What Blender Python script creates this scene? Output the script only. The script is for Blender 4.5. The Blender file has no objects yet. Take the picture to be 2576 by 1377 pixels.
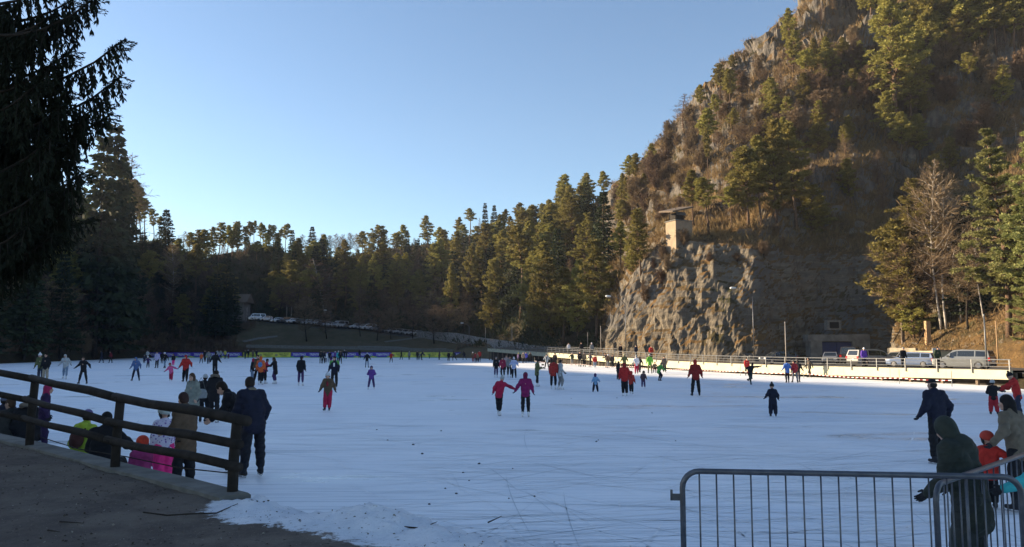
import bpy, bmesh, math, random
import numpy as np
from mathutils import Vector, Matrix, noise
from mathutils.bvhtree import BVHTree
R = math.radians
SC = bpy.context.scene
COL = SC.collection

# ---------------------------------------------------------------- camera
HC, FPX, CX, CY, YH = 2.2, 1983.0, 1288.0, 688.5, 878.0
PITCH = math.atan((YH - CY) / FPX)
CP, SP = math.cos(PITCH), math.sin(PITCH)
cam = bpy.data.cameras.new('camera'); camo = bpy.data.objects.new('camera', cam); COL.objects.link(camo)
cam.sensor_width = 36; cam.lens = 36 * FPX / 2576; cam.clip_end = 3000; cam.clip_start = 0.1
camo.location = (0, 0, HC); camo.rotation_euler = (math.pi / 2 + PITCH, 0, 0)
SC.camera = camo

def ray(x, y):
    return Vector((x - CX, FPX * CP - SP * (CY - y), FPX * SP + CP * (CY - y)))
def at(x, y, Y):                       # the point seen at pixel x, y that lies Y metres ahead
    d = ray(x, y); return Vector((0, 0, HC)) + d * (Y / d.y)
def on(x, y, z=0.0):                   # the point seen at pixel x, y on the level z
    d = ray(x, y); return Vector((0, 0, HC)) + d * ((z - HC) / d.z)
def pz(x, z, Y):                       # the point in column x, Y ahead, z high
    return Vector(((x - CX) / FPX * (Y * CP + (z - HC) * SP), Y, z))

# ---------------------------------------------------------------- light
SUN_AZ, SUN_EL = R(-72), R(14.5)
TE = math.tan(SUN_EL)
SH = (math.sin(SUN_AZ), math.cos(SUN_AZ))
W = bpy.data.worlds.new('World'); SC.world = W; W.use_nodes = True
nt = W.node_tree; bg = nt.nodes['Background']
sky = nt.nodes.new('ShaderNodeTexSky'); sky.sky_type = 'NISHITA'; sky.sun_disc = False
sky.sun_elevation = SUN_EL; sky.sun_rotation = SUN_AZ % (2 * math.pi)
sky.air_density = 1.0; sky.dust_density = .7; sky.ozone_density = 2.2; sky.altitude = 800
nt.links.new(sky.outputs[0], bg.inputs[0]); bg.inputs[1].default_value = 0.077
sl = bpy.data.lights.new('sun', 'SUN'); so = bpy.data.objects.new('sun', sl); COL.objects.link(so)
sl.energy = 5.0; sl.angle = R(0.5); sl.color = (1.0, 0.80, 0.54)
sd = Vector((SH[0] * math.cos(SUN_EL), SH[1] * math.cos(SUN_EL), math.sin(SUN_EL)))
so.rotation_euler = sd.to_track_quat('Z', 'Y').to_euler(); so.location = (-60, 60, 60)
vs = SC.view_settings; vs.view_transform = 'Standard'; vs.look = 'None'; vs.exposure = 1.6; vs.gamma = 1
SC.cycles.use_denoising = True
SC.cycles.max_bounces = 6; SC.cycles.diffuse_bounces = 3; SC.cycles.glossy_bounces = 2
SC.cycles.transparent_max_bounces = 6; SC.cycles.sample_clamp_indirect = 4

# ---------------------------------------------------------------- materials
def lin(h):
    if not isinstance(h, str): return tuple(h)[:3]
    v = [int(h[i:i + 2], 16) / 255 for i in (0, 2, 4)]
    return tuple(c / 12.92 if c < .04045 else ((c + .055) / 1.055) ** 2.4 for c in v)
class N:                                # a small node-tree writer
    def __init__(s, m): s.t = m.node_tree; s.n = s.t.nodes; s.l = s.t.links
    def add(s, ty, ins=None, **kw):
        n = s.n.new(ty)
        for k, v in kw.items(): setattr(n, k, v)
        for k, v in (ins or {}).items():
            if hasattr(v, 'is_output'): s.l.new(v, n.inputs[k])
            else: n.inputs[k].default_value = v
        return n
    def mix(s, fac, a, b):
        n = s.n.new('ShaderNodeMix'); n.data_type = 'RGBA'
        for i, v in ((0, fac), (6, a), (7, b)):
            if hasattr(v, 'is_output'): s.l.new(v, n.inputs[i])
            elif i == 0: n.inputs[0].default_value = v
            else: n.inputs[i].default_value = (*lin(v), 1)
        return n.outputs[2]
    def ramp(s, fac, a, b):             # smooth step of fac between a and b
        n = s.n.new('ShaderNodeMapRange'); n.interpolation_type = 'SMOOTHSTEP'
        s.l.new(fac, n.inputs[0]); n.inputs[1].default_value = a; n.inputs[2].default_value = b
        return n.outputs[0]
    def noise(s, scale, detail=4, vec=None, rough=.55, dist=0):
        n = s.add('ShaderNodeTexNoise', {'Scale': scale, 'Detail': detail, 'Roughness': rough, 'Distortion': dist})
        if vec is not None: s.l.new(vec, n.inputs['Vector'])
        return n.outputs['Fac']
    def math(s, op, a, b=0.0):
        n = s.n.new('ShaderNodeMath'); n.operation = op
        for i, v in ((0, a), (1, b)):
            if hasattr(v, 'is_output'): s.l.new(v, n.inputs[i])
            else: n.inputs[i].default_value = v
        return n.outputs[0]
    def mapping(s, vec, scale=(1, 1, 1), rot=(0, 0, 0)):
        n = s.n.new('ShaderNodeMapping'); s.l.new(vec, n.inputs[0])
        n.inputs['Scale'].default_value = scale; n.inputs['Rotation'].default_value = rot
        return n.outputs[0]
    def pos(s): return s.n.new('ShaderNodeNewGeometry').outputs['Position']
    def obj(s): return s.n.new('ShaderNodeTexCoord').outputs['Object']
def newmat(name):
    m = bpy.data.materials.new(name); m.use_nodes = True
    n = N(m); b = m.node_tree.nodes['Principled BSDF']
    return m, n, b
def setc(n, b, key, v):
    if hasattr(v, 'is_output'): n.l.new(v, b.inputs[key])
    elif key == 'Base Color': b.inputs[key].default_value = (*lin(v), 1)
    else: b.inputs[key].default_value = v
def bump(n, b, h, strength=.5, dist=.02):
    x = n.add('ShaderNodeBump', {'Height': h, 'Strength': strength, 'Distance': dist})
    n.l.new(x.outputs[0], b.inputs['Normal'])
MATS = {}
def mat(name, color, color2=None, scale=8.0, rough=.7, bumpy=.3, metal=0.0, spec=.4, dist=.01):
    if name in MATS: return MATS[name]
    m, n, b = newmat(name); c = lin(color)
    c2 = lin(color2) if color2 else tuple(x * .6 for x in c)
    v = n.obj(); f = n.noise(scale, 5, v)
    setc(n, b, 'Base Color', n.mix(n.ramp(f, .3, .7), c, c2))
    b.inputs['Roughness'].default_value = rough; b.inputs['Metallic'].default_value = metal
    b.inputs['Specular IOR Level'].default_value = spec
    if bumpy: bump(n, b, n.noise(scale * 4, 4, v), bumpy, dist)
    MATS[name] = m; return m
def cloth(c):
    key = 'cloth ' + str(c)
    if key in MATS: return MATS[key]
    m, n, b = newmat('cloth'); c = lin(c)
    v = n.obj(); f = n.noise(9, 4, v)
    setc(n, b, 'Base Color', n.mix(n.ramp(f, .3, .75), tuple(x * 1.08 for x in c), tuple(x * .7 for x in c)))
    b.inputs['Roughness'].default_value = .75; b.inputs['Specular IOR Level'].default_value = .25
    w = n.noise(7, 3, n.mapping(v, (1, 1, 2.4)), .5, .6)
    bump(n, b, w, .55, .03)
    MATS[key] = m; return m

# ---------------------------------------------------------------- objects
def tag(o, label=None, cat=None, group=None, kind=None):
    if label: o['label'] = label
    if cat: o['category'] = cat
    if group: o['group'] = group
    if kind: o['kind'] = kind
    return o
def link(name, data, parent=None):
    o = bpy.data.objects.new(name, data); COL.objects.link(o)
    if parent: o.parent = parent
    return o
def empty(name, loc=(0, 0, 0), rz=0.0):
    o = link(name, None); o.location = loc; o.rotation_euler = (0, 0, rz); o.empty_display_size = .2
    return o
def mesh(name, V, F, mats, idx=None, smooth=False):
    V = np.asarray(V, dtype=np.float32).reshape(-1, 3)
    me = bpy.data.meshes.new(name)
    if isinstance(F, np.ndarray):
        k = F.shape[1]; lens = np.full(len(F), k, dtype=np.int32); flat = F.reshape(-1).astype(np.int32)
    else:
        lens = np.array([len(f) for f in F], dtype=np.int32); flat = np.array([i for f in F for i in f], dtype=np.int32)
    me.vertices.add(len(V)); me.vertices.foreach_set('co', V.reshape(-1))
    me.loops.add(len(flat)); me.loops.foreach_set('vertex_index', flat)
    me.polygons.add(len(lens))
    st = np.zeros(len(lens), dtype=np.int32); st[1:] = np.cumsum(lens)[:-1]
    me.polygons.foreach_set('loop_start', st); me.polygons.foreach_set('loop_total', lens)
    for m in (mats if isinstance(mats, (list, tuple)) else [mats]): me.materials.append(m)
    if idx is not None: me.polygons.foreach_set('material_index', np.asarray(idx, dtype=np.int32))
    me.polygons.foreach_set('use_smooth', np.full(len(lens), bool(smooth)))
    me.update(calc_edges=True); me.validate()
    return me
class MB:                               # collects boxes, tubes and plates into one mesh
    def __init__(s): s.v = []; s.f = []; s.i = []; s.m = 0
    def poly(s, pts, faces):
        o = len(s.v); s.v += [tuple(p) for p in pts]
        for f in faces: s.f.append([o + k for k in f]); s.i.append(s.m)
    def box(s, c, d, rot=None):         # centre, full sizes
        c = Vector(c); h = Vector(d) / 2; P = []
        for sx in (-1, 1):
            for sy in (-1, 1):
                for sz in (-1, 1):
                    p = Vector((sx * h.x, sy * h.y, sz * h.z))
                    P.append(c + (rot @ p if rot else p))
        s.poly(P, [(0, 1, 3, 2), (4, 6, 7, 5), (0, 4, 5, 1), (2, 3, 7, 6), (0, 2, 6, 4), (1, 5, 7, 3)])
    def bar(s, a, b, w, h, up=(0, 0, 1)):     # a box from a to b
        a, b = Vector(a), Vector(b); t = (b - a); L = t.length; t.normalize()
        x = t.cross(Vector(up))
        if x.length < 1e-4: x = t.cross(Vector((1, 0, 0)))
        x.normalize(); u = x.cross(t)
        s.box((a + b) / 2, (w, L, h), Matrix((x, t, u)).transposed())
    def tube(s, pts, rad, n=8, caps=True):
        pts = [Vector(p) for p in pts]; K = len(pts)
        if not hasattr(rad, '__len__'): rad = [rad] * K
        rings = []; up = Vector((0.3, 0.2, 1)).normalized()
        for i, p in enumerate(pts):
            t = (pts[min(i + 1, K - 1)] - pts[max(i - 1, 0)]).normalized()
            x = t.cross(up)
            if x.length < .1: x = t.cross(Vector((1, 0, 0)))
            x.normalize(); y = x.cross(t)
            rings += [p + (x * math.cos(a) + y * math.sin(a)) * rad[i] for a in [2 * math.pi * k / n for k in range(n)]]
        F = [(i * n + k, i * n + (k + 1) % n, (i + 1) * n + (k + 1) % n, (i + 1) * n + k) for i in range(K - 1) for k in range(n)]
        if caps: F += [tuple(range(n))[::-1], tuple((K - 1) * n + k for k in range(n))]
        s.poly(rings, F)
    def lathe(s, prof, n=12, c=(0, 0, 0), axis='z'):
        V = []
        for r, z in prof:
            for k in range(n):
                a = 2 * math.pi * k / n; p = (r * math.cos(a), r * math.sin(a), z)
                if axis == 'x': p = (p[2], p[0], p[1])
                V.append((p[0] + c[0], p[1] + c[1], p[2] + c[2]))
        K = len(prof)
        F = [(i * n + k, i * n + (k + 1) % n, (i + 1) * n + (k + 1) % n, (i + 1) * n + k) for i in range(K - 1) for k in range(n)]
        F += [tuple(range(n))[::-1], tuple((K - 1) * n + k for k in range(n))]
        s.poly(V, F)
    def obj(s, name, mats, parent=None, smooth=False):
        return link(name, mesh(name, s.v, s.f, mats, s.i, smooth), parent)
def interp_rows(xs, rows, x):
    k = int(np.clip(np.searchsorted(xs, x) - 1, 0, len(xs) - 2)); t = (x - xs[k]) / (xs[k + 1] - xs[k])
    t = t * t * (3 - 2 * t) * .35 + t * .65
    return rows[k] * (1 - t) + rows[k + 1] * t
def fbm(p, o=4, h=.5): return noise.fractal(p, h, 2.0, o)
# ---------------------------------------------------------------- the lie of the land
BOUND = [(27.3, 45.6), (24.6, 52.2), (20.2, 58.6), (17.8, 62.2), (12.9, 69.8), (9.3, 82.6), (2.2, 98.3), (-15, 130.5)]     # the edge of the shade on the ice
BQ = [SH[1] * x - SH[0] * y for x, y in BOUND]; BA = [SH[0] * x + SH[1] * y for x, y in BOUND]
BQ = [BQ[0] - 100, BQ[0] - 4] + BQ + [BQ[-1] + 5, BQ[-1] + 45, BQ[-1] + 120]; BA = [BA[0] - 95, BA[0] - 8] + BA + [2, 0, 40]
def ridge_h(x, Y):                     # how high the western ridge stands to shade the ice up to its sunlit strip
    X = (x - CX) / FPX * Y * CP; q = SH[1] * X - SH[0] * Y; a = SH[0] * X + SH[1] * Y
    return min(78.0, (a - np.interp(q, BQ, BA)) * TE)
Z = lambda z, Y: ('z', z, Y)
def left(Y0, D, Ys):                   # a forest slope outside the frame
    return [Z(-.15, Y0)] + [Z(z, y) for z, y in zip(D, Ys)]
CT = {}
def RH(x, c):  # shapes the unseen slope and ridge so the shadow ends at the sunlit strip
    c[8] = Z(ridge_h(x, c[8][2]), c[8][2])
    for i in range(3, 8): c[i] = Z(max(.5, min(c[i][1], ridge_h(x, c[i][2]) - 1.0)), c[i][2])
    return c
CT[-6000] = left(6, (.8, 1.5, 3, 10, 18, 32, 45, 56, 30), (6.5, 8, 10, 14, 18, 24, 30, 36, 60))
CT[-2678] = RH(-2678, left(15, (.8, 1.5, 3, 10, 20, 33, 47, 58, 30), (16, 18, 21, 28, 36, 46, 56, 66, 100)))
CT[-1091] = RH(-1091, left(50, (.8, 2, 4, 11, 21, 34, 47, 58, 30), (51.5, 54, 58, 68, 80, 95, 110, 125, 180)))
CT[-447] = RH(-447, left(80, (.8, 2, 4, 11, 20, 31, 42, 53, 30), (82, 85, 90, 102, 115, 132, 148, 165, 220)))
CT[-200] = RH(-200, left(100, (.8, 2, 4, 11, 20, 30, 40, 50, 28), (102, 106, 111, 122, 134, 148, 163, 180, 240)))
def L2(x, Y0, ys, Yr, backz=22):
    ys = [Z(min(at(x, y, Y).z, max(1.0, ridge_h(x, Y) - .6)), Y) for y, Y in ys]
    return [Z(-.15, Y0), Z(.9, Y0 + 2)] + ys + [Z(ridge_h(x, Yr), Yr), Z(backz, Yr + 75)]
CT[0] = L2(0, 118, [(868, 124), (840, 129), (780, 138), (720, 148), (650, 160), (570, 175)], 190)
CT[100] = L2(100, 132, [(868, 139), (842, 144), (785, 152), (730, 162), (660, 172), (580, 184)], 197)
CT[200] = L2(200, 150, [(868, 156), (845, 160), (790, 167), (740, 175), (690, 184), (625, 194)], 204, 18)
CT[300] = [Z(-.15, 178), Z(.9, 180), (872, 183), (850, 186), (800, 191), (755, 197), (710, 203), (665, 208), (612, 214), Z(15, 285)]
def M(Y0, ys, Yb=None): return [Z(-.15, Y0), Z(.5, Y0 + 2)] + ys + [Z(14, (Yb or ys[-1][1] + 60))]
CT[400] = M(200, [(880, 205), (858, 209), (805, 214), (755, 220), (705, 226), (655, 232), (605, 238)])
CT[500] = M(200, [(882, 206), (864, 210), (820, 217), (770, 225), (725, 233), (690, 241), (652, 250)])
CT[560] = M(200, [(880, 208), (830, 222), (800, 230), (757, 239), (715, 247), (675, 256), (640, 264)])
CT[610] = M(200, [(882, 209), (812, 227), (795, 236), (748, 245), (705, 253), (662, 262), (632, 271)])
CT[625] = M(200, [(882, 209), (810, 228), (795, 236), (748, 246), (702, 254), (655, 263), (616, 272)])
CT[705] = M(200, [(882, 209), (815, 228), (802, 236), (750, 248), (702, 257), (660, 266), (620, 276)])
CT[725] = M(200, [(882, 209), (817, 228), (804, 236), (750, 249), (702, 259), (670, 270), (650, 282)])
CT[900] = M(200, [(882, 209), (832, 228), (819, 236), (767, 252), (717, 266), (672, 282), (642, 300)])
CT[1050] = M(200, [(882, 208), (848, 224), (836, 231), (778, 249), (722, 266), (667, 284), (617, 305)])
CT[1130] = M(196, [(882, 204), (862, 212), (842, 216), (778, 232), (722, 250), (660, 274), (605, 296)])
CT[1200] = M(184, [(880, 190), (874, 196), (848, 203), (780, 222), (714, 242), (645, 266), (590, 290)])
CT[1300] = M(152, [(881, 160), (879, 168), (862, 177), (786, 196), (712, 220), (632, 246), (575, 272)])
CT[1400] = M(119, [Z(.4, 128), (882, 140), (866, 147), (786, 166), (704, 190), (622, 218), (552, 250)])
CT[1500] = M(102, [Z(.3, 112), (886, 124), (872, 129), (800, 146), (704, 170), (602, 198), (506, 228)])
CT[1519] = M(100, [Z(.3, 110), (887, 121), (874, 125), (796, 143), (700, 167), (590, 196), (492, 225)])
CT[1528] = M(99, [Z(.3, 109), Z(.35, 118), (838, 122), (815, 126), (740, 150), (640, 175), (520, 205), ][:6] + [(486, 222)])
CT[1545] = M(98, [Z(.3, 107), Z(.35, 116.5), (770, 121), (757, 127), (680, 150), (580, 180), (470, 217)])
CT[1570] = M(96, [Z(.3, 105), Z(.35, 115), (718, 120.5), (708, 130), (640, 152), (545, 180), (445, 212)])
CT[1600] = M(94, [Z(.3, 102), Z(.35, 113.5), (682, 119.5), (670, 130), (600, 150), (505, 176), (415, 207)])
CT[1650] = M(88, [Z(.3, 98), Z(.35, 110.5), (626, 117), (608, 126), (540, 146), (455, 170), (372, 201)])
CT[1690] = M(84, [Z(.3, 95), Z(.35, 108), (606, 114), (592, 122), (524, 141), (428, 164), (332, 196)])
CT[1750] = M(77, [Z(.3, 92), Z(.35, 106), (606, 112), (574, 121), (496, 139), (388, 162), (268, 193)])
CT[1800] = M(73, [Z(.3, 90), Z(.35, 104.5), (612, 111), (565, 120), (480, 137), (350, 159), (236, 191)])
CT[1900] = M(67, [Z(.3, 86), Z(.35, 102.3), (626, 109), (556, 118), (450, 136), (290, 157), (148, 189)])
CT[1940] = M(65.5, [Z(.3, 86), Z(.35, 103), (634, 109.6), (552, 118), (440, 136), (265, 156), (92, 188)])
CT[2000] = M(63.5, [Z(.3, 84), Z(.35, 104.6), (640, 111), (548, 118), (430, 135), (240, 155), (42, 188)])
CT[2060] = M(61, [Z(.3, 82), Z(.35, 106.5), (636, 112.5), (545, 121), (420, 136), (200, 155), (-90, 190)])
CT[2150] = M(57, [Z(.3, 80), Z(.35, 106), (640, 112), (545, 120), (405, 136), (170, 156), (-200, 195)])
CT[2230] = M(53, [Z(.3, 78), Z(.35, 102.5), (655, 108.5), (560, 118), (405, 137), (150, 157), (-280, 200)])
CT[2260] = M(52, [Z(.3, 94.2), Z(1.6, 95.5), (760, 105), (660, 115), (480, 133), (210, 155), (-300, 199)])
CT[2330] = M(50, [Z(.3, 89.3), Z(1.7, 90.5), (800, 99), (690, 110), (500, 129), (240, 152), (-300, 197)])
CT[2420] = M(47, [Z(.3, 83.8), Z(1.6, 85), (805, 93), (690, 105), (500, 125), (250, 148), (-300, 195)])
CT[2500] = M(45.5, [Z(.3, 77), (872, 80), (800, 88), (690, 101), (500, 121), (250, 145), (-300, 192)])
CT[2576] = M(43, [Z(.3, 73.5), (858, 76), (788, 84), (680, 97), (500, 118), (250, 142), (-300, 190)])
CT[2900] = M(33, [Z(.3, 61), (850, 64), (770, 73), (660, 86), (480, 106), (230, 130), (-320, 178)])
CT[5200] = [Z(-.15, 10), Z(.5, 11), Z(.5, 18), Z(1.5, 23), Z(5, 28), Z(12, 34), Z(25, 42), Z(40, 52), Z(70, 75), Z(30, 110)]
for x in CT:                           # the bank lies back under the walkway
    if 1350 < x < 2560: y_ = CT[x][0][2]; CT[x][0] = Z(-.15, y_ + 2.8); CT[x][1] = Z(.3, y_ + 4.6)
XS = sorted(CT)
def ctl(x, c):
    return np.array([list(pz(x, c_[1], c_[2])) if c_[0] == 'z' else list(at(x, *c_)) for c_ in c])
ROWS = [ctl(x, CT[x]) for x in XS]
XS = np.array(XS, dtype=float)
SEG = [3, 5, 5, 40, 12, 22, 26, 24, 5]        # rows of faces between the controls
gx = list(np.arange(-6000, -2600, 90)) + list(np.arange(-2600, -100, 40)) + list(np.arange(-100, 2700, 4.5)) + list(np.arange(2700, 5201, 60))
TV = []; TI = []; VROW = []
for x in (-1900, -700, -320):          # more columns where the ridge casts its shade
    k = int(np.searchsorted(XS, x)); c = interp_rows(XS, ROWS, x); Yr = c[8][1]; c[8] = np.array(pz(x, ridge_h(x, Yr), Yr)); c[3:8] = [np.array((q_[0], q_[1], max(.5, min(q_[2], ridge_h(x, q_[1]) - 1)))) for q_ in c[3:8]]; XS = np.insert(XS, k, x); ROWS.insert(k, c)
for j, x in enumerate(gx):
    c = interp_rows(XS, ROWS, x); col = []
    for s, n in enumerate(SEG):
        for k in range(n):
            t = k / n; col.append((c[s] * (1 - t) + c[s + 1] * t, s + t))
    col.append((c[-1], 9.0)); TV.append(col)
NV = len(TV[0]); NU = len(gx)
P0 = np.array([[p for p, v in col] for col in TV]); VV = [v for p, v in TV[0]]
du = np.gradient(P0, axis=0); dv = np.gradient(P0, axis=1)
NRM = np.cross(du, dv); NRM /= np.linalg.norm(NRM, axis=2, keepdims=True) + 1e-9
for j in range(NU):
    x = gx[j]
    for i in range(NV):
        v = VV[i]
        if v < 1.5 or j == 0: continue
        p = Vector(P0[j, i]); n = Vector(NRM[j, i])
        if n.z < 0: n = -n
        w = min(1, (v - 1.5) / 1.2)
        if x > 1500:
            if 2.0 <= v <= 3.0 and x > 1450: w = 0.0
            cl = max(0, min(1, (x - 1490) / 60))
            steep = max(0.0, 1 - abs(n.z) / .75)
            q = Vector((p.x * .13, p.y * .13, p.z * .045))         # upright buttresses and clefts
            s = Vector((p.x * .05, p.y * .05, p.z * .60))         # beds of rock
            rg = 1 - abs(noise.noise(q * 1.7)) * 2
            cf = .85 if v < 4.1 else 1.0
            d = cf * (2.2 * fbm(q, 4) * (.35 + steep) + 1.0 * rg * steep) + .5 * fbm(s, 3) * steep + (.75 * fbm(p * .4, 4, .8) + .5 * fbm(p * 1.4, 3, .8)) * (.4 + steep * .6)
            c0, cpts = noise.voronoi(Vector((p.x * .30 + .12 * p.z, p.y * .30, p.z * .17)))       # broken blocks with flat faces
            hv = noise.cell_vector(cpts[0] * 7.31)
            d += (1.5 * (hv.x - .5) + 1.3 * ((p * .3 - cpts[0]).dot(hv - Vector((.5, .5, .5))))) * (.25 + .75 * steep) * (.42 if v < 4.1 else .22)
            if c0[1] - c0[0] < .10: d -= .55 * steep
            c1, cp1 = noise.voronoi(Vector((p.x * 1.0, p.y * 1.0, p.z * .42))); d += .55 * (noise.cell_vector(cp1[0] * 5.17).x - .5) * (.2 + .8 * steep)
            d *= .5 if v < 4.1 else .7
            if v > 4.2:                 # ledges and outcrops on the upper slope
                k = (p.z - .42 * p.x + 9 * noise.noise(Vector((p.x * .028, p.y * .028, p.z * .02)))) / 13.0; fr = k - math.floor(k)
                lump = max(0, noise.noise(Vector((p.x * .035 + 9, p.y * .035, p.z * .03))) + .35)
                d += 11 * lump * (min(1, fr / .80) - max(0, (fr - .80) / .20) - .5) * min(1, (v - 4.2) * 2)
                d += 1.6 * fbm(p * .14, 4, .7)
            w *= min(1, max(0, (v - 3.0) / .12)) if v < 4 else 1
            P0[j, i] += np.array(n * d * w * cl)
        else:
            a = .8 if v > 3 else .25
            if x < 290 and v > 6.5: a = .12
            if 600 < x < 1150 and v < 4: a *= .35
            P0[j, i] += np.array(n * (a * fbm(p * .09, 4) + .25 * a * fbm(p * .5, 3)) * w)
idx = np.arange(NU * NV).reshape(NU, NV)
TF = np.stack([idx[:-1, :-1], idx[1:, :-1], idx[1:, 1:], idx[:-1, 1:]], axis=-1).reshape(-1, 4)
fx = np.repeat(np.array(gx[:-1]), NV - 1); fv = np.tile(np.array(VV[:-1]), NU - 1)
TMI = np.zeros(len(TF), dtype=np.int32)               # 0 forest floor and the darkened bank under the walkway, 1 meadow, 2 hillside and rock
TMI[(fx > 560) & (fx < 1500) & (fv < 3.2)] = 1
TMI[fx >= 1505] = 2; TMI[(fx >= 1300) & (fv < 1.6)] = 0; TMI[(fx >= 1150) & (fx < 1520) & (fv >= 2.9) & (fv < 4)] = 2  # bank under the walkway takes the dark forest floor to paint its shade
TVf = P0.reshape(-1, 3)

def ground_mat(name, c1, c2, c3, sc=.5):
    m, n, b = newmat(name); p = n.pos()
    f = n.mix(n.ramp(n.noise(sc, 6, p, .6), .35, .65), c1, c2)
    f = n.mix(n.ramp(n.noise(sc * 6, 5, p, .7), .45, .7), f, c3)
    setc(n, b, 'Base Color', f); b.inputs['Roughness'].default_value = .95; b.inputs['Specular IOR Level'].default_value = .1
    bump(n, b, n.noise(sc * 9, 6, p, .75), 1.0, .25); return m
M_forest = ground_mat('forest_floor', (.035, .03, .018), (.06, .045, .025), (.025, .03, .014))
M_meadow = ground_mat('winter_meadow', (.10, .085, .05), (.14, .11, .07), (.085, .085, .045), .35)
def hill_mat():
    m, n, b = newmat('hillside_rock_and_scrub'); p = n.pos()
    g = n.n.new('ShaderNodeNewGeometry'); sx = n.add('ShaderNodeSeparateXYZ', {0: g.outputs['Normal']})
    # rock: beds, cracks and stains
    beds = n.noise(1.0, 7, n.mapping(p, (.10, .10, .75)), .65, 1.2)
    crack = n.noise(1.0, 8, n.mapping(p, (.55, .55, .13)), .7, 1.5)
    rock = n.mix(n.ramp(beds, .3, .7), (.28, .237, .178), (.155, .133, .108))
    rock = n.mix(n.ramp(crack, .52, .68), rock, (.09, .078, .066))
    rock = n.mix(n.ramp(n.noise(.09, 5, p, .6), .5, .68), rock, (.17, .16, .15))
    rock = n.mix(n.math('MULTIPLY', n.ramp(n.noise(1.6, 6, p, .7), .55, .72), .8), rock, (.36, .305, .225))
    # scrub and dry grass
    scr = n.mix(n.ramp(n.noise(.35, 6, p, .65), .35, .65), (.21, .125, .052), (.10, .072, .04))
    scr = n.mix(n.ramp(n.noise(2.2, 6, p, .75), .5, .7), scr, (.27, .175, .075))
    scr = n.mix(n.ramp(n.noise(.12, 5, p, .6), .52, .66), scr, (.075, .07, .035))
    nz = n.math('ADD', sx.outputs['Z'], n.math('MULTIPLY', n.math('SUBTRACT', n.noise(.5, 6, p, .7), .5), .75))
    up = n.add('ShaderNodeSeparateXYZ', {0: p}).outputs['Z']
    dk_ = n.mix(n.ramp(crack, .40, .62), (.20, .175, .15), (.085, .078, .072)); dk_ = n.mix(n.ramp(n.noise(.5, 6, p, .7), .56, .70), dk_, (.34, .29, .22))
    rock = n.mix(n.math('MULTIPLY', n.ramp(n.math('ADD', up, n.math('MULTIPLY', n.noise(.08, 3, p), 14)), 26, 36), .85), rock, dk_)
    setc(n, b, 'Base Color', n.mix(n.ramp(nz, .37, .55), rock, scr))
    b.inputs['Roughness'].default_value = .95; b.inputs['Specular IOR Level'].default_value = .1
    h = n.math('ADD', n.math('MULTIPLY', beds, .6), n.math('ADD', crack, n.noise(2.5, 7, p, .75)))
    bump(n, b, h, 1.0, .55); return m
M_hill = hill_mat()
tme = mesh('terrain', TVf, TF, [M_forest, M_meadow, M_hill], TMI, True); tme.polygons.foreach_set('use_smooth', TMI != 2)
terrain = tag(link('terrain', tme), kind='structure')
BVH = BVHTree.FromPolygons([tuple(v) for v in TVf], [tuple(f) for f in TF])
def hit(x, y):                         # where the line of sight through a pixel meets the ground
    d = ray(x, y).normalized(); r = BVH.ray_cast(Vector((0, 0, HC)), d)
    return r[0]
def drop(X, Y, z=400):
    r = BVH.ray_cast(Vector((X, Y, z)), Vector((0, 0, -1))); return r[0]
gm = mesh('ground', [(-450, -450, -1.2), (450, -450, -1.2), (450, 450, -1.2), (-450, 450, -1.2)], [(0, 1, 2, 3)], M_forest)
tag(link('ground', gm), kind='structure')

# ---------------------------------------------------------------- ice
def ice_mat():
    m, n, b = newmat('snow_dusted_ice'); p = n.pos()
    patch = n.noise(.16, 6, n.mapping(p, (.55, 1.3, 1), (0, 0, .25)), .62, 1.0)
    fine = n.noise(1.3, 7, n.mapping(p, (.5, 1.6, 1), (0, 0, -.15)), .7, .6)
    scr = None
    for k, (r, s) in enumerate(((.12, 9), (-.32, 11), (.75, 7), (1.35, 10), (-1.0, 12))):
        q = n.mapping(p, (.22, s, 1), (0, 0, r))
        a = n.ramp(n.noise(1.0, 3, q, .5, .35), .60, .68)
        scr = a if scr is None else n.math('MAXIMUM', scr, a)
    near = n.ramp(n.noise(.5, 5, p, .7), .5, .62)
    worn = n.ramp(n.noise(.045, 5, n.mapping(p, (1, 1.4, 1), (0, 0, .5)), .6, .8), .45, .62)
    base = n.mix(n.math('MULTIPLY', n.ramp(patch, .36, .62), n.math('ADD', .35, n.math('MULTIPLY', worn, .9))), (.92, .94, .97), (.80, .85, .92))
    base = n.mix(n.math('MULTIPLY', n.ramp(fine, .5, .75), .5), base, (.95, .95, .95))
    base = n.mix(n.math('MULTIPLY', scr, .42), base, (.40, .45, .50))
    base = n.mix(n.math('MULTIPLY', near, n.math('MULTIPLY', n.ramp(n.noise(9, 4, n.mapping(p, (.35, 1.4, 1), (0, 0, .3)), .7), .58, .7), .6)), base, (.24, .26, .27))
    setc(n, b, 'Base Color', base)
    glaze = n.ramp(n.noise(.35, 6, n.mapping(p, (.4, 1.2, 1), (0, 0, -.2)), .65, .8), .52, .66)
    setc(n, b, 'Roughness', n.math('SUBTRACT', .62, n.math('MULTIPLY', glaze, .42)))
    b.inputs['Specular IOR Level'].default_value = .5
    bump(n, b, n.math('ADD', n.math('MULTIPLY', fine, 1.0), n.math('MULTIPLY', scr, -.35)), .35, .012)
    return m
M_ice = ice_mat()
tag(link('ice', mesh('ice', [(-160, -25, 0), (120, -25, 0), (120, 215, 0), (-160, 215, 0)], [(0, 1, 2, 3)], M_ice)), kind='structure')

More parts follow.
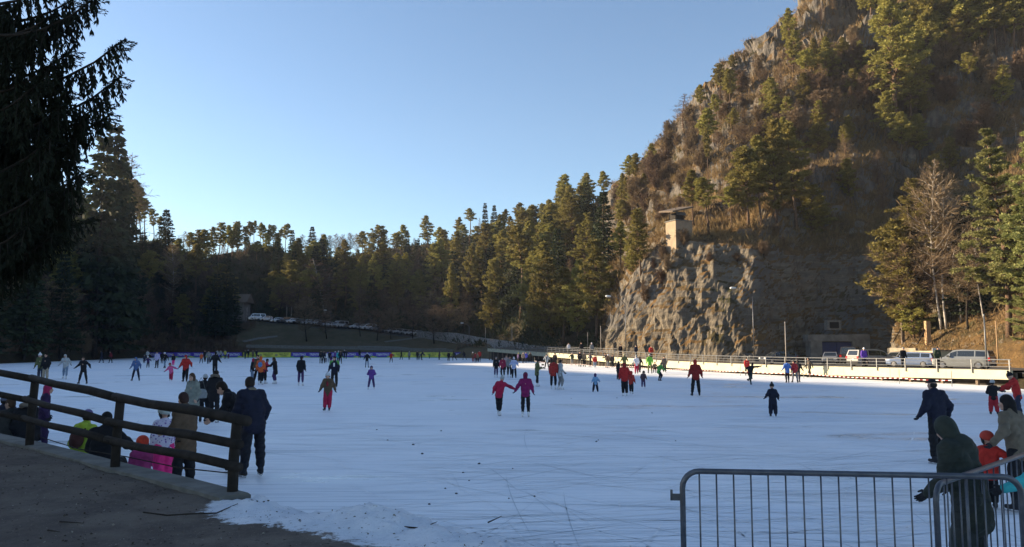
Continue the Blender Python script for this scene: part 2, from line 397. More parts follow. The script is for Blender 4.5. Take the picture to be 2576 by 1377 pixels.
# ---------------------------------------------------------------- near bank: earth path, snow, kerb
KERB = [(8, -14.0, 20.0), (0, 0, 0)]
kpx = [(-500, 1012), (-250, 1056), (0, 1112), (73, 1130), (150, 1151), (288, 1189), (420, 1222), (560, 1262)]
K3 = [on(x, y, .5) for x, y in kpx]
K3 = [K3[0] + Vector((-12, 8, 0))] + K3
edge = [(560, 1262), (640, 1290), (760, 1312), (900, 1332), (1050, 1358), (1190, 1382), (1400, 1440), (1900, 1560), (2800, 1700)]
E3 = [on(x, y, .42 if i else .5) for i, (x, y) in enumerate(edge)]
EDGE = [(p.x, p.y) for p in K3] + [(p.x, p.y) for p in E3[1:]]
ex = np.array([e[0] for e in EDGE]); ey = np.array([e[1] for e in EDGE])
def edge_y(x): return np.interp(x, ex, ey)
KX = K3[-1].x
G = []; gxs = np.concatenate([np.arange(-34, -10, .8), np.arange(-10, 3.5, .06), np.arange(3.5, 16, .5)])
ts = np.concatenate([np.linspace(-14, -1.5, 26), np.linspace(-1.4, 2.6, 84)])
GI = []
for x in gxs:
    y0 = edge_y(x); snow = min(1, max(0, (x - KX + .15) / .5))
    for t in ts:
        z = .5 + .03 * fbm(Vector((x * .8, (y0 + t) * .8, 0)), 4)
        if t > 0 and snow < 1:
            tt = t * (1 if snow > .0 else 1)
            z0 = .47 if t < .02 else -.3
        else: z0 = None
        pile = 0.0
        # the cleared snow lies in a ragged bank along the open edge
        for (px, py, pr, ph) in PILES if False else (): pass
        s = max(0.0, min(1.0, (t + .2) / 2.2)); sl = z * (1 - s * s * (3 - 2 * s)) - .06 * s
        b_ = .17 * math.exp(-((t - .35) / .45) ** 2) * max(0, .55 + 1.1 * noise.noise(Vector((x * 1.1, 3.1, 0))))
        b_ += .05 * fbm(Vector((x * 5, (y0 + t) * 5, 2)), 4) * math.exp(-((t - .4) / .8) ** 2)
        zs = sl + b_
        zz = zs * snow + (z if z0 is None else z0) * (1 - snow)
        G.append((x, y0 + t, zz))
nx, ny = len(gxs), len(ts); gi = np.arange(nx * ny).reshape(nx, ny)
GF = np.stack([gi[:-1, :-1], gi[1:, :-1], gi[1:, 1:], gi[:-1, 1:]], axis=-1).reshape(-1, 4)
gt = np.tile((ts[:-1] + ts[1:]) / 2, nx - 1); gX = np.repeat((gxs[:-1] + gxs[1:]) / 2, ny - 1)
def path_mat(name, snowy):
    m, n, b = newmat(name); p = n.pos()
    e = n.mix(n.ramp(n.noise(1.2, 6, p, .7), .35, .65), (.185, .15, .122), (.11, .088, .075))
    e = n.mix(n.ramp(n.noise(34, 4, p, .7), .60, .72), e, (.34, .295, .255))
    e = n.mix(n.ramp(n.noise(12, 3, p, .6), .64, .7), e, (.05, .04, .032))
    if snowy:
        s = n.mix(n.ramp(n.noise(2.4, 6, p, .7), .4, .7), (.80, .82, .86), (.66, .70, .76))
        s = n.mix(n.ramp(n.noise(16, 5, n.mapping(p, (.8, 1.5, 1)), .75), .60, .69), s, (.075, .06, .045))
        a = n.add('ShaderNodeAttribute', attribute_name='snow').outputs['Fac']
        k = n.math('ADD', a, n.math('MULTIPLY', n.math('SUBTRACT', n.noise(3.0, 7, p, .75), .5), 1.3))
        e = n.mix(n.ramp(k, .42, .58), e, s)
    setc(n, b, 'Base Color', e); b.inputs['Roughness'].default_value = .9; b.inputs['Specular IOR Level'].default_value = .15
    bump(n, b, n.noise(22, 6, p, .75), .8, .03); return m
M_path = path_mat('trodden_earth_and_snow', True)
pm = mesh('path', G, GF, M_path, None, True)
at_ = pm.attributes.new('snow', 'FLOAT', 'POINT')
vt = np.tile(ts, nx); vx = np.repeat(gxs, ny)
at_.data.foreach_set('value', (np.clip((vt + 1.25) / 1.0, 0, 1) * np.clip((vx - KX + .35) / .5, 0, 1)).astype(np.float32))
tag(link('path', pm), kind='structure')
M_conc = mat('weathered_concrete', (.20, .19, .17), (.12, .115, .10), 3, .9, .5)
kb = MB(); dirk = []
for i in range(len(K3) - 1):
    a, b_ = K3[i], K3[i + 1]; t = (b_ - a).normalized(); nn = Vector((-t.y, t.x, 0))
    if nn.y < 0: nn = -nn
    dirk.append(nn)
def kmiter(i):
    n1 = dirk[max(0, i - 1)]; n2 = dirk[min(len(dirk) - 1, i)]; m_ = (n1 + n2).normalized(); return m_ / max(.5, m_.dot(n1))
for i in range(len(K3)):
    m_ = kmiter(i); a = K3[i]
    for off, z in ((-.04, .2), (-.04, .545), (-.0, .56), (.30, .56), (.34, .53), (.36, -.2)):
        q = a + m_ * off; kb.v.append((q.x, q.y, z))
for i in range(len(K3) - 1):
    for k in range(5): kb.f.append([i * 6 + k, i * 6 + k + 1, i * 6 + 7 + k, i * 6 + 6 + k]); kb.i.append(0)
kb.f += [[0, 5, 4, 3, 2, 1], [6 * (len(K3) - 1) + k for k in range(6)]]; kb.i += [0, 0]
tag(kb.obj('kerb', M_conc), kind='structure')
# ---------------------------------------------------------------- trees
def leaf_mat(name, c1, c2, trans=.25, scale=.7):
    m, n, b = newmat(name)
    oi = n.n.new('ShaderNodeObjectInfo'); g = n.n.new('ShaderNodeNewGeometry')
    f = n.math('ADD', n.math('MULTIPLY', n.ramp(n.noise(scale, 4, n.obj(), .65), .32, .68), .65), n.math('MULTIPLY', g.outputs['Random Per Island'], .35))
    c = n.mix(f, c1, c2)
    hs = n.add('ShaderNodeHueSaturation', {'Color': c, 'Value': n.math('ADD', n.math('MULTIPLY', oi.outputs['Random'], .5), .75),
                                            'Hue': n.math('ADD', n.math('MULTIPLY', oi.outputs['Random'], .03), .485)})
    setc(n, b, 'Base Color', hs.outputs[0]); b.inputs['Roughness'].default_value = .75; b.inputs['Specular IOR Level'].default_value = .12
    t = n.add('ShaderNodeBsdfTranslucent', {'Color': hs.outputs[0]})
    ms = n.add('ShaderNodeMixShader', {0: trans, 1: b.outputs[0], 2: t.outputs[0]})
    n.l.new(ms.outputs[0], n.n['Material Output'].inputs[0]); return m
M_pine = leaf_mat('pine_needles', (.13, .12, .036), (.35, .30, .09), .3)
M_spruce = leaf_mat('spruce_needles', (.022, .030, .016), (.05, .06, .026), .2)
M_apine = leaf_mat('bushy_pine_needles', (.13, .14, .045), (.34, .33, .13), .25)
M_near = leaf_mat('shaded_spruce_needles', (.013, .017, .011), (.028, .034, .018), .12)  # darker copy of the spruce needles, with the shade put into the colour
M_twig = leaf_mat('bare_twigs', (.11, .075, .050), (.24, .165, .105), .15)
M_scrub = leaf_mat('dry_scrub', (.13, .085, .045), (.27, .18, .085), .25, .3)
M_grass = leaf_mat('dry_grass', (.21, .145, .07), (.32, .225, .115), .3, .3)
M_bark = mat('pine_bark', (.17, .105, .068), (.075, .055, .042), 5, .95, .9, 0, .1, .04)
M_birch = mat('birch_bark', (.50, .46, .41), (.13, .11, .10), 2.2, .8, .4, 0, .15)
M_dark = mat('dark_bark', (.045, .037, .03), (.025, .02, .017), 4, .95, .8, 0, .1)
RS = np.random.RandomState(7)
def unit(a): return a / (np.linalg.norm(a, axis=-1, keepdims=True) + 1e-9)
def kites(P, D, L, Wd, rs=RS):         # one slim leaf-shaped quad per needle tuft
    n = len(P); D = unit(D); r = unit(rs.normal(size=(n, 3))); U = unit(np.cross(D, r))
    L = np.broadcast_to(np.asarray(L, float).reshape(-1, 1) if np.ndim(L) else np.full((1, 1), L), (n, 1))
    Wd = np.broadcast_to(np.asarray(Wd, float).reshape(-1, 1) if np.ndim(Wd) else np.full((1, 1), Wd), (n, 1))
    V = np.stack([P, P + D * L * .55 + U * Wd, P + D * L, P + D * L * .55 - U * Wd], axis=1).reshape(-1, 3)
    return V
def quads(V): return np.arange(len(V)).reshape(-1, 4)
def trunk_mesh(name, pts, rad, m, limbs=(), n=7):
    b = MB(); b.tube(pts, rad, n)
    for (a, c, r) in limbs: b.tube([a, [(a[k] + c[k]) / 2 + (0, 0, .04)[k] for k in range(3)], c], [r, r * .7, r * .3], 4, False)
    return mesh(name, b.v, b.f, m, None, True)

def pine(seed, bare=.42, spread=.17, H=14.0, nb=52, den=1.0, m=None, lean=.03, fine=1.0, layers=0, leaf=1.0):
    rnd_top = seed % 2 == 0
    rs = np.random.RandomState(seed); P = []; D = []; limbs = []
    ang = rs.uniform(0, 6.28); ln = np.array([math.cos(ang), math.sin(ang), 0]) * lean * H
    ax = lambda t: ln * t * t + np.array([0, 0, H * t]) + .012 * H * np.array([math.sin(5 * t + seed), math.cos(4 * t + seed), 0])
    for k in range(nb):
        u = (k + rs.uniform(0, 1)) / nb; t = bare + (1 - bare) * u ** .9; t = min(t, .985)
        prof = spread * H * ((min(1, u / .2) ** .6) * (1 - max(0, u - .2) / .8) ** (.8 if not rnd_top else .45) + .05) * 1.12
        L = prof * rs.uniform(.5, 1.2); az = k * 2.399 + rs.uniform(-.5, .5)
        el = rs.uniform(-.15, .35) + .5 * u
        if layers: t = bare + (1 - bare) * (math.floor(u * layers) + rs.uniform(0, .35)) / layers; t = min(t, .985); el = rs.uniform(-.05, .22) + .5 * u ** 2
        d = np.array([math.cos(az) * math.cos(el), math.sin(az) * math.cos(el), math.sin(el)])
        a = ax(t); tip = a + d * L + np.array([0, 0, .06 * L])
        limbs.append((tuple(a), tuple(a + (tip - a) * .8), .012 * H * (1 - t) + .018))
        nc = max(2, int(den * (2 + 1.6 * L)))
        for c in range(nc):
            s = .35 + .65 * (c + rs.uniform(0, 1)) / nc
            cc = a + (tip - a) * s + rs.normal(size=3) * (.10 * L) * np.array([1, 1, .45])
            nt_ = int(32 * den / leaf ** 1.3); r = (.38 + .10 * L) * rs.uniform(.7, 1.2)
            dd = rs.normal(size=(nt_, 3)); dd[:, 2] = dd[:, 2] * .6 + .35; dd = unit(dd) + d * .35
            P.append(cc + dd * r * .35 * rs.uniform(.2, 1, size=(nt_, 1)) * np.array([1, 1, .7])); D.append(dd)
    P = np.concatenate(P); D = np.concatenate(D)
    L = rs.uniform(.30, .56, len(P)) * leaf; V = kites(P, D, L, L * .19, rs)
    tp = [tuple(ax(t)) for t in np.linspace(0, .97, 9)]; rad = [.0135 * H * (1 - t) ** .8 + .02 for t in np.linspace(0, .97, 9)]
    crown = mesh('pine_crown', V, quads(V), m or M_pine)
    tr = trunk_mesh('pine_trunk', tp, rad, M_bark, limbs)
    return tr, crown
def spruce(seed, H=18.0, spread=.16, base=.08, den=1.0, m=None):
    rs = np.random.RandomState(seed); P = []; D = []; limbs = []; nw = int(30 * den)
    for k in range(nw):
        u = (k + rs.uniform(0, .8)) / nw; t = base + (1 - base) * u
        nbr = 7
        for j in range(nbr):
            L = spread * H * ((1 - u) ** .85 + .03) * rs.uniform(.65, 1.15); az = j * 6.283 / nbr + k * .7 + rs.uniform(-.4, .4)
            h = np.array([math.cos(az), math.sin(az), 0]); a = np.array([0, 0, H * t])
            dz = -.28 * (1 - u) + .25 * u
            if j % 2 == 0: limbs.append((tuple(a), tuple(a + h * L * .7 + np.array([0, 0, dz * L * .7])), .02))
            n = max(6, int(9 * L * den)); s = rs.uniform(.12, 1, n) ** .8
            q = a + h * L * s[:, None] + np.array([0, 0, 1]) * ((dz * s - .12 * s * (1 - s) + .1 * s ** 3) * L)[:, None]
            side = np.array([-h[1], h[0], 0])
            w = rs.normal(size=n) * (.13 * L) * (1 - s * .5); q = q + side * w[:, None]
            dd = h * .7 + side * (np.sign(w) * .7)[:, None] + np.array([0, 0, -.35]) + rs.normal(size=(n, 3)) * .3
            P.append(q); D.append(dd)
    P = np.concatenate(P); D = np.concatenate(D); L = rs.uniform(.45, .85, len(P)); V = kites(P, D, L, L * .24, rs)
    tp = [(0, 0, H * t) for t in np.linspace(0, 1, 6)]; rad = [.012 * H * (1 - t) + .015 for t in np.linspace(0, 1, 6)]
    return trunk_mesh('spruce_trunk', tp, rad, M_dark, limbs), mesh('spruce_crown', V, quads(V), m or M_spruce)
def bare(seed, H=10.0, spread=.22, stems=1, m=None, bark=None, up=.55, nb=46, start=.22, droop=0.0, tw=46):
    rs = np.random.RandomState(seed); P = []; D = []; LL = []; b = MB()
    for s_ in range(stems):
        a0 = rs.uniform(0, 6.28); k = 0 if stems == 1 else .16 * rs.uniform(.5, 1.3)
        ln = np.array([math.cos(a0) * k, math.sin(a0) * k, 0]); hs = H * (1 if stems == 1 else rs.uniform(.65, 1))
        ax = lambda t: ln * hs * t ** 1.3 + np.array([.02 * hs * math.sin(4 * t + s_), .02 * hs * math.cos(5 * t + s_), hs * t])
        b.tube([tuple(ax(t)) for t in np.linspace(0, 1, 8)], [((.0062 if bark else .010) * hs * (1 - t) ** .8 + .008) for t in np.linspace(0, 1, 8)], 6)
        for i in range(nb // stems + 4):
            u = (i + rs.uniform(0, 1)) / (nb // stems + 4); t = start + (1 - start) * u * .97
            L = spread * hs * (math.sin(math.pi * min(1, .22 + .78 * u)) + .12) * rs.uniform(.5, 1.15); az = i * 2.4 + rs.uniform(-.5, .5)
            d = unit(np.array([math.cos(az), math.sin(az), up + rs.uniform(-.2, .3)])); a = ax(t)
            mid = a + d * L * .5; tip = a + d * L + np.array([0, 0, (.12 - droop) * L])
            b.tube([tuple(a), tuple(mid), tuple(tip)], [.004 * hs * (1 - t * .7) + .004, .0022 * hs + .003, .004], 3, False)
            n = tw; s = rs.uniform(.15, 1, n)
            q = np.where(s[:, None] < .5, a + (mid - a) * (s[:, None] * 2), mid + (tip - mid) * (s[:, None] * 2 - 1))
            dd = d + rs.normal(size=(n, 3)) * .65 + np.array([0, 0, .25 - 1.6 * droop])
            P.append(q); D.append(dd); LL.append(rs.uniform(.12, .42, n) * L + .12)
    P = np.concatenate(P); D = np.concatenate(D); LL = np.concatenate(LL)
    V = kites(P, D, LL, .009 + .008 * LL, rs)
    V2 = kites(P + unit(D) * LL[:, None] * .5, D + rs.normal(size=D.shape) * .7, LL * .6, .010 + .008 * LL, rs)
    V = np.concatenate([V, V2])
    return mesh('bare_trunk', b.v, b.f, bark or M_dark, None, True), mesh('bare_crown', V, quads(V), m or M_twig)

KINDS = {
    'pine': ([pine(11), pine(12, .5, .15), pine(13, .3, .19), pine(14, .25, .16, nb=60), pine(15, .55, .19, nb=40, lean=.08)], 14.0),
    'tallpine': ([pine(21, .58, .12, nb=34), pine(22, .5, .13, nb=36, lean=.05), pine(23, .66, .11, nb=26)], 14.0),
    'fullpine': ([pine(31, .14, .2, nb=72), pine(32, .1, .22, nb=76)], 14.0),
    'spruce': ([spruce(41), spruce(42, spread=.13), spruce(43, spread=.19, base=.15)], 18.0),
    'bare': ([bare(51), bare(52, spread=.28), bare(53, spread=.2, start=.35)], 10.0),
    'birch': ([bare(61, bark=M_birch, spread=.17, start=.3), bare(62, bark=M_birch, stems=2, spread=.18, droop=.15), bare(63, bark=M_birch, spread=.15, start=.45, nb=36)], 10.0),
    'larch': ([bare(71, spread=.15, up=.05, start=.18, nb=80, tw=22), bare(72, spread=.12, up=.1, start=.15, nb=70, tw=20)], 10.0),
    'shrub': ([bare(81, 3.0, .3, 7, up=.9, nb=60, start=.1), bare(82, 3.0, .34, 9, up=.7, nb=70, start=.08), bare(83, 3.0, .28, 6, up=1.1, nb=54, start=.15)], 3.0),
}
for tr, cr in KINDS['larch'][0]: tr.materials[0] = M_bark
KINDS['bigpine'] = ([pine(95, .3, .15, H=22, nb=95, den=1.1, leaf=.66), pine(96, .2, .17, H=22, nb=110, den=1.1, leaf=.66), pine(97, .38, .16, H=22, nb=80, den=1.1, layers=14, leaf=.66)], 22.0)
TNAME = dict(bigpine='pine_tree', pine='pine_tree', tallpine='pine_tree', fullpine='pine_tree', spruce='spruce_tree', bare='bare_tree', birch='birch_tree', larch='larch_tree', shrub='shrub')
rnd = random.Random(5)
def plant(kind, loc, h, label, group=None, var=None, rz=None, wide=1.0):
    if loc.x < -20 and h > 3 and 'huge dark spruce' not in label:      # the trees on the west shore do not reach above the line of the sun
        q = SH[1] * loc.x - SH[0] * loc.y; a = SH[0] * loc.x + SH[1] * loc.y
        if BQ[2] - 3 < q < BQ[-4] + 2:
            hm_ = (a - np.interp(q, BQ, BA)) * TE - loc.z - .5
            if hm_ < h * .35: return None
            h = min(h, hm_)
    if h > 17.5 and kind in ('pine', 'fullpine'): kind = 'bigpine'
    ms, H0 = KINDS[kind]; v = rnd.randrange(len(ms)) if var is None else var % len(ms)
    tr, cr = ms[v]; o = empty(TNAME[kind], loc, rnd.uniform(0, 6.28) if rz is None else rz)
    s = h / H0; o.scale = (s * wide, s * wide, s)
    tag(o, label, 'shrub' if kind == 'shrub' else 'tree', group)
    link('stems' if kind == 'shrub' else 'trunk', tr, o); link('twigs' if kind in ('shrub',) else 'crown', cr, o)
    return o
def tree(kind, x, yb, yt, label, group=None, var=None, wide=1.0, rz=None, sink=.25):
    p = hit(x, yb)
    if p is None: print('tree misses the ground', x, yb, label); return
    h = at(x, yt, p.y).z - p.z
    return plant(kind, p - Vector((0, 0, sink)), h + sink, label, group, var, rz, wide)

# --- the far wood, one tree at a time
G_RIDGE = 'backlit pines along the low skyline'
L_RIDGE = 'slender bare-stemmed pine standing against the bright sky on the far low ridge'
for x, yb, yt, k in [(478, 650, 585, 0), (492, 655, 572, 1), (505, 660, 590, 2), (536, 655, 565, 0), (549, 655, 562, 1), (560, 650, 575, 2), (573, 646, 563, 0), (586, 645, 568, 1), (598, 642, 560, 2),
                     (612, 640, 566, 1), (628, 622, 566, 0), (640, 621, 560, 2), (652, 621, 563, 1), (663, 621, 558, 0), (676, 621, 565, 2), (690, 622, 561, 1), (702, 623, 566, 0), (716, 640, 570, 2)]:
    tree(('tallpine', 'pine', 'tallpine', 'pine', 'tallpine')[x % 5], x + (x * 7) % 5 - 2, yb + 4, yt - 8 + (x * 13) % 22, L_RIDGE, G_RIDGE, k + x % 3, 1.0 + (x % 4) * .1)
tree('spruce', 784, 652, 570, 'dark spruce with a pointed top rising alone above the far skyline', None, 0, 1.5)
tree('spruce', 734, 655, 580, 'small spruce on the far skyline right of the pine row', None, 1, 1.4)
for x, yb, yt, k in [(760, 660, 590, 0), (810, 655, 588, 1), (828, 655, 592, 2), (845, 655, 588, 0), (862, 652, 590, 1), (880, 650, 586, 2), (896, 648, 588, 0)]:
    tree('bare', x, yb, yt, 'thin leafless tree in the grey-brown fringe on the far ridge', 'leafless trees on the far ridge', k)
def scatter(poly, n, kinds, hrange, label, group, seed, wide=(1.0, 1.4), mind=3.2):
    r = random.Random(seed); xs = [p[0] for p in poly]; ys = [p[1] for p in poly]; done = []; c = 0; tries = 0
    while c < n and tries < n * 30:
        tries += 1; x = r.uniform(min(xs), max(xs)); y = r.uniform(min(ys), max(ys)); ins = False
        for i in range(len(poly)):
            (x1, y1), (x2, y2) = poly[i], poly[i - 1]
            if (y1 > y) != (y2 > y) and x < (x2 - x1) * (y - y1) / (y2 - y1) + x1: ins = not ins
        if not ins: continue
        p = hit(x, y)
        if p is None or any((p - q).length < mind for q in done): continue
        done.append(p); c += 1; k = r.choice(kinds)
        plant(k, p - Vector((0, 0, .3)), r.uniform(*hrange) * (.75 if k in ('bare', 'birch', 'larch') else 1), label, group, None, None, r.uniform(*wide))
scatter([(880, 665), (1100, 630), (1300, 590), (1480, 520), (1490, 570), (1320, 640), (1100, 690), (890, 720)], 46, ['pine', 'tallpine', 'pine', 'spruce', 'pine', 'larch'], (10, 14),
        'tall pine in the dense upper rows of the wood behind the lake', 'trees of the upper wood', 101)
scatter([(820, 730), (1100, 690), (1320, 640), (1500, 570), (1500, 780), (1330, 800), (1150, 790), (960, 770)], 44, ['pine', 'pine', 'fullpine', 'spruce', 'bare', 'larch'], (13, 19),
        'broad green pine in the middle of the sloping wood behind the lake', 'trees of the middle wood', 102)
scatter([(630, 700), (820, 690), (900, 760), (1100, 790), (1090, 820), (640, 790)], 30, ['spruce', 'spruce', 'pine', 'fullpine'], (11, 16),
        'shaded conifer in the dark wood above the row of distant parked cars', 'shaded conifers above the far cars', 103)
scatter([(730, 655), (900, 645), (900, 690), (640, 700), (720, 660)], 14, ['pine', 'spruce'], (5, 8), 'dark conifer just below the far skyline', 'conifers below the far skyline', 104)
scatter([(470, 648), (560, 640), (730, 640), (730, 660), (600, 665), (480, 670)], 12, ['pine', 'tallpine', 'bare'], (5, 9), 'small tree under the backlit pines on the far low ridge', 'small trees on the far low ridge', 105, mind=2)
scatter([(1700, 420), (1850, 260), (2060, 120), (2240, 250), (2150, 360), (1850, 400)], 26, ['pine', 'pine', 'fullpine', 'larch', 'larch'], (5, 11), 'scattered pine on the open upper slope of the steep hill', 'scattered pines of the upper slope', 113, mind=4.5)
scatter([(1528, 560), (1545, 482), (1640, 405), (1665, 440), (1600, 560), (1560, 640)], 16, ['pine', 'pine', 'shrub', 'fullpine'], (5, 9), 'small green growth on the shoulder of the hill left of the hut', 'small trees on the hill shoulder', 116, mind=3)
scatter([(2330, 190), (2450, 140), (2590, 120), (2590, 420), (2430, 430), (2300, 340)], 22, ['pine', 'larch', 'birch', 'shrub', 'shrub'], (5, 9), 'wild growth on the rocky slope above the right bank', 'growth on the rocky slope above the right bank', 117, mind=3)
scatter([(2060, 90), (2230, 0), (2200, -40), (2050, 0)], 10, ['pine', 'larch', 'bare'], (7, 11), 'tree near the top of the hill above the dark rock band', 'trees above the dark rock band', 114, mind=4)
scatter([(700, 800), (760, 720), (1000, 760), (1180, 790), (1200, 840), (1050, 830)], 22, ['bare', 'bare', 'larch'], (9, 14), 'grey-brown leafless tree at the foot of the wood above the far cars', 'leafless trees above the far cars', 115, (1.2, 1.9), 3)
# --- trees in the wood that stand out
for a in [('birch', 822, 795, 642, 'pale sunlit birch with hanging twigs above the parked cars', 1, 2.0),
          ('bare', 752, 805, 708, 'round-headed leafless tree beside the pale birch', 1, 2.0),
          ('fullpine', 868, 770, 605, 'sunlit olive-green pine right behind the pale birch', 0, 1.1),
          ('fullpine', 945, 760, 570, 'large domed pine high in the wood, half lit', 1, 1.2),
          ('pine', 905, 790, 640, 'slim sunlit pine below the large domed pine', 3, 1),
          ('pine', 942, 795, 640, 'slim pine to the right of another slim sunlit one', 2, 1),
          ('pine', 1000, 790, 637, 'pyramid-shaped pine with a lit left side in the middle of the wood', 3, 1.3),
          ('pine', 1110, 740, 605, 'rounded brownish-green pine in the upper middle wood', 2, 1.2),
          ('fullpine', 1136, 815, 665, 'narrow golden-lit pine above the stone retaining wall', 0, .75),
          ('pine', 1183, 800, 612, 'tall sunlit pine with a clumpy crown left of the bare-stemmed one', 3, 1),
          ('pine', 1245, 815, 655, 'small-crowned pine on a long bare stem beside the yellow bank', 1, .9),
          ('spruce', 1220, 620, 512, 'spiky spruce top on the skyline, left of a matching one', 1, 1),
          ('spruce', 1243, 620, 516, 'spiky spruce top on the skyline, right of a matching one', 0, 1),
          ('tallpine', 1313, 800, 572, 'great pine with a long pale trunk in the sunlit wood', 0, 1.5),
          ('fullpine', 1238, 838, 735, 'low bushy pine at the foot of the wood by the yellow bank', 1, 1.2),
          ('fullpine', 1345, 850, 705, 'broad sunlit pine low in the wood, left of the twin-trunked pine', 0, .9),
          ('fullpine', 1383, 860, 655, 'tall full pine near the walkway with branches to the ground', 1, 1.05),
          ('pine', 1418, 868, 680, 'tall twin-trunked pine standing on the orange bank', 3, 1.25),
          ('fullpine', 1455, 860, 660, 'sunlit pine beside the twin-trunked pine on its right', 0, 1.0),
          ('pine', 1500, 860, 610, 'leaning pine between wood and cliff, its crown in full sun', 3, 1.1),
          ('spruce', 1520, 700, 480, 'dark tall spruce at the left shoulder of the cliff hill', 0, 1.2),
          ('pine', 1440, 640, 505, 'bright round pine crown on the rising skyline', 2, 1.4),
          ('pine', 1475, 610, 470, 'pine on the rising skyline next to a bright round crown', 4, 1.2),
          ('tallpine', 1520, 540, 434, 'tall skyline pine at the foot of the bare ridge', 0, 1.2),
          ('pine', 1380, 630, 505, 'dark pine crown on the skyline above the great pine', 0, 1.0),
          ('pine', 1340, 635, 520, 'dark-crowned skyline pine to the left of its darker neighbour', 1, 1.1),
          ('pine', 1610, 690, 530, 'tall sunlit pine left of the concrete hut, on the cliff edge', 3, 1.1),
          ('fullpine', 1590, 690, 600, 'small pine rooted on the left edge of the cliff', 1, 1.0),
          ('pine', 1560, 700, 560, 'thin pine on the slope just left of the cliff edge', 0, 1.0),
          ('pine', 1596, 440, 386, 'wind-bent small pine on the skyline of the hill', 4, 1.3),
          ('pine', 1765, 290, 215, 'dark round pine on the steep skyline, lower of three', 0, 1.2),
          ('pine', 1812, 262, 165, 'dark tall pine on the steep skyline, middle of three', 1, 1.2),
          ('tallpine', 1845, 225, 140, 'sparse pine on the steep skyline, upper of three', 2, 1.2),
          ('larch', 1722, 335, 235, 'grey leafless tree on the steep skyline', 1, 2.0),
          ('fullpine', 1985, 120, 22, 'bushy conifer near the top of the hill against the sky', 0, 1.1),
          ('pine', 1745, 565, 430, 'rounded sunlit pine to the right of the concrete hut', 0, 1.2),
          ('tallpine', 1781, 590, 450, 'slender pine with a visible pale trunk on the grassy cliff terrace', 1, 1.4),
          ('pine', 1880, 570, 375, 'left pine of the dense sunlit clump above the cliff', 3, 1.3),
          ('fullpine', 1950, 560, 305, 'tallest sunlit pine of the clump above the cliff', 0, .95),
          ('pine', 2000, 575, 312, 'full pine at the right of the clump above the cliff', 2, 1.1),
          ('pine', 1915, 575, 345, 'middle pine of the dense sunlit clump above the cliff', 0, 1.0),
          ('fullpine', 2045, 600, 470, 'low pine leaning out at the right end of the cliff-top clump', 1, 1.5),
          ('pine', 1840, 575, 470, 'small pine at the left end of the cliff-top clump', 4, 1.2),
          ('tallpine', 1782, 530, 325, 'dead-looking thin dark pine pole on the mid slope', 2, .5),
          ('pine', 2255, 360, -40, 'giant sunlit pine on the upper right slope', 3, 1.15),
          ('pine', 2290, 330, 120, 'sunlit pine crowding the giant pine on its right', 2, 1.2),
          ('larch', 2190, 275, 160, 'brown leafless tree on the slope left of the giant pine', 0, 2.6),
          ('tallpine', 2390, 160, -60, 'pale-stemmed pine standing high on the right slope', 0, 1.2),
          ('tallpine', 2470, 120, -80, 'pine high on the right slope near the frame edge', 1, 1.5)]:
    kind, x, yb, yt, label, var, wide = a
    tree(kind, x, yb, yt, label, None, var, wide)
scatter([(2150, -10), (2576, -60), (2590, 130), (2330, 180), (2300, 60), (2180, 50)], 56, ['pine', 'pine', 'fullpine', 'tallpine'], (11, 17),
        'pine in the dark stand at the top right of the hill', 'pines at the top right of the hill', 106, mind=2.6)
scatter([(1900, 380), (2250, 350), (2450, 420), (2250, 560), (2060, 520)], 16, ['pine', 'pine', 'birch', 'larch'], (5, 10), 'small tree growing from the shaded rocky slope', 'small trees on the shaded slope', 107, mind=5)
scatter([(1640, 400), (1850, 230), (2100, 90), (2300, 180), (2250, 330), (1900, 360), (1680, 500)], 75, ['shrub', 'shrub', 'bare', 'larch'], (3, 7),
        'leafless brown shrub on the upper slope of the steep hill', 'leafless shrubs on the hill', 108, (1.0, 1.5), 3)
scatter([(1560, 560), (1650, 420), (1760, 440), (1700, 560), (1600, 640)], 16, ['shrub', 'bare'], (2.5, 5),
        'leafless brown shrub on the steep slope above the concrete hut', 'leafless shrubs above the hut', 109, (1.0, 1.5), 2.5)
scatter([(1560, 740), (1700, 620), (1960, 600), (2000, 660), (1800, 680), (1600, 780)], 12, ['shrub'], (1.5, 3),
        'dry brown bush clinging to the lower cliff face', 'dry bushes on the cliff face', 110, (1.0, 1.4), 2)
# --- the right bank
for a in [('birch', 2365, 830, 400, 'tall slender larch-brown tree with a pale trunk on the right bank', 0, 1.0),
          ('birch', 2385, 825, 470, 'birch with a bent white trunk, left of a second white trunk', 2, 1.2),
          ('birch', 2410, 815, 520, 'thin white-stemmed birch on the right bank', 0, 1.2),
          ('bare', 2290, 845, 600, 'spreading leafless tree in front of the shaded cliff', 1, 1.5),
          ('bare', 2330, 835, 640, 'leafless brown tree among the birches of the right bank', 0, 1.5),
          ('fullpine', 2320, 825, 452, 'sunlit yellow-green conifer behind the leafless trees at the right', 0, 1.35),
          ('fullpine', 2300, 850, 720, 'low green conifer at the foot of the right bank', 1, 1.2), ('fullpine', 2275, 835, 560, 'golden-green conifer in front of the shaded cliff, lower of two', 1, 1.25),
          ('spruce', 2440, 800, 500, 'shaded dark green spruce behind the birches', 0, 1.1),
          ('birch', 2470, 810, 560, 'leaning birch with a white trunk right of the others', 2, 1.0),
          ('bare', 2440, 825, 640, 'twiggy leafless sapling behind the lamp post', 2, 1.6)]:
    kind, x, yb, yt, label, var, wide = a
    tree(kind, x, yb, yt, label, None, var, wide)
big = pine(91, .16, .15, H=24, nb=120, den=1.25, m=M_apine, leaf=.62, layers=17)
big2 = pine(93, .05, .22, H=24, nb=90, den=1.25, m=M_apine, leaf=.62, layers=11)
KINDS['bushy'] = ([big, big2], 24.0); TNAME['bushy'] = 'pine_tree'
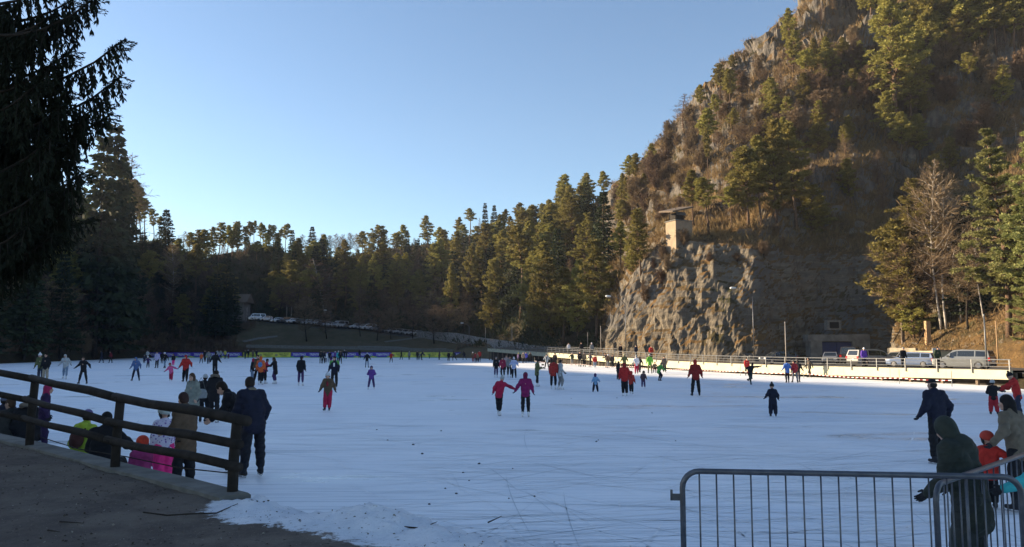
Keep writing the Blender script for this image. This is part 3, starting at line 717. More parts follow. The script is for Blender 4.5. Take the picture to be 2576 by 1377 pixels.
tree('bushy', 2535, 850, 316, 'tall bushy pale-green pine at the right edge', None, 0, 1.05)
tree('bushy', 2590, 865, 640, 'low bushy pale-green pine branch crown at the right edge below the tall one', None, 1, 1.0)
tree('bushy', 2625, 850, 300, 'second bushy pale-green pine beyond the right edge', None, 0, 1.0)
# --- the left shore

for a in [('spruce', 262, 905, 318, 'huge dark spruce rising at the left shore to a sharp top', 1, .95), ('spruce', 236, 905, 350, 'huge dark spruce half hidden behind the near drooping boughs', 2, .9), ('spruce', 279, 900, 372, 'huge dark spruce standing just right of the tallest shore spruce', 0, .85),
          ('spruce', 298, 888, 425, 'huge dark spruce on the right flank of the shore spruces, lowest of four', 2, .7), ('spruce', 150, 905, 330, 'dark spruce behind the near drooping boughs, left of two taller ones', 2, 1),
          ('spruce', 60, 905, 300, 'dark shore spruce near the left edge', 0, 1.1), ('spruce', -40, 905, 250, 'dark shore spruce at the left edge', 1, 1.1),
          ('larch', 314, 700, 385, 'tall thin leafless larch standing pale against the sky', 1, 1.3),
          ('spruce', 414, 650, 527, 'dark regular spruce beside the backlit pines on the left ridge', 0, 1.6),
          ('spruce', 565, 850, 640, 'dark spruce at the far left corner of the lake', 1, 1.1), ('spruce', 540, 860, 690, 'lower dark spruce at the far left corner of the lake', 2, 1.2),
          ('pine', 440, 760, 600, 'pine catching a patch of gold sunlight on the left slope', 0, 1.4), ('birch', 428, 800, 610, 'thin leaning birch with a pale trunk on the dark left slope', 0, 1.1),
          ('pine', 505, 690, 580, 'rounded brown-lit pine on the left ridge', 2, 1.4), ('larch', 462, 680, 580, 'bare larch beside the rounded pine on the left ridge', 0, 1.5)]:
    kind, x, yb, yt, label, var, wide = a
    tree(kind, x, yb, yt, label, None, var, wide)
for i, (x, yb, yt) in enumerate([(305, 618, 440), (318, 616, 470), (330, 614, 455), (342, 612, 475), (352, 610, 498), (362, 608, 505), (374, 606, 515), (386, 605, 528), (400, 605, 545)]):
    tree('tallpine', x, yb + 4, yt, 'backlit bare-stemmed pine in the close row on the left ridge', 'backlit pines on the left ridge', i, 1.1)
scatter([(0, 700), (290, 690), (420, 720), (560, 760), (590, 850), (300, 870), (0, 890)], 62, ['spruce', 'spruce', 'pine', 'bare', 'bare'], (12, 18),
        'shaded tree in the dark wood on the left slope', 'trees in the dark left wood', 111)
scatter([(0, 880), (380, 868), (600, 870), (600, 884), (0, 905)], 30, ['shrub', 'shrub', 'bare'], (2, 5), 'leafless bush on the dark left shore', 'bushes along the left shore', 112, (1, 1.6), 2)
# --- thin trees on the meadow in front of the parked cars
for i, x in enumerate([770, 820, 905, 948, 985, 1040, 1092, 1128, 1168]):
    tree('bare', x, 858 - 6 * (i % 3) + (6 if x > 1000 else 0), 745 + (i * 37) % 40, 'dark leafless tree on the meadow below the parked cars', 'leafless meadow trees', i, 1.6)

# --- dry scrub and grass over the hillside: nobody could count it
def cover(name, sel, n, seed, L, Wd, m, up=.9, bunch=6, spread=.35, steepmax=1.0):
    rs = np.random.RandomState(seed); f = TF[sel]; A = TVf[f[:, 0]]; B = TVf[f[:, 1]]; C = TVf[f[:, 2]]; Dd = TVf[f[:, 3]]
    nn = np.cross(C - A, Dd - B); ar = np.linalg.norm(nn, axis=1) / 2; nn = unit(nn); nn[nn[:, 2] < 0] *= -1
    dist = np.linalg.norm(A, axis=1); w = ar / dist ** 1.3 * np.clip((nn[:, 2] - (1 - steepmax)) * 3, 0, 1)
    k = rs.choice(len(f), n, p=w / w.sum()); u, v = rs.uniform(size=(2, n, 1))
    P = (A[k] * (1 - u) + B[k] * u) * (1 - v) + (Dd[k] * (1 - u) + C[k] * u) * v
    keep = np.array([noise.noise(Vector(p) * .11) + .5 * noise.noise(Vector(p) * .4) > -.25 for p in P]); P = P[keep]; k = k[keep]
    P = np.repeat(P, bunch, axis=0) + rs.normal(size=(len(P) * bunch, 3)) * spread * np.array([1, 1, .15]); N_ = np.repeat(nn[k], bunch, axis=0)
    D = N_ * .35 + np.array([0, 0, up]) + rs.normal(size=P.shape) * .55
    l = rs.uniform(.4, 1.2, len(P)) * L; V = kites(P - np.array([0, 0, .1]), D, l, l * Wd, rs)
    return tag(link(name, mesh(name, V, quads(V), m)), kind='stuff')
hs_ = (fx > 1530) & (fx < 2750) & (fv > 4.0) & (fv < 8.3)
cover('scrub', hs_, 26000, 201, 1.3, .035, M_scrub, .8, 7, .5, .9)
cover('dry_grass', (((fx > 1530) & (fx < 2750) & (fv > 3.9)) | ((fx > 2240) & (fx < 2900) & (fv > 3.0)) | ((fx > 1180) & (fx < 1530) & (fv > 2.9) & (fv < 4.1))) & (fv < 8.2), 16000, 202, .55, .09, M_grass, .8, 7, .4, .62)
cover('undergrowth', (fx > -120) & (fx < 1500) & (fv > 3.0) & (fv < 8.2) & ~((fx > 600) & (fx < 1120) & (fv < 3.3)), 15000, 203, 1.5, .10, M_spruce, .7, 6, .7)
cover('brushwood', (fx > -120) & (fx < 640) & (fv > 1.0) & (fv < 5), 6000, 204, 1.6, .02, M_twig, .9, 8, .6)

# --- the near spruce with hanging twigs
def hanging_spruce():
    rs = np.random.RandomState(77); H = 21.0; base = Vector((-10.8, 11.5, .4))
    o = empty('spruce_tree', base); tag(o, 'near black spruce at the left edge with long drooping boughs of hanging twigs', 'tree')
    b = MB(); b.tube([(0, 0, H * t) for t in np.linspace(0, 1, 8)], [.34 * (1 - t) + .03 for t in np.linspace(0, 1, 8)], 10)
    P = []; D = []; L = []
    def bough(z, az, Lb, sag, lift, hang, dens=1.0):
        h = np.array([math.cos(az), math.sin(az), 0]); pts = []
        for t in np.linspace(0, 1, 12):
            pts.append(np.array([0, 0, z]) + h * Lb * t + np.array([0, 0, -lift * t + (-sag * math.sin(math.pi * t ** .8) + .10 * max(0, t - .7) ** 2 * 11 - .10 * .99 * t) * Lb]) + np.array([-h[1], h[0], 0]) * .05 * Lb * math.sin(3 * t + az * 5))
        b.tube([tuple(p) for p in pts], [.05 * (1 - t) + .012 for t in np.linspace(0, 1, 12)], 5, False)
        n = int(Lb * 15 * dens)
        for i in range(n):
            t = .1 + .9 * (i + rs.uniform(0, 1)) / n; k = min(10, int(t * 11)); f = t * 11 - k
            q = pts[k] * (1 - f) + pts[k + 1] * f
            side = np.array([-h[1], h[0], 0]) * rs.choice([-1, 1]) * rs.uniform(.0, .14)
            hl = hang * rs.uniform(.45, 1.1) * (1 - .8 * max(0, t - .7) / .3) + .06
            outw = h * (.08 if t < .84 else .8)
            m_ = max(4, int(hl / .045)); s = np.linspace(0, 1, m_)
            line = q + side * s[:, None] + np.array([0, 0, -1.0]) * (s ** 1.05 * hl)[:, None] + outw * (s * .35 * hl)[:, None]
            tube = [tuple(line[0]), tuple(line[m_ // 2]), tuple(line[-1])]
            b.tube(tube, [.008, .006, .004], 3, False)
            for r_ in range(4):
                dd = np.tile(np.array([0, 0, -1.0]), (m_, 1)) + rs.normal(size=(m_, 3)) * .30 + outw * .2
                P.append(line); D.append(dd); L.append(np.full(m_, .12))
        for i in range(9):           # feathery tip
            t = 1 - .022 * i; q = pts[-1] * (1 - .022 * i * 2) + pts[-3] * (.022 * i * 2)
            s = np.linspace(0, 1, 9)[:, None]; sd_ = np.array([-h[1], h[0], 0]) * ((-1) ** i) * .7
            dv_ = h * .8 + sd_ + np.array([0, 0, .1 + rs.uniform(-.3, .2)]); l = .14 + .02 * i
            line = q + dv_ * s * l
            for r_ in range(4):
                P.append(line); D.append(dv_ + rs.normal(size=(9, 3)) * .45); L.append(np.full(9, .06))
    # the boughs that reach into the picture: tip seen at x, y, Y ahead, and how far above or below the tip it leaves the trunk
    for x, y, Y, rise, sag, lift, hang, dn in [(300, 95, 11.2, .05, .10, .15, .72, 1.5), (298, 190, 11.4, -.1, .10, .20, .8, 1.5), (270, 262, 11.9, -.2, .06, .16, .55, 1.1), (275, 290, 11.6, .1, .08, .10, .6, 1),
            (225, -25, 10.8, .35, .10, .02, .85, 1.6), (190, -5, 11.6, .4, .08, .0, .8, 1.4), (120, 25, 11.0, .5, .08, .0, .9, 1.6), (150, -60, 11.5, .3, .1, .05, .8, 1.4), (90, 80, 12.0, .3, .1, .1, .9, 1.3),
            (180, 130, 11.6, .2, .09, .12, .95, 1.6), (120, 150, 11.0, .2, .09, .1, 1.0, 1.6), (180, 235, 11.8, .1, .08, .10, 1.0, 1.6), (140, 260, 11.0, .1, .08, .10, 1.1, 1.6), (205, 300, 11.6, .1, .09, .08, .9, 1.5),
            (185, 345, 11.3, .1, .09, .08, 1.0, 1.5), (190, 400, 11.7, .1, .1, .06, .9, 1.5), (190, 430, 11.0, .1, .1, .06, 1.0, 1.5), (180, 490, 11.8, .2, .1, .05, .8, 1.4), (170, 520, 11.2, .2, .1, .05, .9, 1.4),
            (170, 560, 11.5, .3, .1, .05, .7, 1.3), (100, 340, 10.6, .1, .1, .05, 1.2, 1.6), (90, 460, 10.6, .1, .1, .05, 1.1, 1.6), (60, 200, 10.4, .1, .1, .05, 1.2, 1.6), (110, 590, 10.8, .4, .1, .05, .7, 1.4), (40, 560, 10.4, .4, .1, .05, .8, 1.4)]:
        tip = at(x, y, Y) - base; Lb = math.hypot(tip.x, tip.y)
        bough(tip.z + .25 + rise, math.atan2(tip.y, tip.x), Lb, sag, .25 + rise, hang, dn)
    for k in range(150):
        z = 4.5 + 15.5 * ((k + rs.uniform(0, 1)) / 150); az = k * 2.399
        Lb = (4.6 * (1 - (z - 4.5) / 17) + .4) * rs.uniform(.75, 1.05)
        if z > 5.2 and -1.5 < az % 6.283 - 6.283 * (az % 6.283 > 3.1416) < 1.3: Lb *= .66
        bough(z, az, Lb, .10, .5, .8 * (1 - z / 30), .8)
    P = np.concatenate(P); D = np.concatenate(D); L = np.concatenate(L); V = kites(P, D, L, L * .13, rs)
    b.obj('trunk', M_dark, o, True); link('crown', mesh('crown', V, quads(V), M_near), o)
    return o
hanging_spruce()
# ---------------------------------------------------------------- structures
M_cream = mat('cream_painted_board', (.43, .41, .275), (.35, .33, .23), 1.2, .6, .15)
M_rail = mat('galvanised_rail', (.17, .175, .18), (.12, .125, .13), 6, .5, .1, .4)
M_wood = mat('weathered_boards', (.17, .125, .09), (.10, .075, .055), 4, .85, .5)
M_dkwood = mat('dark_timber', (.035, .029, .025), (.018, .015, .013), 5, .85, .8, 0, .2)
M_orange = mat('sun_bleached_timber', (.42, .27, .14), (.30, .19, .10), 4, .8, .4)
M_asph = mat('asphalt', (.075, .073, .07), (.05, .05, .05), 3, .9, .6)
M_steel = mat('grey_barrier_steel', (.14, .145, .16), (.09, .095, .11), 9, .42, .15, .7)
M_block = mat('stone_block_wall', (.40, .34, .25), (.26, .22, .165), 1.5, .9, .6)
M_blue = mat('blue_painted_door', (.012, .032, .12), (.01, .024, .085), 2, .5, .2)
M_black = mat('flat_black', (.01, .01, .01), (.006, .006, .006), 2, .9, 0)
M_white = mat('white_paint', (.78, .78, .76), (.66, .66, .64), 5, .5, .1)
M_red = mat('red_paint', (.28, .03, .03), (.20, .02, .02), 5, .5, .1)
M_rubber = mat('rubber', (.018, .018, .02), (.012, .012, .012), 8, .8, .2)
M_glass = mat('dark_car_glass', (.02, .025, .03), (.015, .018, .022), 1, .06, 0, 0, .8)
M_chrome = mat('bright_metal', (.6, .6, .62), (.45, .45, .47), 8, .25, .05, .9)
M_tail = mat('red_lamp_glass', (.55, .02, .02), (.4, .01, .01), 8, .2, 0, 0, .6)
M_lampw = mat('clear_lamp_glass', (.7, .7, .72), (.5, .5, .52), 8, .15, 0, 0, .7)
def stone_mat():
    m, n, b = newmat('rubble_stone_wall'); p = n.pos()
    v = n.add('ShaderNodeTexVoronoi', {'Vector': p, 'Scale': 1.9}); e = n.add('ShaderNodeTexVoronoi', {'Vector': p, 'Scale': 1.9}, feature='DISTANCE_TO_EDGE')
    c = n.mix(v.outputs['Color'], (.22, .21, .20), (.40, .37, .33))
    c = n.mix(n.ramp(e.outputs[0], .02, .07), (.11, .10, .09), c)
    setc(n, b, 'Base Color', c); b.inputs['Roughness'].default_value = .9
    bump(n, b, n.math('ADD', n.ramp(e.outputs[0], 0, .12), n.math('MULTIPLY', n.noise(9, 4, p), .4)), 1, .12); return m
M_stone = stone_mat()

# the parking road between the walkway and the cliff
rp = [pz(x, .40, Y) for x, Y in ((1300, 154), (1400, 124), (1500, 105.5), (1600, 97), (1700, 86.5), (1800, 76), (1900, 70.5), (1985, 66.5), (2060, 63.5), (2150, 59.5), (2230, 55.5), (2420, 49.5), (2576, 45), (2900, 35))]
rq = [pz(x, .44, Y) for x, Y in ((1290, 166), (1400, 140), (1500, 123), (1600, 112.5), (1700, 106.5), (1800, 103.5), (1900, 102), (1985, 105), (2060, 106.5), (2150, 106), (2230, 102), (2420, 84.5), (2576, 73), (2900, 60))]
rb = MB(); n_ = len(rp); rb.v = [tuple(p) for p in rp + rq]
for i in range(n_ - 1): rb.f.append([i, i + 1, n_ + i + 1, n_ + i]); rb.i.append(0)
tag(rb.obj('road', M_asph), kind='structure')

# ---- walkway
DK = [(29.0, 46.0, .42, .97), (25.9, 54, .28, .92), (23.0, 62.5, .19, .86), (19.8, 71.5, .18, .88), (16.4, 83, .22, .96), (12.7, 95, .5, 1.2), (8.9, 110, .78, 1.42), (4.6, 132, 1.0, 1.66), (-.2 - 4.6, 156, 1.70, 2.30)]
DX = np.array(DK); dl = np.concatenate([[0], np.cumsum(np.linalg.norm(np.diff(DX[:, :2], axis=0), axis=1))])
def dk(s): return np.array([np.interp(s, dl, DX[:, k]) for k in range(4)])
def dkn(s):
    d = dk(min(dl[-1], s + .5)) - dk(max(0, s - .5)); t = Vector((d[0], d[1], 0)).normalized(); return t, Vector((t.y, -t.x, 0))
walk = empty('walkway', (DX[0][0], DX[0][1], 0)); tag(walk, 'long raised walkway with cream fascia boards curving along the right shore', 'walkway')
wo = walk.location
def wobj(b, name, m, smooth=False):
    b.v = [(p[0] - wo.x, p[1] - wo.y, p[2]) for p in b.v]; return b.obj(name, m, walk, smooth)
st = list(np.arange(0, dl[-1], 1.5)) + [dl[-1]]
fb = MB(); db = MB(); ub = MB()
for i in range(len(st) - 1):
    a, c = dk(st[i]), dk(st[i + 1]); na, nc = dkn(st[i])[1], dkn(st[i + 1])[1]
    A = Vector((a[0], a[1], 0)); C = Vector((c[0], c[1], 0))
    def q(P, n, o, z): return (P.x + n.x * o, P.y + n.y * o, z)
    db.poly([q(A, na, .04, a[3] - .02), q(A, na, 2.6, a[3] - .02), q(C, nc, 2.6, c[3] - .02), q(C, nc, .04, c[3] - .02), q(A, na, .04, a[3] - .14), q(A, na, 2.6, a[3] - .14), q(C, nc, 2.6, c[3] - .14), q(C, nc, .04, c[3] - .14)],
            [(0, 1, 2, 3), (7, 6, 5, 4), (1, 5, 6, 2), (0, 3, 7, 4)])
    ub.poly([q(A, na, .8, -.1), q(A, na, .8, a[3] - .15), q(C, nc, .8, c[3] - .15), q(C, nc, .8, -.1)], [(0, 1, 2, 3)])  # added dark sheet that stands in for the shade under the deck
wobj(db, 'deck', M_wood); wobj(ub, 'dark_back_wall', M_dkwood)
pan = list(np.arange(0, dl[-1] - 1, 4.4)) + [dl[-1]]
for k in range(len(pan) - 1):
    fb = MB(); s0, s1 = pan[k] + .006, pan[k + 1] - .006; j = .005 * math.sin(k * 2.1)
    for i in range(3):
        sa, sb = s0 + (s1 - s0) * i / 3, s0 + (s1 - s0) * (i + 1) / 3; a, c = dk(sa), dk(sb); na, nc = dkn(sa)[1], dkn(sb)[1]; A = Vector((a[0], a[1], 0)); C = Vector((c[0], c[1], 0))
        o1, o2 = -.03 + j, .035
        fb.poly([q(A, na, o1, a[2]), q(A, na, o1, a[3]), q(C, nc, o1, c[3]), q(C, nc, o1, c[2]), q(A, na, o2, a[2]), q(A, na, o2, a[3]), q(C, nc, o2, c[3]), q(C, nc, o2, c[2])],
                [(0, 1, 2, 3), (7, 6, 5, 4), (1, 5, 6, 2), (0, 3, 7, 4)] + ([(0, 4, 5, 1)] if i == 0 else []) + ([(3, 2, 6, 7)] if i == 2 else []))
    wobj(fb, 'fascia_board', M_cream)
def rh(s): return .60 + .28 * s / dl[-1]
for off, m_ in ((-.05, 0),):
    for frac, rad in ((1.0, .032), (.66, .018), (.33, .018)):
        b = MB(); b.tube([q(Vector((dk(s)[0], dk(s)[1], 0)), dkn(s)[1], -.09, dk(s)[3] + rh(s) * frac) for s in np.arange(0, dl[-1] + .1, 3.0)], rad, 6)
        wobj(b, 'rail', M_rail)
for s in np.arange(.1, dl[-1], 2.45):
    d = dk(s); n = dkn(s)[1]; t = dkn(s)[0]; rot = Matrix((t, n, Vector((0, 0, 1)))).transposed()
    b = MB(); P = Vector((d[0], d[1], 0)) + n * -.09; zt = d[3] + rh(s) + .02; zb = d[3] - .22
    b.box((P.x, P.y, (zt + zb) / 2), (.06, .05, zt - zb), rot); wobj(b, 'rail_post', M_rail)
    if True:
        b = MB(); P = Vector((d[0], d[1], 0)) + n * .35; b.box((P.x, P.y, (d[3] - .15 - .15) / 2), (.16, .16, d[3] - .15 + .15), rot); wobj(b, 'pile', M_wood)
# inner balustrade of the ramp
b = MB()
for s in np.arange(58, dl[-1], 1.1):
    d = dk(s); n = dkn(s)[1]; P = Vector((d[0], d[1], 0)) + n * 2.5; b.box((P.x, P.y, d[3] + .42), (.05, .05, .9))
for fr in (.45, .9): b.tube([q(Vector((dk(s)[0], dk(s)[1], 0)), dkn(s)[1], 2.5, dk(s)[3] + fr) for s in np.arange(58, dl[-1], 4)], .03, 5)
wobj(b, 'inner_railing', M_rail)
# end flight of steps at the near end
stp = empty('steps', (29.6, 45.0, 0)); tag(stp, 'grey metal steps with side rails at the near end of the walkway', 'steps')
b = MB()
for k in range(5): b.box((.75 + .42 * k * .3, -.3 - .3 * k, .84 - .17 * k), (2.2, .30, .05))
b.obj('treads', M_rail, stp)
for sx in (-.3, 2.1):
    b = MB(); b.tube([(sx, 0, .2), (sx, 0, 1.6)], .04, 6); b.tube([(sx + .3, -1.6, 0), (sx + .3, -1.6, 1.0)], .04, 6)
    for h in (1.6, 1.25): b.tube([(sx, 0, h), (sx + .3, -1.6, h - .6)], .03, 6)
    b.obj('handrail', M_rail, stp)

# rope barrier in front of the walkway
ropes = [(1345, 914.5), (1460, 924), (1590, 931), (1736, 939.5), (1863, 946), (2022, 952), (2263, 966), (2395, 973)]
RP = []
for i, (x, y) in enumerate(ropes):
    p = on(x, y, 0); RP.append(p); b = MB(); b.tube([(0, 0, -.02), (0, 0, .93)], [.022, .02], 6); o = b.obj('rope_stake', M_rail, None); o.location = p
    tag(o, 'thin metal stake holding the striped rope along the walkway', 'stake', 'stakes of the striped rope')
b = MB()
for i in range(len(RP) - 1):
    L_ = (RP[i + 1] - RP[i]).length; k = max(4, int(L_ / .22)); 
    for j in range(k):
        def rpnt(t): return RP[i].lerp(RP[i + 1], t) + Vector((0, 0, .36 - .16 * 4 * t * (1 - t) * min(1, L_ / 14)))
        b.m = j % 2; b.tube([rpnt(j / k), rpnt((j + 1) / k)], .026, 5, False)
tag(b.obj('barrier_rope', [M_white, M_red]), 'red and white striped rope strung along the foot of the walkway', 'rope')

# ---- banners
def text_mesh(body, size, shear=0.0, ext=.004, bold=.0):
    c = bpy.data.curves.new('lettering', 'FONT'); c.body = body; c.size = size; c.shear = shear; c.extrude = ext; c.offset = bold; c.align_x = 'CENTER'; c.align_y = 'CENTER'; c.space_line = .8; c.resolution_u = 2
    o = bpy.data.objects.new('lettering', c); COL.objects.link(o); dg = bpy.context.evaluated_depsgraph_get(); me = bpy.data.meshes.new_from_object(o.evaluated_get(dg))
    bpy.data.objects.remove(o); bpy.data.curves.remove(c); me.name = 'lettering'; return me
M_violet = mat('violet_banner', (.085, .045, .42), (.075, .04, .36), .8, .5, .1)
M_yellow = mat('yellow_banner', (.70, .68, .10), (.62, .60, .09), .8, .5, .1)
M_green = mat('green_print', (.12, .42, .10), (.10, .36, .09), 2, .5, 0)
M_ylp = mat('yellow_print', (.62, .60, .10), (.55, .5, .08), 2, .5, 0)
M_dkblue = mat('dark_blue_print', (.03, .05, .22), (.02, .04, .18), 2, .5, 0)
M_dgreen = mat('dark_green_print', (.03, .10, .03), (.03, .08, .02), 2, .5, 0)
M_wht = mat('white_print', (.80, .80, .82), (.74, .74, .76), 2, .5, 0)
TXT = {'v': text_mesh('TRENTINO', .78, .25, .004, .012), 'y': text_mesh('Casse Rurali\nTrentine', .60, 0, .004, .008)}
for me, m in ((TXT['v'], M_wht), (TXT['y'], M_dgreen)): me.materials.clear(); me.materials.append(m)
def banner_parts(kind, wd, h):
    b = MB(); n = 12
    for i in range(n + 1):
        x = -wd / 2 + wd * i / n; y = .035 * math.sin(i * 1.3)
        b.v += [(x, y, .03), (x, y, h)]
    for i in range(n): b.f.append([2 * i, 2 * i + 2, 2 * i + 3, 2 * i + 1]); b.i.append(0)
    sheet = mesh('sheet', b.v, b.f, M_violet if kind == 'v' else M_yellow)
    e = MB()
    if kind == 'v':
        for cx, w_, hh, mm in ((wd * .36, .9, .46, 0), (wd * .43, .8, .34, 1), (-wd * .44, .7, .34, 0)):
            e.m = mm; yy = -.055 - .006 * mm; e.poly([(cx - w_, yy, .05), (cx + w_, yy, .05), (cx + .1, yy, .05 + hh), (cx - .12, yy, .05 + hh * .96), (cx - w_ * .5, yy, .05 + hh * .5), (cx + w_ * .45, yy, .05 + hh * .55)], [(0, 1, 5, 2, 3, 4)])
        em = mesh('mountains', e.v, e.f, [M_green, M_ylp], e.i)
        e2 = MB(); e2.poly([(-wd / 2, -.045, .03), (wd / 2, -.045, .03), (wd / 2, -.045, .16), (-wd / 2, -.045, .16)], [(0, 1, 2, 3)]); st_ = mesh('green_strip', e2.v, e2.f, M_green)
    else:
        for k in range(8):
            a = k * math.pi / 4; c = Vector((-wd * .41, -.055, h * .5)); r = .30
            e.poly([c + Vector((math.cos(a) * r * .45, 0, math.sin(a) * r * .45)), c + Vector((math.cos(a) * r, 0, math.sin(a) * r)), c + Vector((math.cos(a + .6) * r, 0, math.sin(a + .6) * r)), c + Vector((math.cos(a + .6) * r * .45, 0, math.sin(a + .6) * r * .45))], [(0, 1, 2, 3)])
        em = mesh('round_emblem', e.v, e.f, M_dkblue); e2 = MB(); e2.poly([(-wd / 2, -.045, .03), (wd / 2, -.045, .03), (wd / 2, -.045, .14), (-wd / 2, -.045, .14)], [(0, 1, 2, 3)]); st_ = mesh('green_strip', e2.v, e2.f, M_green)
    return sheet, em, st_
segs = [('v', 360, 608, 6), ('y', 612, 731, 3), ('v', 733, 984, 6), ('y', 986, 1141, 4), ('v', 1143, 1229, 2)]
def bdepth(x): return 197 if x < 1140 else 197 - (x - 1140) * .06
bn = 0; where = {('v', 0): 'at the far left end of the lake', ('y', 1): 'behind the four dark figures at the far edge', ('v', 2): 'behind the far crowd of skaters', ('y', 3): 'behind the far skaters in the middle of the edge', ('v', 4): 'at the right end below the walkway'}
for si, (k, x0, x1, n) in enumerate(segs):
    wd = (x1 - x0) / n * 197 / FPX - .03; parts = banner_parts(k, wd, 1.28)
    for i in range(n):
        xc = x0 + (x1 - x0) * (i + .5) / n; p = pz(xc, .02, bdepth(xc))
        o = empty('advertising_banner', p)
        ordn = ['first', 'second', 'third', 'fourth', 'fifth', 'sixth'][i]
        tag(o, '%s %s banner from the left %s' % (ordn, 'violet' if k == 'v' else 'yellow', where[(k, si)]), 'banner', 'banners along the far edge of the ice')
        link('sheet', parts[0], o); link('mountain_print' if k == 'v' else 'emblem', parts[1], o); link('bottom_strip', parts[2], o)
        t = link('lettering', TXT[k], o); t.location = (-.15 if k == 'v' else .25, -.06, .74 if k == 'v' else .70); t.rotation_euler = (math.pi / 2, 0, 0)
        t.scale = (wd * .80 / 3.9, 1, 1) if k == 'v' else (wd * .72 / 3.5, .95, 1); t.scale.y = .95

# ---- fence of logs at the near bank
lf = empty('log_fence', on(590, 1252, .5)); tag(lf, 'dark round-log fence with three rails along the near bank', 'fence')
lo = lf.location
def lw(p): return tuple(Vector(p) - lo)
posts = [((590, 1045), (583, 1254), .062), ((288, 1000), (288, 1189), .062), ((73, 951), (73, 1131), .066), ((-190, 905), (-190, 1070), .066)]
PB = [on(p[1][0], p[1][1], .48) for p in posts]
def phz(i, y):                            # height of the pixel row y on post i
    return at(posts[i][0][0], y, PB[i].y).z
for i, (a, c, r) in enumerate(posts):
    b = MB(); P = PB[i]; zt = phz(i, a[1]); lean = .02
    b.tube([lw((P.x, P.y, .2)), lw((P.x + .01, P.y, (zt + .5) / 2)), lw((P.x + .03, P.y + .02, zt))], [r * 1.05, r, r * .97], 12); b.obj('post', M_dkwood, lf, True)
ys = [((1052, 1000, 952, 910), 0.060), ((1110, 1060, 1004, 958), .052), ((1165, 1106, 1052, 1000), .052)]
for yy, r in ys:
    for i in range(3):
        A = PB[i].copy(); C = PB[i + 1].copy(); A.z = phz(i, yy[i] + 2); C.z = phz(i + 1, yy[i + 1])
        d = (C - A).normalized(); nrm = Vector((-d.y, d.x, 0)).normalized() * .085
        if nrm.y > 0: nrm = -nrm
        if r > .055: nrm = Vector((0, 0, 0.0))
        b = MB(); ext = .28 if i == 0 else .10
        pts = [A - d * ext + nrm, A.lerp(C, .3) + nrm + Vector((0, 0, .015)), A.lerp(C, .7) + nrm - Vector((0, 0, .012)), C + d * .10 + nrm + Vector((0, 0, .0))]
        b.tube([lw(p) for p in pts], [r, r * 1.06, r * .97, r], 12); b.obj('rail', M_dkwood, lf, True)
wr = MB(); w0 = [on(x, y, .5) for x, y in ((590, 1209), (288, 1140), (73, 1085))]
P1 = PB[0] + Vector((.1, .12, .25)); P2 = PB[1] + Vector((.1, .12, .20)); P3 = PB[2] + Vector((.1, .12, .2))
wr.tube([P1, P1.lerp(P2, .5) - Vector((0, 0, .04)), P2, P2.lerp(P3, .5) - Vector((0, 0, .05)), P3], .008, 5)
tag(wr.obj('wire_rope', M_dkwood), 'thin dark wire rope strung low between the log fence posts', 'rope')

# ---- crowd barriers
def barrier(A, B, h, label, nb, hook=True, yard=.11):
    d = (B - A); L = d.length; o = empty('crowd_barrier', A, math.atan2(d.y, d.x)); tag(o, label, 'barrier', 'steel crowd barriers')
    b = MB(); r = .13; pts = [(0, 0, .12)]
    pts += [(r - r * math.cos(a), 0, h - r + r * math.sin(a)) for a in np.linspace(0, math.pi / 2, 7)]
    pts += [(L - r + r * math.sin(a), 0, h - r + r * math.cos(a)) for a in np.linspace(0, math.pi / 2, 7)]
    pts += [(L, 0, .12), (L, 0, .12)]
    b.tube(pts[:-1], .0225, 10); b.tube([(.0, 0, .2), (L, 0, .2)], .018, 8); b.obj('frame', M_steel, o, True)
    for i in range(nb):
        x = L * (i + 1) / (nb + 1); b = MB(); b.tube([(x, 0, .2), (x, 0, h - .01)], .0065, 6); b.obj('bar', M_steel, o, True)
    for x in (.35, L - .35):
        b = MB(); b.bar((x, -.32, .02), (x, .32, .02), .05, .03); b.bar((x, 0, .02), (x, 0, .2), .03, .03); b.obj('foot', M_steel, o)
    if hook:
        b = MB(); b.box((-.055, 0, h - .20), (.075, .02, .05)); b.box((-.085, 0, h - .185), (.018, .02, .08)); b.obj('hook', M_steel, o)
    return o
BA_ = at(1716, 1185, 6.25); BB_ = at(2568, 1210, 5.95); hb = 1.13
A = Vector((BA_.x, BA_.y, BA_.z - hb)); B_ = Vector((BB_.x, BB_.y, BB_.z - hb))
zb = (A.z + B_.z) / 2; print('barrier base', A.z, B_.z)
bar1 = barrier(A, B_, hb, 'steel crowd barrier nearest the camera, its rounded left end in view', 18)
A2 = at(2367, 1222, 6.02); B2 = at(2640, 1212, 8.2)
bar2 = barrier(Vector((A2.x, A2.y + .08, A.z - .02)), Vector((B2.x, B2.y + .1, A.z - .02)), A2.z - A.z + .01, 'second steel crowd barrier running back from behind the nearest one', 16, False)
# a low snow bank carries the barriers
b = MB(); gx_ = np.arange(1.2, 7.0, .12); gy_ = np.arange(4.6, 9.2, .12); zc = A.z
for x in gx_:
    for y in gy_:
        d = (y - 5.95) * 1.0; w_ = math.exp(-(d / 1.5) ** 2) * min(1, max(0, (x - 1.3) / .8)); b.v.append((x, y, -.03 + (zc + .02) * w_ + .02 * fbm(Vector((x * 4, y * 4, 9)), 3) * min(1, w_ * 3)))
K_ = len(gy_)
for i in range(len(gx_) - 1):
    for j in range(K_ - 1): b.f.append([i * K_ + j, (i + 1) * K_ + j, (i + 1) * K_ + j + 1, i * K_ + j + 1]); b.i.append(0)
tag(b.obj('snow', M_ice, None, True), kind='structure')

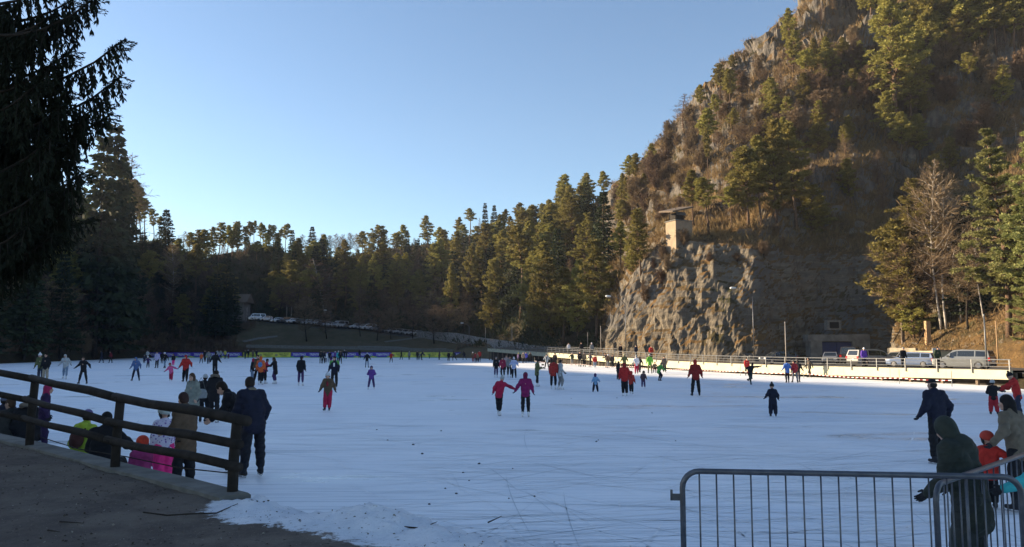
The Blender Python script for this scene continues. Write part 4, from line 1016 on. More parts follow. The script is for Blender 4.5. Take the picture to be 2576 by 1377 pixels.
# ---- lamp posts and poles
def pole(x, yb, yt, Y, r, label, m=M_rail, arm=None, mark=False):
    p = pz(x, 0, Y); z0 = drop(p.x, p.y).z if yb is None else at(x, yb, Y).z; z1 = at(x, yt, Y).z
    o = empty('lamp_post' if arm else 'pole', (p.x, p.y, z0)); tag(o, label, 'lamp post' if arm else 'pole')
    b = MB(); b.tube([(0, 0, -.3), (0, 0, (z1 - z0) * .5), (0, 0, z1 - z0)], [r, r * .85, r * .65], 8); b.obj('shaft', m, o, True)
    if arm:
        b = MB(); ax, az = arm; b.tube([(0, 0, z1 - z0 - .05), (ax * .4, 0, z1 - z0 + az * .7), (ax, 0, z1 - z0 + az)], [r * .6, r * .5, r * .4], 6); b.obj('arm', m, o, True)
        b = MB(); s = 1 if ax > 0 else -1; b.lathe([(.03, 0), (.10, .08), (.13, .5), (.06, .62)], 8, axis='x'); b.v = [(v[0] * s * 1.3 + ax, v[1] * 1.5, v[2] * 1.2 + z1 - z0 + az) for v in b.v]; b.obj('lamp_head', M_white, o, True)
    else:
        b = MB(); b.lathe([(r * .9, 0), (r * .9, .08), (.01, .12)], 8, (0, 0, z1 - z0)); b.obj('cap', m, o)
    return o
M_pole = mat('pale_pole', (.36, .31, .27), (.28, .25, .22), 3, .6, .2)
pole(1979, 905, 813, 66, .045, 'tall pale pole behind the walkway in front of the tunnel cliff', M_pole)
pole(2485, 918, 795, 50, .06, 'tall grey pole at the near end of the walkway', M_rail)
pole(2513, 905, 812, 62, .06, 'brown wooden pole with a bent top before the right bank', M_orange)
pole(1288, 872, 822, 165, .07, 'thin pale pole beside the ramp railing at the foot of the wood', M_pole)
pole(1221, 862, 826, 190, .07, 'short pale pole in front of the stone wall', M_pole)
pole(1479, 880, 838, 125, .05, 'thin pole at the foot of the wood just left of the cliff', M_pole)
pole(1512, 880, 822, 120, .06, 'pale pole touching the left edge of the cliff', M_pole)
pole(1898, 895, 745, 99, .07, 'tall lamp post in front of the cliff with a curved arm to the left', M_steel, (-2.0, 1.0))
pole(1575, 890, 765, 112, .07, 'tall lamp post before the lit cliff with an arm to the left', M_steel, (-2.0, 1.1))
pole(1180, 858, 822, 200, .08, 'lamp post above the stone wall with a bright head', M_steel, (-1.4, .9))
pole(830, 812, 786, 226, .07, 'thin lamp post among the distant parked cars', M_steel, (-1.2, .6))
for x, yb, yt, Y in ((718, 800, 768, 237), (730, 800, 772, 238)):
    p = pz(x, 0, Y); g_ = drop(p.x, p.y); b = MB(); b.tube([(0, 0, -.4), (0.05, 0, 2.0), (0, 0, at(x, yt, Y).z - g_.z)], [.16, .14, .11], 7)
    o = b.obj('birch_stump', M_birch, None, True); o.location = g_; tag(o, 'pale birch stem in the dark wood above the parked cars, %s of two' % ('left' if x < 725 else 'right'), 'tree stem')

# ---- stone retaining wall along the back road
wl = [(1040, 833, 846, 226), (1090, 835, 852, 218), (1150, 838, 862, 207), (1207, 849, 870, 197), (1290, 860, 880, 172), (1356, 871, 888, 152), (1410, 882, 890, 138)]
b = MB(); F_ = []
for x, yt, yb, Y in wl:
    t_, b_ = at(x, yt, Y), at(x, yb + 3, Y); b.v += [tuple(b_), tuple(t_), (t_.x, t_.y + .6, t_.z), (b_.x, b_.y + .6, b_.z)]
for i in range(len(wl) - 1):
    for k in range(4): b.f.append([4 * i + k, 4 * i + (k + 1) % 4, 4 * i + 4 + (k + 1) % 4, 4 * i + 4 + k]); b.i.append(0)
b.f += [[0, 3, 2, 1], [4 * (len(wl) - 1) + k for k in range(4)]]; b.i += [0, 0]
tag(b.obj('stone_wall', M_stone), 'long grey rubble stone wall sloping down beside the far road', 'wall')
# low edging wall on the meadow
b = MB()
e_ = [(620, 868, 203.5), (760, 871, 203.5), (900, 873, 203.5), (1000, 876, 203.5), (1140, 880, 201)]
for i in range(len(e_) - 1):
    b.bar(at(*e_[i]) - Vector((0, 0, .3)), at(*e_[i + 1]) - Vector((0, 0, .3)), .4, .8)
tag(b.obj('edging_wall', M_conc), 'low straight retaining kerb across the meadow behind the banners', 'wall')
# paths on the meadow
def ribbon(pts, w, name):
    b = MB(); Pp = []
    for x, y in pts:
        p = hit(x, y); Pp.append(p)
    Q = []
    for i in range(len(Pp) - 1):
        n = max(2, int((Pp[i + 1] - Pp[i]).length / .8))
        Q += [Pp[i].lerp(Pp[i + 1], k / n) for k in range(n)]
    for i, p in enumerate(Q):
        t = (Q[min(i + 1, len(Q) - 1)] - Q[max(0, i - 1)]).normalized(); n = Vector((-t.y, t.x, 0)) * w / 2
        for s in (-1, 1):
            g = drop(p.x + n.x * s, p.y + n.y * s); b.v.append((g.x, g.y, g.z + .06))
    for i in range(len(Q) - 1): b.f.append([2 * i, 2 * i + 1, 2 * i + 3, 2 * i + 2]); b.i.append(0)
    return tag(b.obj(name, M_conc), kind='structure')
ribbon([(1098, 844), (1050, 850), (1000, 857), (960, 862)], 1.4, 'path')
ribbon([(612, 860), (650, 852), (706, 846)], 1.3, 'path')
ribbon([(900, 872), (1000, 874), (1130, 878)], 1.0, 'path')

# ---- flight of steps with rails at the left end of the ramp
o = empty('wooden_stairs', on(1150, 884, 2.0)); P = hit(1150, 880) or at(1150, 880, 190); o.location = P; tag(o, 'grey wooden stairs with handrails left of the walkway ramp', 'stairs')
b = MB()
for k in range(8): b.box((.45 * k, .1 * k, .25 + .2 * k), (.45, 1.6, .08))
b.obj('treads', M_wood, o)
for yy in (-.8, .8):
    b = MB(); b.bar((-.2, yy, 1.0), (3.4, yy + .7, 2.7), .08, .12); b.bar((-.2, yy, .55), (3.4, yy + .7, 2.25), .06, .1)
    for k in range(4): b.bar((1.1 * k, yy + .22 * k, 0), (1.1 * k, yy + .22 * k, 1.2 + .52 * k), .1, .1)
    b.obj('handrail', M_wood, o)

# ---- concrete hut on the cliff
hp = hit(1694, 604) or at(1694, 604, 116); HY = hp.y - 1.0
def hpx(x, y, Y): return at(x, y, Y)
hut = empty('hut', hpx(1694, 600, HY)); tag(hut, 'square concrete hut on the cliff edge with a timber lookout and sloping roof', 'hut'); ho = hut.location
M_hutc = mat('pale_hut_concrete', (.33, .25, .165), (.25, .19, .13), 1.2, .9, .4)
sc_ = HY / FPX
ang = R(25); rot = Matrix.Rotation(ang, 3, 'Z'); wx, wy, hz = 52 * sc_, 42 * sc_, 2.9
c0 = hpx(1708, 571, HY + wy * .4)
b = MB(); b.box((c0.x - ho.x, c0.y - ho.y, c0.z - ho.z - 1.6), (wx, wy, 4.6), rot); b.obj('concrete_base', M_hutc, hut)
b = MB(); b.box((c0.x - ho.x, c0.y - ho.y, c0.z - ho.z + .76), (wx + .25, wy + .25, .12), rot); b.obj('coping', M_conc, hut)
def loc(x, y, z): v = rot @ Vector((x, y, 0)); return (c0.x - ho.x + v.x, c0.y - ho.y + v.y, c0.z - ho.z + .82 + z)
for sx, sy in ((-1.1, -.8), (.35, -.8), (-1.1, .8), (.35, .8)):
    b = MB(); b.bar(loc(sx, sy, 0), loc(sx, sy, 1.7), .1, .1); b.obj('post', M_dkwood, hut)
for k in range(4):
    b = MB(); b.box(loc(-.95 + .42 * k, -.95, .98), (.38, .06, .55), rot @ Matrix.Rotation(R(-25), 3, 'X')); b.obj('shutter', M_rail, hut)
b = MB(); b.box(loc(-.35, .1, .55), (1.5, 1.4, 1.1), rot); b.obj('cabin', M_dkwood, hut)
b = MB(); b.box(loc(-.6, -.2, 1.68), (3.9, 3.2, .22), rot @ Matrix.Rotation(R(-14), 3, 'Y') @ Matrix.Rotation(R(8), 3, 'X')); b.obj('roof', M_wood, hut)

# ---- tunnel portal in the cliff
tp_ = pz(2106, .3, 103.4); por = empty('tunnel_portal', (tp_.x, tp_.y, .3)); tag(por, 'concrete tunnel portal with a blue door at the foot of the shaded cliff', 'portal')
k_ = 103.4 / FPX; dw = 76 * k_; dh = 2.75
b = MB(); b.box((-dw / 2 - .75, .6, 1.5), (1.5, 1.8, 3.4)); b.box((dw / 2 + 1.15, .6, 1.8), (2.3, 1.8, 4.0)); b.box((0, .6, dh + .55), (dw + 3.6, 1.9, .9)); b.obj('surround', mat('stained_portal_concrete', (.22, .205, .18), (.13, .12, .105), 1.2, .9, .5), por)
for s in (-1, 1):
    b = MB(); b.box((s * dw / 4, .1, dh / 2), (dw / 2 - .04, .10, dh)); d_ = b.obj('door_leaf', M_blue, por)
    b = MB(); b.box((s * .18, .03, 1.1), (.05, .06, .3)); b.obj('handle', M_chrome, d_)
b = MB(); b.box((0, 1.2, dh / 2), (dw, .2, dh + .2)); b.obj('backing', M_black, por)
b = MB(); b.box((-.1, .9, 5.0), (1.35, .9, .9)); b.box((-.1, .72, 5.0), (1.8, 1.0, 1.3)); b.f = b.f[6:] + b.f[:6]; b.obj('upper_window', [M_conc], por)
b = MB(); b.box((-.1, .2, 5.0), (1.2, .06, .8)); b.obj('dark_window_plate', M_black, por)  # black plate on the block paints the dark inside of the window

# ---- block wall, cabinet, timber frames on the right bank
def wallbox(name, x0, x1, yt, Y, zb, m, label, cat, Y1=None, th=.5):
    a, c = at(x0, yt, Y), at(x1, yt, Y1 or Y); b = MB(); z = (a.z + c.z) / 2
    b.bar((a.x, a.y, (z + zb) / 2), (c.x, c.y, (z + zb) / 2), th, z - zb); return tag(b.obj(name, m), label, cat)
wallbox('block_wall', 2236, 2306, 876, 94.5, .2, M_block, 'pale stone block wall behind the silver car, left and taller piece', 'wall', 91.5)
wallbox('block_wall', 2306, 2402, 883, 91.0, .2, M_block, 'pale stone block wall behind the blue car, right and lower piece', 'wall', 85.0)
cb = empty('utility_cabinet', pz(2385, .3, 83.5)); tag(cb, 'pale metal utility cabinet at the end of the block wall', 'cabinet')
b = MB(); b.box((0, 0, .85), (1.7, .6, 1.7)); b.obj('case', M_block, cb); b = MB(); b.box((-.4, -.31, .85), (.76, .03, 1.5)); b.box((.4, -.31, .85), (.76, .03, 1.5)); b.obj('doors', M_cream, cb); b = MB(); b.box((0, 0, 1.74), (1.85, .75, .08)); b.obj('lid', M_conc, cb)
for i, (x, yb, yt, w_, m, lb) in enumerate(((2272, 862, 812, .32, M_wood, 'weathered timber post with wire rungs on the right bank'), (2335, 866, 808, .5, M_orange, 'thick orange timber post with wire rungs on the right bank'))):
    p = hit(x, yb) or at(x, yb, 94); h = at(x, yt, p.y).z - p.z; o = empty('fence_post', p); tag(o, lb, 'post')
    b = MB(); b.box((0, 0, h / 2 - .2), (w_, w_, h + .4)); b.obj('upright', m, o)
    b = MB()
    for k in range(6): b.bar((-2.4 if i else -2.2, .1, .5 + k * h / 6.5), (0, .1, .4 + k * h / 6.2), .03, .03)
    b.bar((-1.2, 0.1, 0), (0, .1, h * .8), .09, .09); b.obj('wires', M_dkwood, o)
b = MB(); 
p = pz(2356, 0, 82); o = empty('road_sign', (p.x, p.y, .34)); tag(o, 'small white sign on a post beside the utility cabinet', 'sign')
b.tube([(0, 0, 0), (0, 0, 1.7)], .04, 6); b.obj('post', M_rail, o); b = MB(); b.box((0, -.06, 1.5), (.75, .04, .9)); b.obj('panel', M_white, o)

# ---- house half hidden in the wood at the left end of the meadow
hp = hit(603, 808) or at(603, 808, 226); hs = empty('house', hp); tag(hs, 'small dark house with a gabled roof among trees left of the parked cars', 'house')
b = MB(); b.box((-1.5, 0, 2.6), (7, 6, 5.6)); b.obj('wall', mat('house_plaster', (.20, .18, .16), (.15, .13, .12), 1, .9, .3), hs)
b = MB(); b.poly([(-6, -3.8, 5.2), (3.0, -3.8, 5.2), (3.0, 3.8, 5.2), (-6, 3.8, 5.2), (-6, 0, 7.8), (3.0, 0, 7.8)], [(0, 1, 5, 4), (2, 3, 4, 5), (1, 2, 5), (3, 0, 4), (3, 2, 1, 0)]); b.obj('roof', M_wood, hs)
for x in (-3, .3):
    b = MB(); b.box((x, -3.02, 3.2), (1.0, .08, 1.3)); w_ = b.obj('window', M_glass, hs); b = MB(); b.box((x, -3.08, 2.5), (1.2, .14, .1)); b.obj('sill', M_conc, w_)
b = MB(); b.box((2.02, 0, 2.0), (.1, .5, 4.0)); b.obj('pale_column', M_birch, hs)

# ---- cars
def car_meshes(kind):
    S = dict(hatch=(4.0, 1.70, 1.47, [(-.5, .98), (-.44, 1.40), (-.05, 1.47), (.12, 1.40), (.28, .95)]),
             wagon=(4.5, 1.74, 1.46, [(-.495, .95), (-.45, 1.38), (-.05, 1.46), (.10, 1.40), (.26, .93)]),
             suv=(4.6, 1.84, 1.72, [(-.495, 1.08), (-.46, 1.63), (-.05, 1.72), (.12, 1.65), (.27, 1.08)]),
             mpv=(4.8, 1.88, 1.75, [(-.495, 1.05), (-.45, 1.66), (-.0, 1.75), (.18, 1.62), (.36, 1.05)]),
             van=(5.0, 1.92, 2.05, [(-.497, 1.15), (-.48, 1.98), (.1, 2.05), (.26, 1.95), (.40, 1.15)]),
             sedan=(4.4, 1.72, 1.42, [(-.36, .95), (-.24, 1.36), (-.02, 1.42), (.10, 1.37), (.26, .93)]))[kind]
    L, Wd, H, cabp = S; hw = Wd / 2; belt = cabp[0][1]; out = {}
    # lower body: stations along x with section bottom / sill / shoulder / top
    xs = [-.5, -.485, -.40, -.2, 0, .2, .28, .40, .47, .495, .5]
    def topz(t):
        hood = .78 if kind in ('hatch', 'wagon', 'sedan') else .92
        if t >= cabp[-1][0]: u = (t - cabp[-1][0]) / (.5 - cabp[-1][0]); return belt - (belt - hood) * (u ** .8) - .10 * max(0, u - .8) * 5 * .8
        if t <= cabp[0][0] and kind == 'sedan': return belt - .03
        return belt
    V = []; F = []
    for t in xs:
        e = abs(t) / .5; tw = hw * (1 - .10 * max(0, (e - .82) / .18) ** 2); zb = .22 + .10 * max(0, (e - .85) / .15); zt = topz(t)
        if abs(t) > .497: tw *= .94; zt -= .06; zb += .06
        V += [(t * L, s * y, z) for s in (1,) for y, z in ((-tw * .92, zb), (-tw, zb + .14), (-tw, zt - .16), (-tw * .94, zt - .02), (-tw * .80, zt), (tw * .80, zt), (tw * .94, zt - .02), (tw, zt - .16), (tw, zb + .14), (tw * .92, zb))]
    n = 10
    for i in range(len(xs) - 1):
        for k in range(n): F.append((i * n + k, (i + 1) * n + k, (i + 1) * n + (k + 1) % n, i * n + (k + 1) % n))
    F += [tuple(range(n))[::1], tuple((len(xs) - 1) * n + k for k in range(n))[::-1]]
    # cabin
    o = len(V); cw = [hw * .93, hw * .78, hw * .76, hw * .76, hw * .92]; n2 = 4
    for (t, z), w_ in zip(cabp, cw):
        low = belt - .04
        V += [(t * L, -hw * .93, low), (t * L, -w_, z), (t * L, w_, z), (t * L, hw * .93, low)]
    for i in range(len(cabp) - 1):
        for k in range(3): F.append((o + i * 4 + k, o + i * 4 + 4 + k, o + i * 4 + 5 + k, o + i * 4 + 1 + k))
    out['body'] = (V, F)
    # glass
    def pane(pts, off):
        b = MB(); nrm = (Vector(pts[1]) - Vector(pts[0])).cross(Vector(pts[2]) - Vector(pts[0])).normalized()
        c = sum((Vector(p) for p in pts), Vector()) / len(pts)
        if nrm.dot(c - Vector((0, 0, .8))) < 0: nrm = -nrm
        q_ = [Vector(p) + nrm * .012 for p in pts]; b.poly(q_ + [p - nrm * .02 for p in q_], [(0, 1, 2, 3), (7, 6, 5, 4), (0, 4, 5, 1), (1, 5, 6, 2), (2, 6, 7, 3), (3, 7, 4, 0)]); return b
    def P(i, side, f):                    # a point on the cabin side: station i (float), height fraction f
        a = int(min(i, len(cabp) - 2)); u = i - a; t = cabp[a][0] * (1 - u) + cabp[a + 1][0] * u; z = cabp[a][1] * (1 - u) + cabp[a + 1][1] * u; w_ = cw[a] * (1 - u) + cw[a + 1] * u
        lz = belt - .04; return (t * L, side * (hw * .93 * (1 - f) + w_ * f), lz * (1 - f) + z * f)
    c0, c1, c2, c3, c4 = cabp
    def mixp(A, B_, f): return tuple(A[k] * (1 - f) + B_[k] * f for k in range(3))
    out['windscreen'] = pane([mixp((c4[0] * L, s * cw[4] * .88, c4[1]), (c3[0] * L, s * cw[3] * .88, c3[1]), f) for s, f in ((-1, .06), (1, .06), (1, .92), (-1, .92))], 1)
    out['rear_window'] = pane([mixp((c0[0] * L, s * cw[0] * .82, c0[1]), (c1[0] * L, s * cw[1] * .82, c1[1]), f) for s, f in ((-1, .12), (1, .12), (1, .88), (-1, .88))], 1)
    sides = []
    for s in (-1, 1):
        for i0, i1 in ((1.04, 1.48), (1.54, 2.55), (2.62, 3.35)):
            a, c = i0, i1; sides.append(pane([P(a, s, .12), P(c, s, .12), P(c, s, .86), P(a, s, .86)], 1))
    out['side_window'] = sides
    out['dims'] = (L, hw, H, belt)
    return out
CARM = {k: car_meshes(k) for k in ('hatch', 'wagon', 'suv', 'mpv', 'van', 'sedan')}
def wheel_mesh(r):
    b = MB(); b.lathe([(r * .62, -.11), (r * .95, -.10), (r, -.07), (r, .07), (r * .95, .10), (r * .62, .11)], 18, axis='y' ); t = mesh('tyre', [(v[0], v[2], v[1]) for v in b.v], [f[::-1] for f in b.f], M_rubber)
    b = MB(); b.lathe([(r * .16, -.118), (r * .60, -.112), (r * .63, -.09), (r * .63, .09), (r * .60, .112), (r * .16, .118)], 14); m = mesh('rim', [(v[0], v[2], v[1]) for v in b.v], [f[::-1] for f in b.f], M_chrome); return t, m
WH = {r: wheel_mesh(r) for r in (.31, .36)}
CARCACHE = {}
def paint(c):
    k = 'car paint ' + str(c)
    if k not in MATS:
        m = mat(k, c, tuple(x * .9 for x in lin(c)), 1.5, .32, 0, .25, .5); m.name = 'car_paint'; b = m.node_tree.nodes['Principled BSDF']; b.inputs['Coat Weight'].default_value = .7; b.inputs['Coat Roughness'].default_value = .06
    return MATS[k]
def car(kind, loc, rz, color, label, group=None, detail=True):
    M_ = CARM[kind]; L, hw, H, belt = M_['dims']; key = kind
    if key not in CARCACHE:
        d = {}; d['body'] = mesh('body', M_['body'][0], M_['body'][1], paint((.5, .5, .5)), None, False)
        for k in ('windscreen', 'rear_window'): d[k] = mesh(k, M_[k].v, M_[k].f, M_glass)
        d['side_window'] = [mesh('side_window', b.v, b.f, M_glass) for b in M_['side_window']]
        def bx(*a): b = MB(); b.box(*a); return mesh('piece', b.v, b.f, M_rubber)
        ht = .70 if kind not in ('suv', 'mpv', 'van') else .82
        d['headlight'] = []; d['tail'] = []
        for s in (-1, 1):
            b = MB(); b.box((L * .485, s * hw * .72, ht), (.16, .34, .14)); d['headlight'].append(mesh('headlight', b.v, b.f, M_lampw))
            b = MB(); b.box((-L * .49, s * hw * .84, belt - .18), (.14, .22, .26)); d['tail'].append(mesh('tail_light', b.v, b.f, M_tail))
        b = MB(); b.box((L * .49, 0, .42), (.12, hw * 1.5, .16)); b.box((L * .492, 0, .62), (.08, hw * .9, .10)); d['grille'] = mesh('grille', b.v, b.f, M_rubber)
        b = MB(); b.box((-L * .495, 0, .40), (.10, hw * 1.7, .20)); d['bumper'] = mesh('bumper', b.v, b.f, M_rubber)
        b = MB(); b.box((-L * .503, 0, .72 if kind != 'van' else .8), (.03, .5, .12)); d['plate'] = mesh('number_plate', b.v, b.f, M_white)
        d['mirror'] = []
        for s in (-1, 1): b = MB(); b.box((L * .2, s * (hw + .09), belt + .06), (.12, .2, .13)); d['mirror'].append(mesh('mirror', b.v, b.f, M_rubber))
        CARCACHE[key] = d
    d = CARCACHE[key]; o = empty('parked_car', loc, rz); tag(o, label, 'van' if kind == 'van' else 'car', group)
    bo = link('body', d['body'], o); bo.material_slots[0].link = 'OBJECT'; bo.material_slots[0].material = paint(color)
    for k in ('windscreen', 'rear_window', 'grille'): link(k, d[k], o)
    for m in d['side_window']: link('side_window', m, o)
    for m in d['headlight']: link('headlight', m, o)
    for m in d['tail']: link('tail_light', m, o)
    if detail:
        link('bumper', d['bumper'], o); link('number_plate', d['plate'], o)
        for m in d['mirror']: link('mirror', m, o)
    r = .36 if kind in ('suv', 'van', 'mpv') else .31
    for sx in (-.31, .31):
        for s in (-1, 1):
            w = link('tyre', WH[r][0], o); w.location = (sx * L, s * (hw - .10), r); rm = link('rim', WH[r][1], w)
    return o
def carpx(kind, x, Y, hd, c, label, z=.43): p = pz(x, z, Y); car(kind, p, R(hd), c, label)
SILV = (.29, .285, .28)
carpx('mpv', 2192, 82, 18, SILV, 'large silver people carrier parked facing right behind the walkway rail')
carpx('wagon', 2296, 77, 128, (.14, .19, .31), 'pale blue estate car parked with its rear to the right')
carpx('suv', 2425, 69, 132, (.22, .23, .23), 'grey off-road car parked at the right end with its rear showing')
carpx('sedan', 2090, 92, -115, (.32, .33, .36), 'silver saloon parked in front of the blue tunnel door')
carpx('van', 2142, 90, 60, (.045, .035, .03), 'dark brown van next to the blue tunnel door')
carpx('hatch', 1958, 92, 190, (.05, .06, .08), 'dark car parked in the cliff shade left of the tunnel')
carpx('hatch', 2262, 86, 200, (.34, .34, .33), 'light hatchback half hidden behind the silver people carrier')
far = [('van', 642, 811, .62), ('hatch', 664, 813, .7), ('hatch', 693, 815.5, .62), ('suv', 714, 818, .10), ('hatch', 732, 818.5, .6), ('hatch', 752, 820, .05), ('hatch', 771, 822, .6), ('wagon', 791, 824, .5), ('suv', 810, 824, .05), ('hatch', 820, 826, .6), ('hatch', 836, 826, .55),
       ('van', 855, 828, .45), ('wagon', 874, 829, .04), ('hatch', 892, 831.5, .45), ('hatch', 908, 833, .5), ('mpv', 925, 834, .55), ('hatch', 943, 836, .3), ('suv', 964, 839, .04), ('hatch', 983, 840.5, .5), ('hatch', 999, 841.5, .45), ('wagon', 1013, 843, .4), ('hatch', 1028, 844.5, .5), ('hatch', 1046, 846, .6)]
LF = {'van': 'van', 'hatch': 'small car', 'suv': 'off-road car', 'wagon': 'estate car', 'mpv': 'people carrier'}
for i, (k, x, y, g) in enumerate(far):
    Yc = float(np.interp(x, [640, 900, 1050], [230.5, 230, 226])); p0 = pz(x, 0, Yc); p = drop(p0.x, p0.y)
    shade = 'white' if g > .57 else 'silver' if g > .35 else 'grey' if g > .2 else 'black'
    pos_ = 'leftmost in the far row' if i == 0 else 'rightmost in the far row' if i == len(far) - 1 else 'in the far row, %s from the left' % ['second', 'third', 'fourth', 'fifth', 'sixth', 'seventh', 'eighth', 'ninth', 'tenth', 'eleventh', 'twelfth', 'thirteenth', 'fourteenth', 'fifteenth', 'sixteenth', 'seventeenth', 'eighteenth', 'nineteenth', 'twentieth', 'twenty-first', 'twenty-second'][i - 1]
    car(k, p + Vector((0, 0, .05)), R(-148 + (i * 37) % 24), (g, g * 1.0, g * 1.04), '%s %s %s' % (shade, LF[k], pos_), 'cars parked in a row on the far road', False)
# far road bed under the cars
b = MB(); xs_ = np.arange(600, 1080, 6)
for x in xs_:
    Yc = float(np.interp(x, [640, 900, 1050], [230.5, 230, 226]))
    for dY in (-3.2, 3.4): p0 = pz(x, 0, Yc + dY); g = drop(p0.x, p0.y); b.v.append((p0.x, p0.y, g.z + .04))
for i in range(len(xs_) - 1): b.f.append([2 * i, 2 * i + 2, 2 * i + 3, 2 * i + 1]); b.i.append(0)
tag(b.obj('road', M_asph), kind='structure')
# bits of ice and stones lying on the lake, twigs at the edge
M_clod = mat('dirty_ice', (.10, .105, .11), (.05, .05, .05), 20, .8, .5)
bits = [(1110, 1085), (948, 1082), (975, 1108), (1180, 1210), (1148, 1243), (1165, 1190), (1505, 1108), (1500, 1112), (1205, 1168), (1700, 1110), (1437, 1003), (1552, 1002), (1040, 1120), (1062, 1143), (1640, 1040), (1280, 1255), (1080, 1270), (1345, 1250), (1120, 1230), (1290, 1180)]
rs_ = np.random.RandomState(3)
for i, (x, y) in enumerate(bits):
    p = on(x, y, 0); s = .012 * (1 + rs_.rand()) * (1 + p.y / 40); bm = bmesh.new(); bmesh.ops.create_icosphere(bm, subdivisions=1, radius=1)
    for v in bm.verts: v.co *= .7 + .6 * rs_.rand(); v.co.z *= .6
    me = bpy.data.meshes.new('ice_lump'); bm.to_mesh(me); bm.free(); me.materials.append(M_clod); o = link('ice_lump', me); o.location = (p.x, p.y, s * .35); o.scale = (s, s, s)
    tag(o, 'small dark lump of ice lying loose on the frozen lake', 'ice lump', 'lumps of ice on the lake')
for i, pts in enumerate([[(360, 1294), (420, 1302), (480, 1298), (545, 1296), (598, 1272)], [(1000, 1330), (1060, 1335), (1100, 1318)], [(1228, 1320), (1262, 1304)], [(120, 1340), (150, 1344)], [(150, 1318), (210, 1322)]]):
    b = MB(); b.tube([on(x, y, .52) + Vector((0, 0, .02)) for x, y in pts], [.008] * (len(pts) - 1) + [.003], 5)
    tag(b.obj('twig', M_dark), ['long thin twig curving across earth into the snow', 'dark twig on the trodden snow bank', 'short twig sticking up from the snow mound', 'short twig on the bare earth at lower left', 'pale twig lying on the earth below the kerb'][i], 'twig')

# marks of many skates in the ice, and litter on the trodden bank
rs_ = np.random.RandomState(12)
def strips(name, n, wlo, whi, m, ymax, near):
    V = []; F = []
    for i in range(n):
        Y = 9 + (ymax - 9) * rs_.rand() ** near; X = rs_.uniform(-.66, .66) * Y; a = rs_.uniform(0, 6.28) if rs_.rand() < .5 else rs_.normal(0, .35); r = rs_.uniform(9, 60) * rs_.choice([-1, 1]); L_ = rs_.uniform(.8, 5); w = rs_.uniform(wlo, whi) * (1 + Y / 40)
        if X < -3 and Y < 17 or Y > 45 and X > .3 * Y: continue
        k = 9; o = len(V)
        for j in range(k + 1):
            th = a + (j / k) * L_ / r; dx, dy = math.cos(th), math.sin(th); ww = w * math.sin(math.pi * (j + .25) / (k + .5)); V += [(X - dy * ww, Y + dx * ww, .0025), (X + dy * ww, Y - dx * ww, .0025)]; X += dx * L_ / k; Y += dy * L_ / k
        F += [(o + 2 * j, o + 2 * j + 1, o + 2 * j + 3, o + 2 * j + 2) for j in range(k)]
    return tag(link(name, mesh(name, V, F, m)), kind='stuff')
strips('skate_marks', 900, .006, .016, mat('scraped_snow_line', (.92, .93, .94), (.84, .86, .88), 6, .8, .2), 60, 1.5)
strips('skate_cuts', 420, .002, .007, mat('cut_ice_line', (.52, .57, .62), (.62, .67, .71), 6, .4, .2), 45, 1.7)
V = []; n = 3400; X = rs_.uniform(-11, 4.5, n * 2); T = rs_.uniform(-9, 1.0, n * 2)
kp = []
for x, t in zip(X, T):
    if x < KX and t > -.05: continue
    if t > -1.3 and x > KX and rs_.rand() < .35: continue
    y = edge_y(x) + t
    if y < 3 or abs(x) > .75 * y: continue
    s_ = max(0.0, min(1.0, (t + .2) / 2.2)); kp.append((x, y))
GB = BVHTree.FromPolygons([tuple(v) for v in G], [tuple(f) for f in GF])
Pl = []
for x, y in kp:
    r_ = GB.ray_cast(Vector((x, y, 5)), Vector((0, 0, -1)))
    if r_[0]: Pl.append(tuple(r_[0]))
Pl = np.array(Pl); Dl = rs_.normal(size=Pl.shape) * np.array([1, 1, .22]); ll = rs_.uniform(.006, .034, len(Pl)) ** 1.0
Vl = kites(Pl + np.array([0, 0, .006]), Dl, ll, ll * .38, rs_)
tag(link('leaf_litter', mesh('leaf_litter', Vl, quads(Vl), [mat('litter', (.075, .055, .04), (.03, .024, .02), 30, .9, 0), mat('pale_litter', (.34, .30, .25), (.22, .19, .15), 30, .9, 0)], (rs_.rand(len(Pl)) < .22).astype(int))), kind='stuff')
# ---------------------------------------------------------------- people
M_skin = mat('skin', (.52, .32, .23), (.44, .26, .19), 12, .55, .1, 0, .3)
M_lip = mat('lips', (.38, .15, .13), (.33, .12, .11), 12, .5, 0)
M_eye = mat('eyes_and_brows', (.03, .022, .018), (.02, .015, .012), 12, .4, 0)
M_blade = mat('skate_blade', (.42, .43, .45), (.3, .3, .32), 12, .3, 0, .8)
HAIRC = {'dark': (.022, .015, .011), 'brown': (.07, .038, .022), 'light': (.22, .15, .08), 'grey': (.22, .21, .20), 'black': (.012, .010, .010)}
def nrm(v): return v / (np.linalg.norm(v) + 1e-9)
A_ = lambda *a: np.array(a, dtype=float)
def c_(a, b, ra, rb): return ('c', np.asarray(a, float), np.asarray(b, float), ra, rb)
def e_l(c, r, M=None): return ('e', np.asarray(c, float), np.asarray(r, float), M)
def sd1(P, p):
    if p[0] == 'c':
        a, b, ra, rb = p[1:]; ab = b - a; t = np.clip(((P - a) @ ab) / (ab @ ab + 1e-12), 0, 1)
        return np.linalg.norm(P - a - t[:, None] * ab, axis=1) - (ra + (rb - ra) * t)
    c, r, M = p[1:]; q = P - c
    if M is not None: q = q @ M
    k0 = np.linalg.norm(q / r, axis=1); k1 = np.linalg.norm(q / (r * r), axis=1) + 1e-9
    return k0 * (k0 - 1) / k1
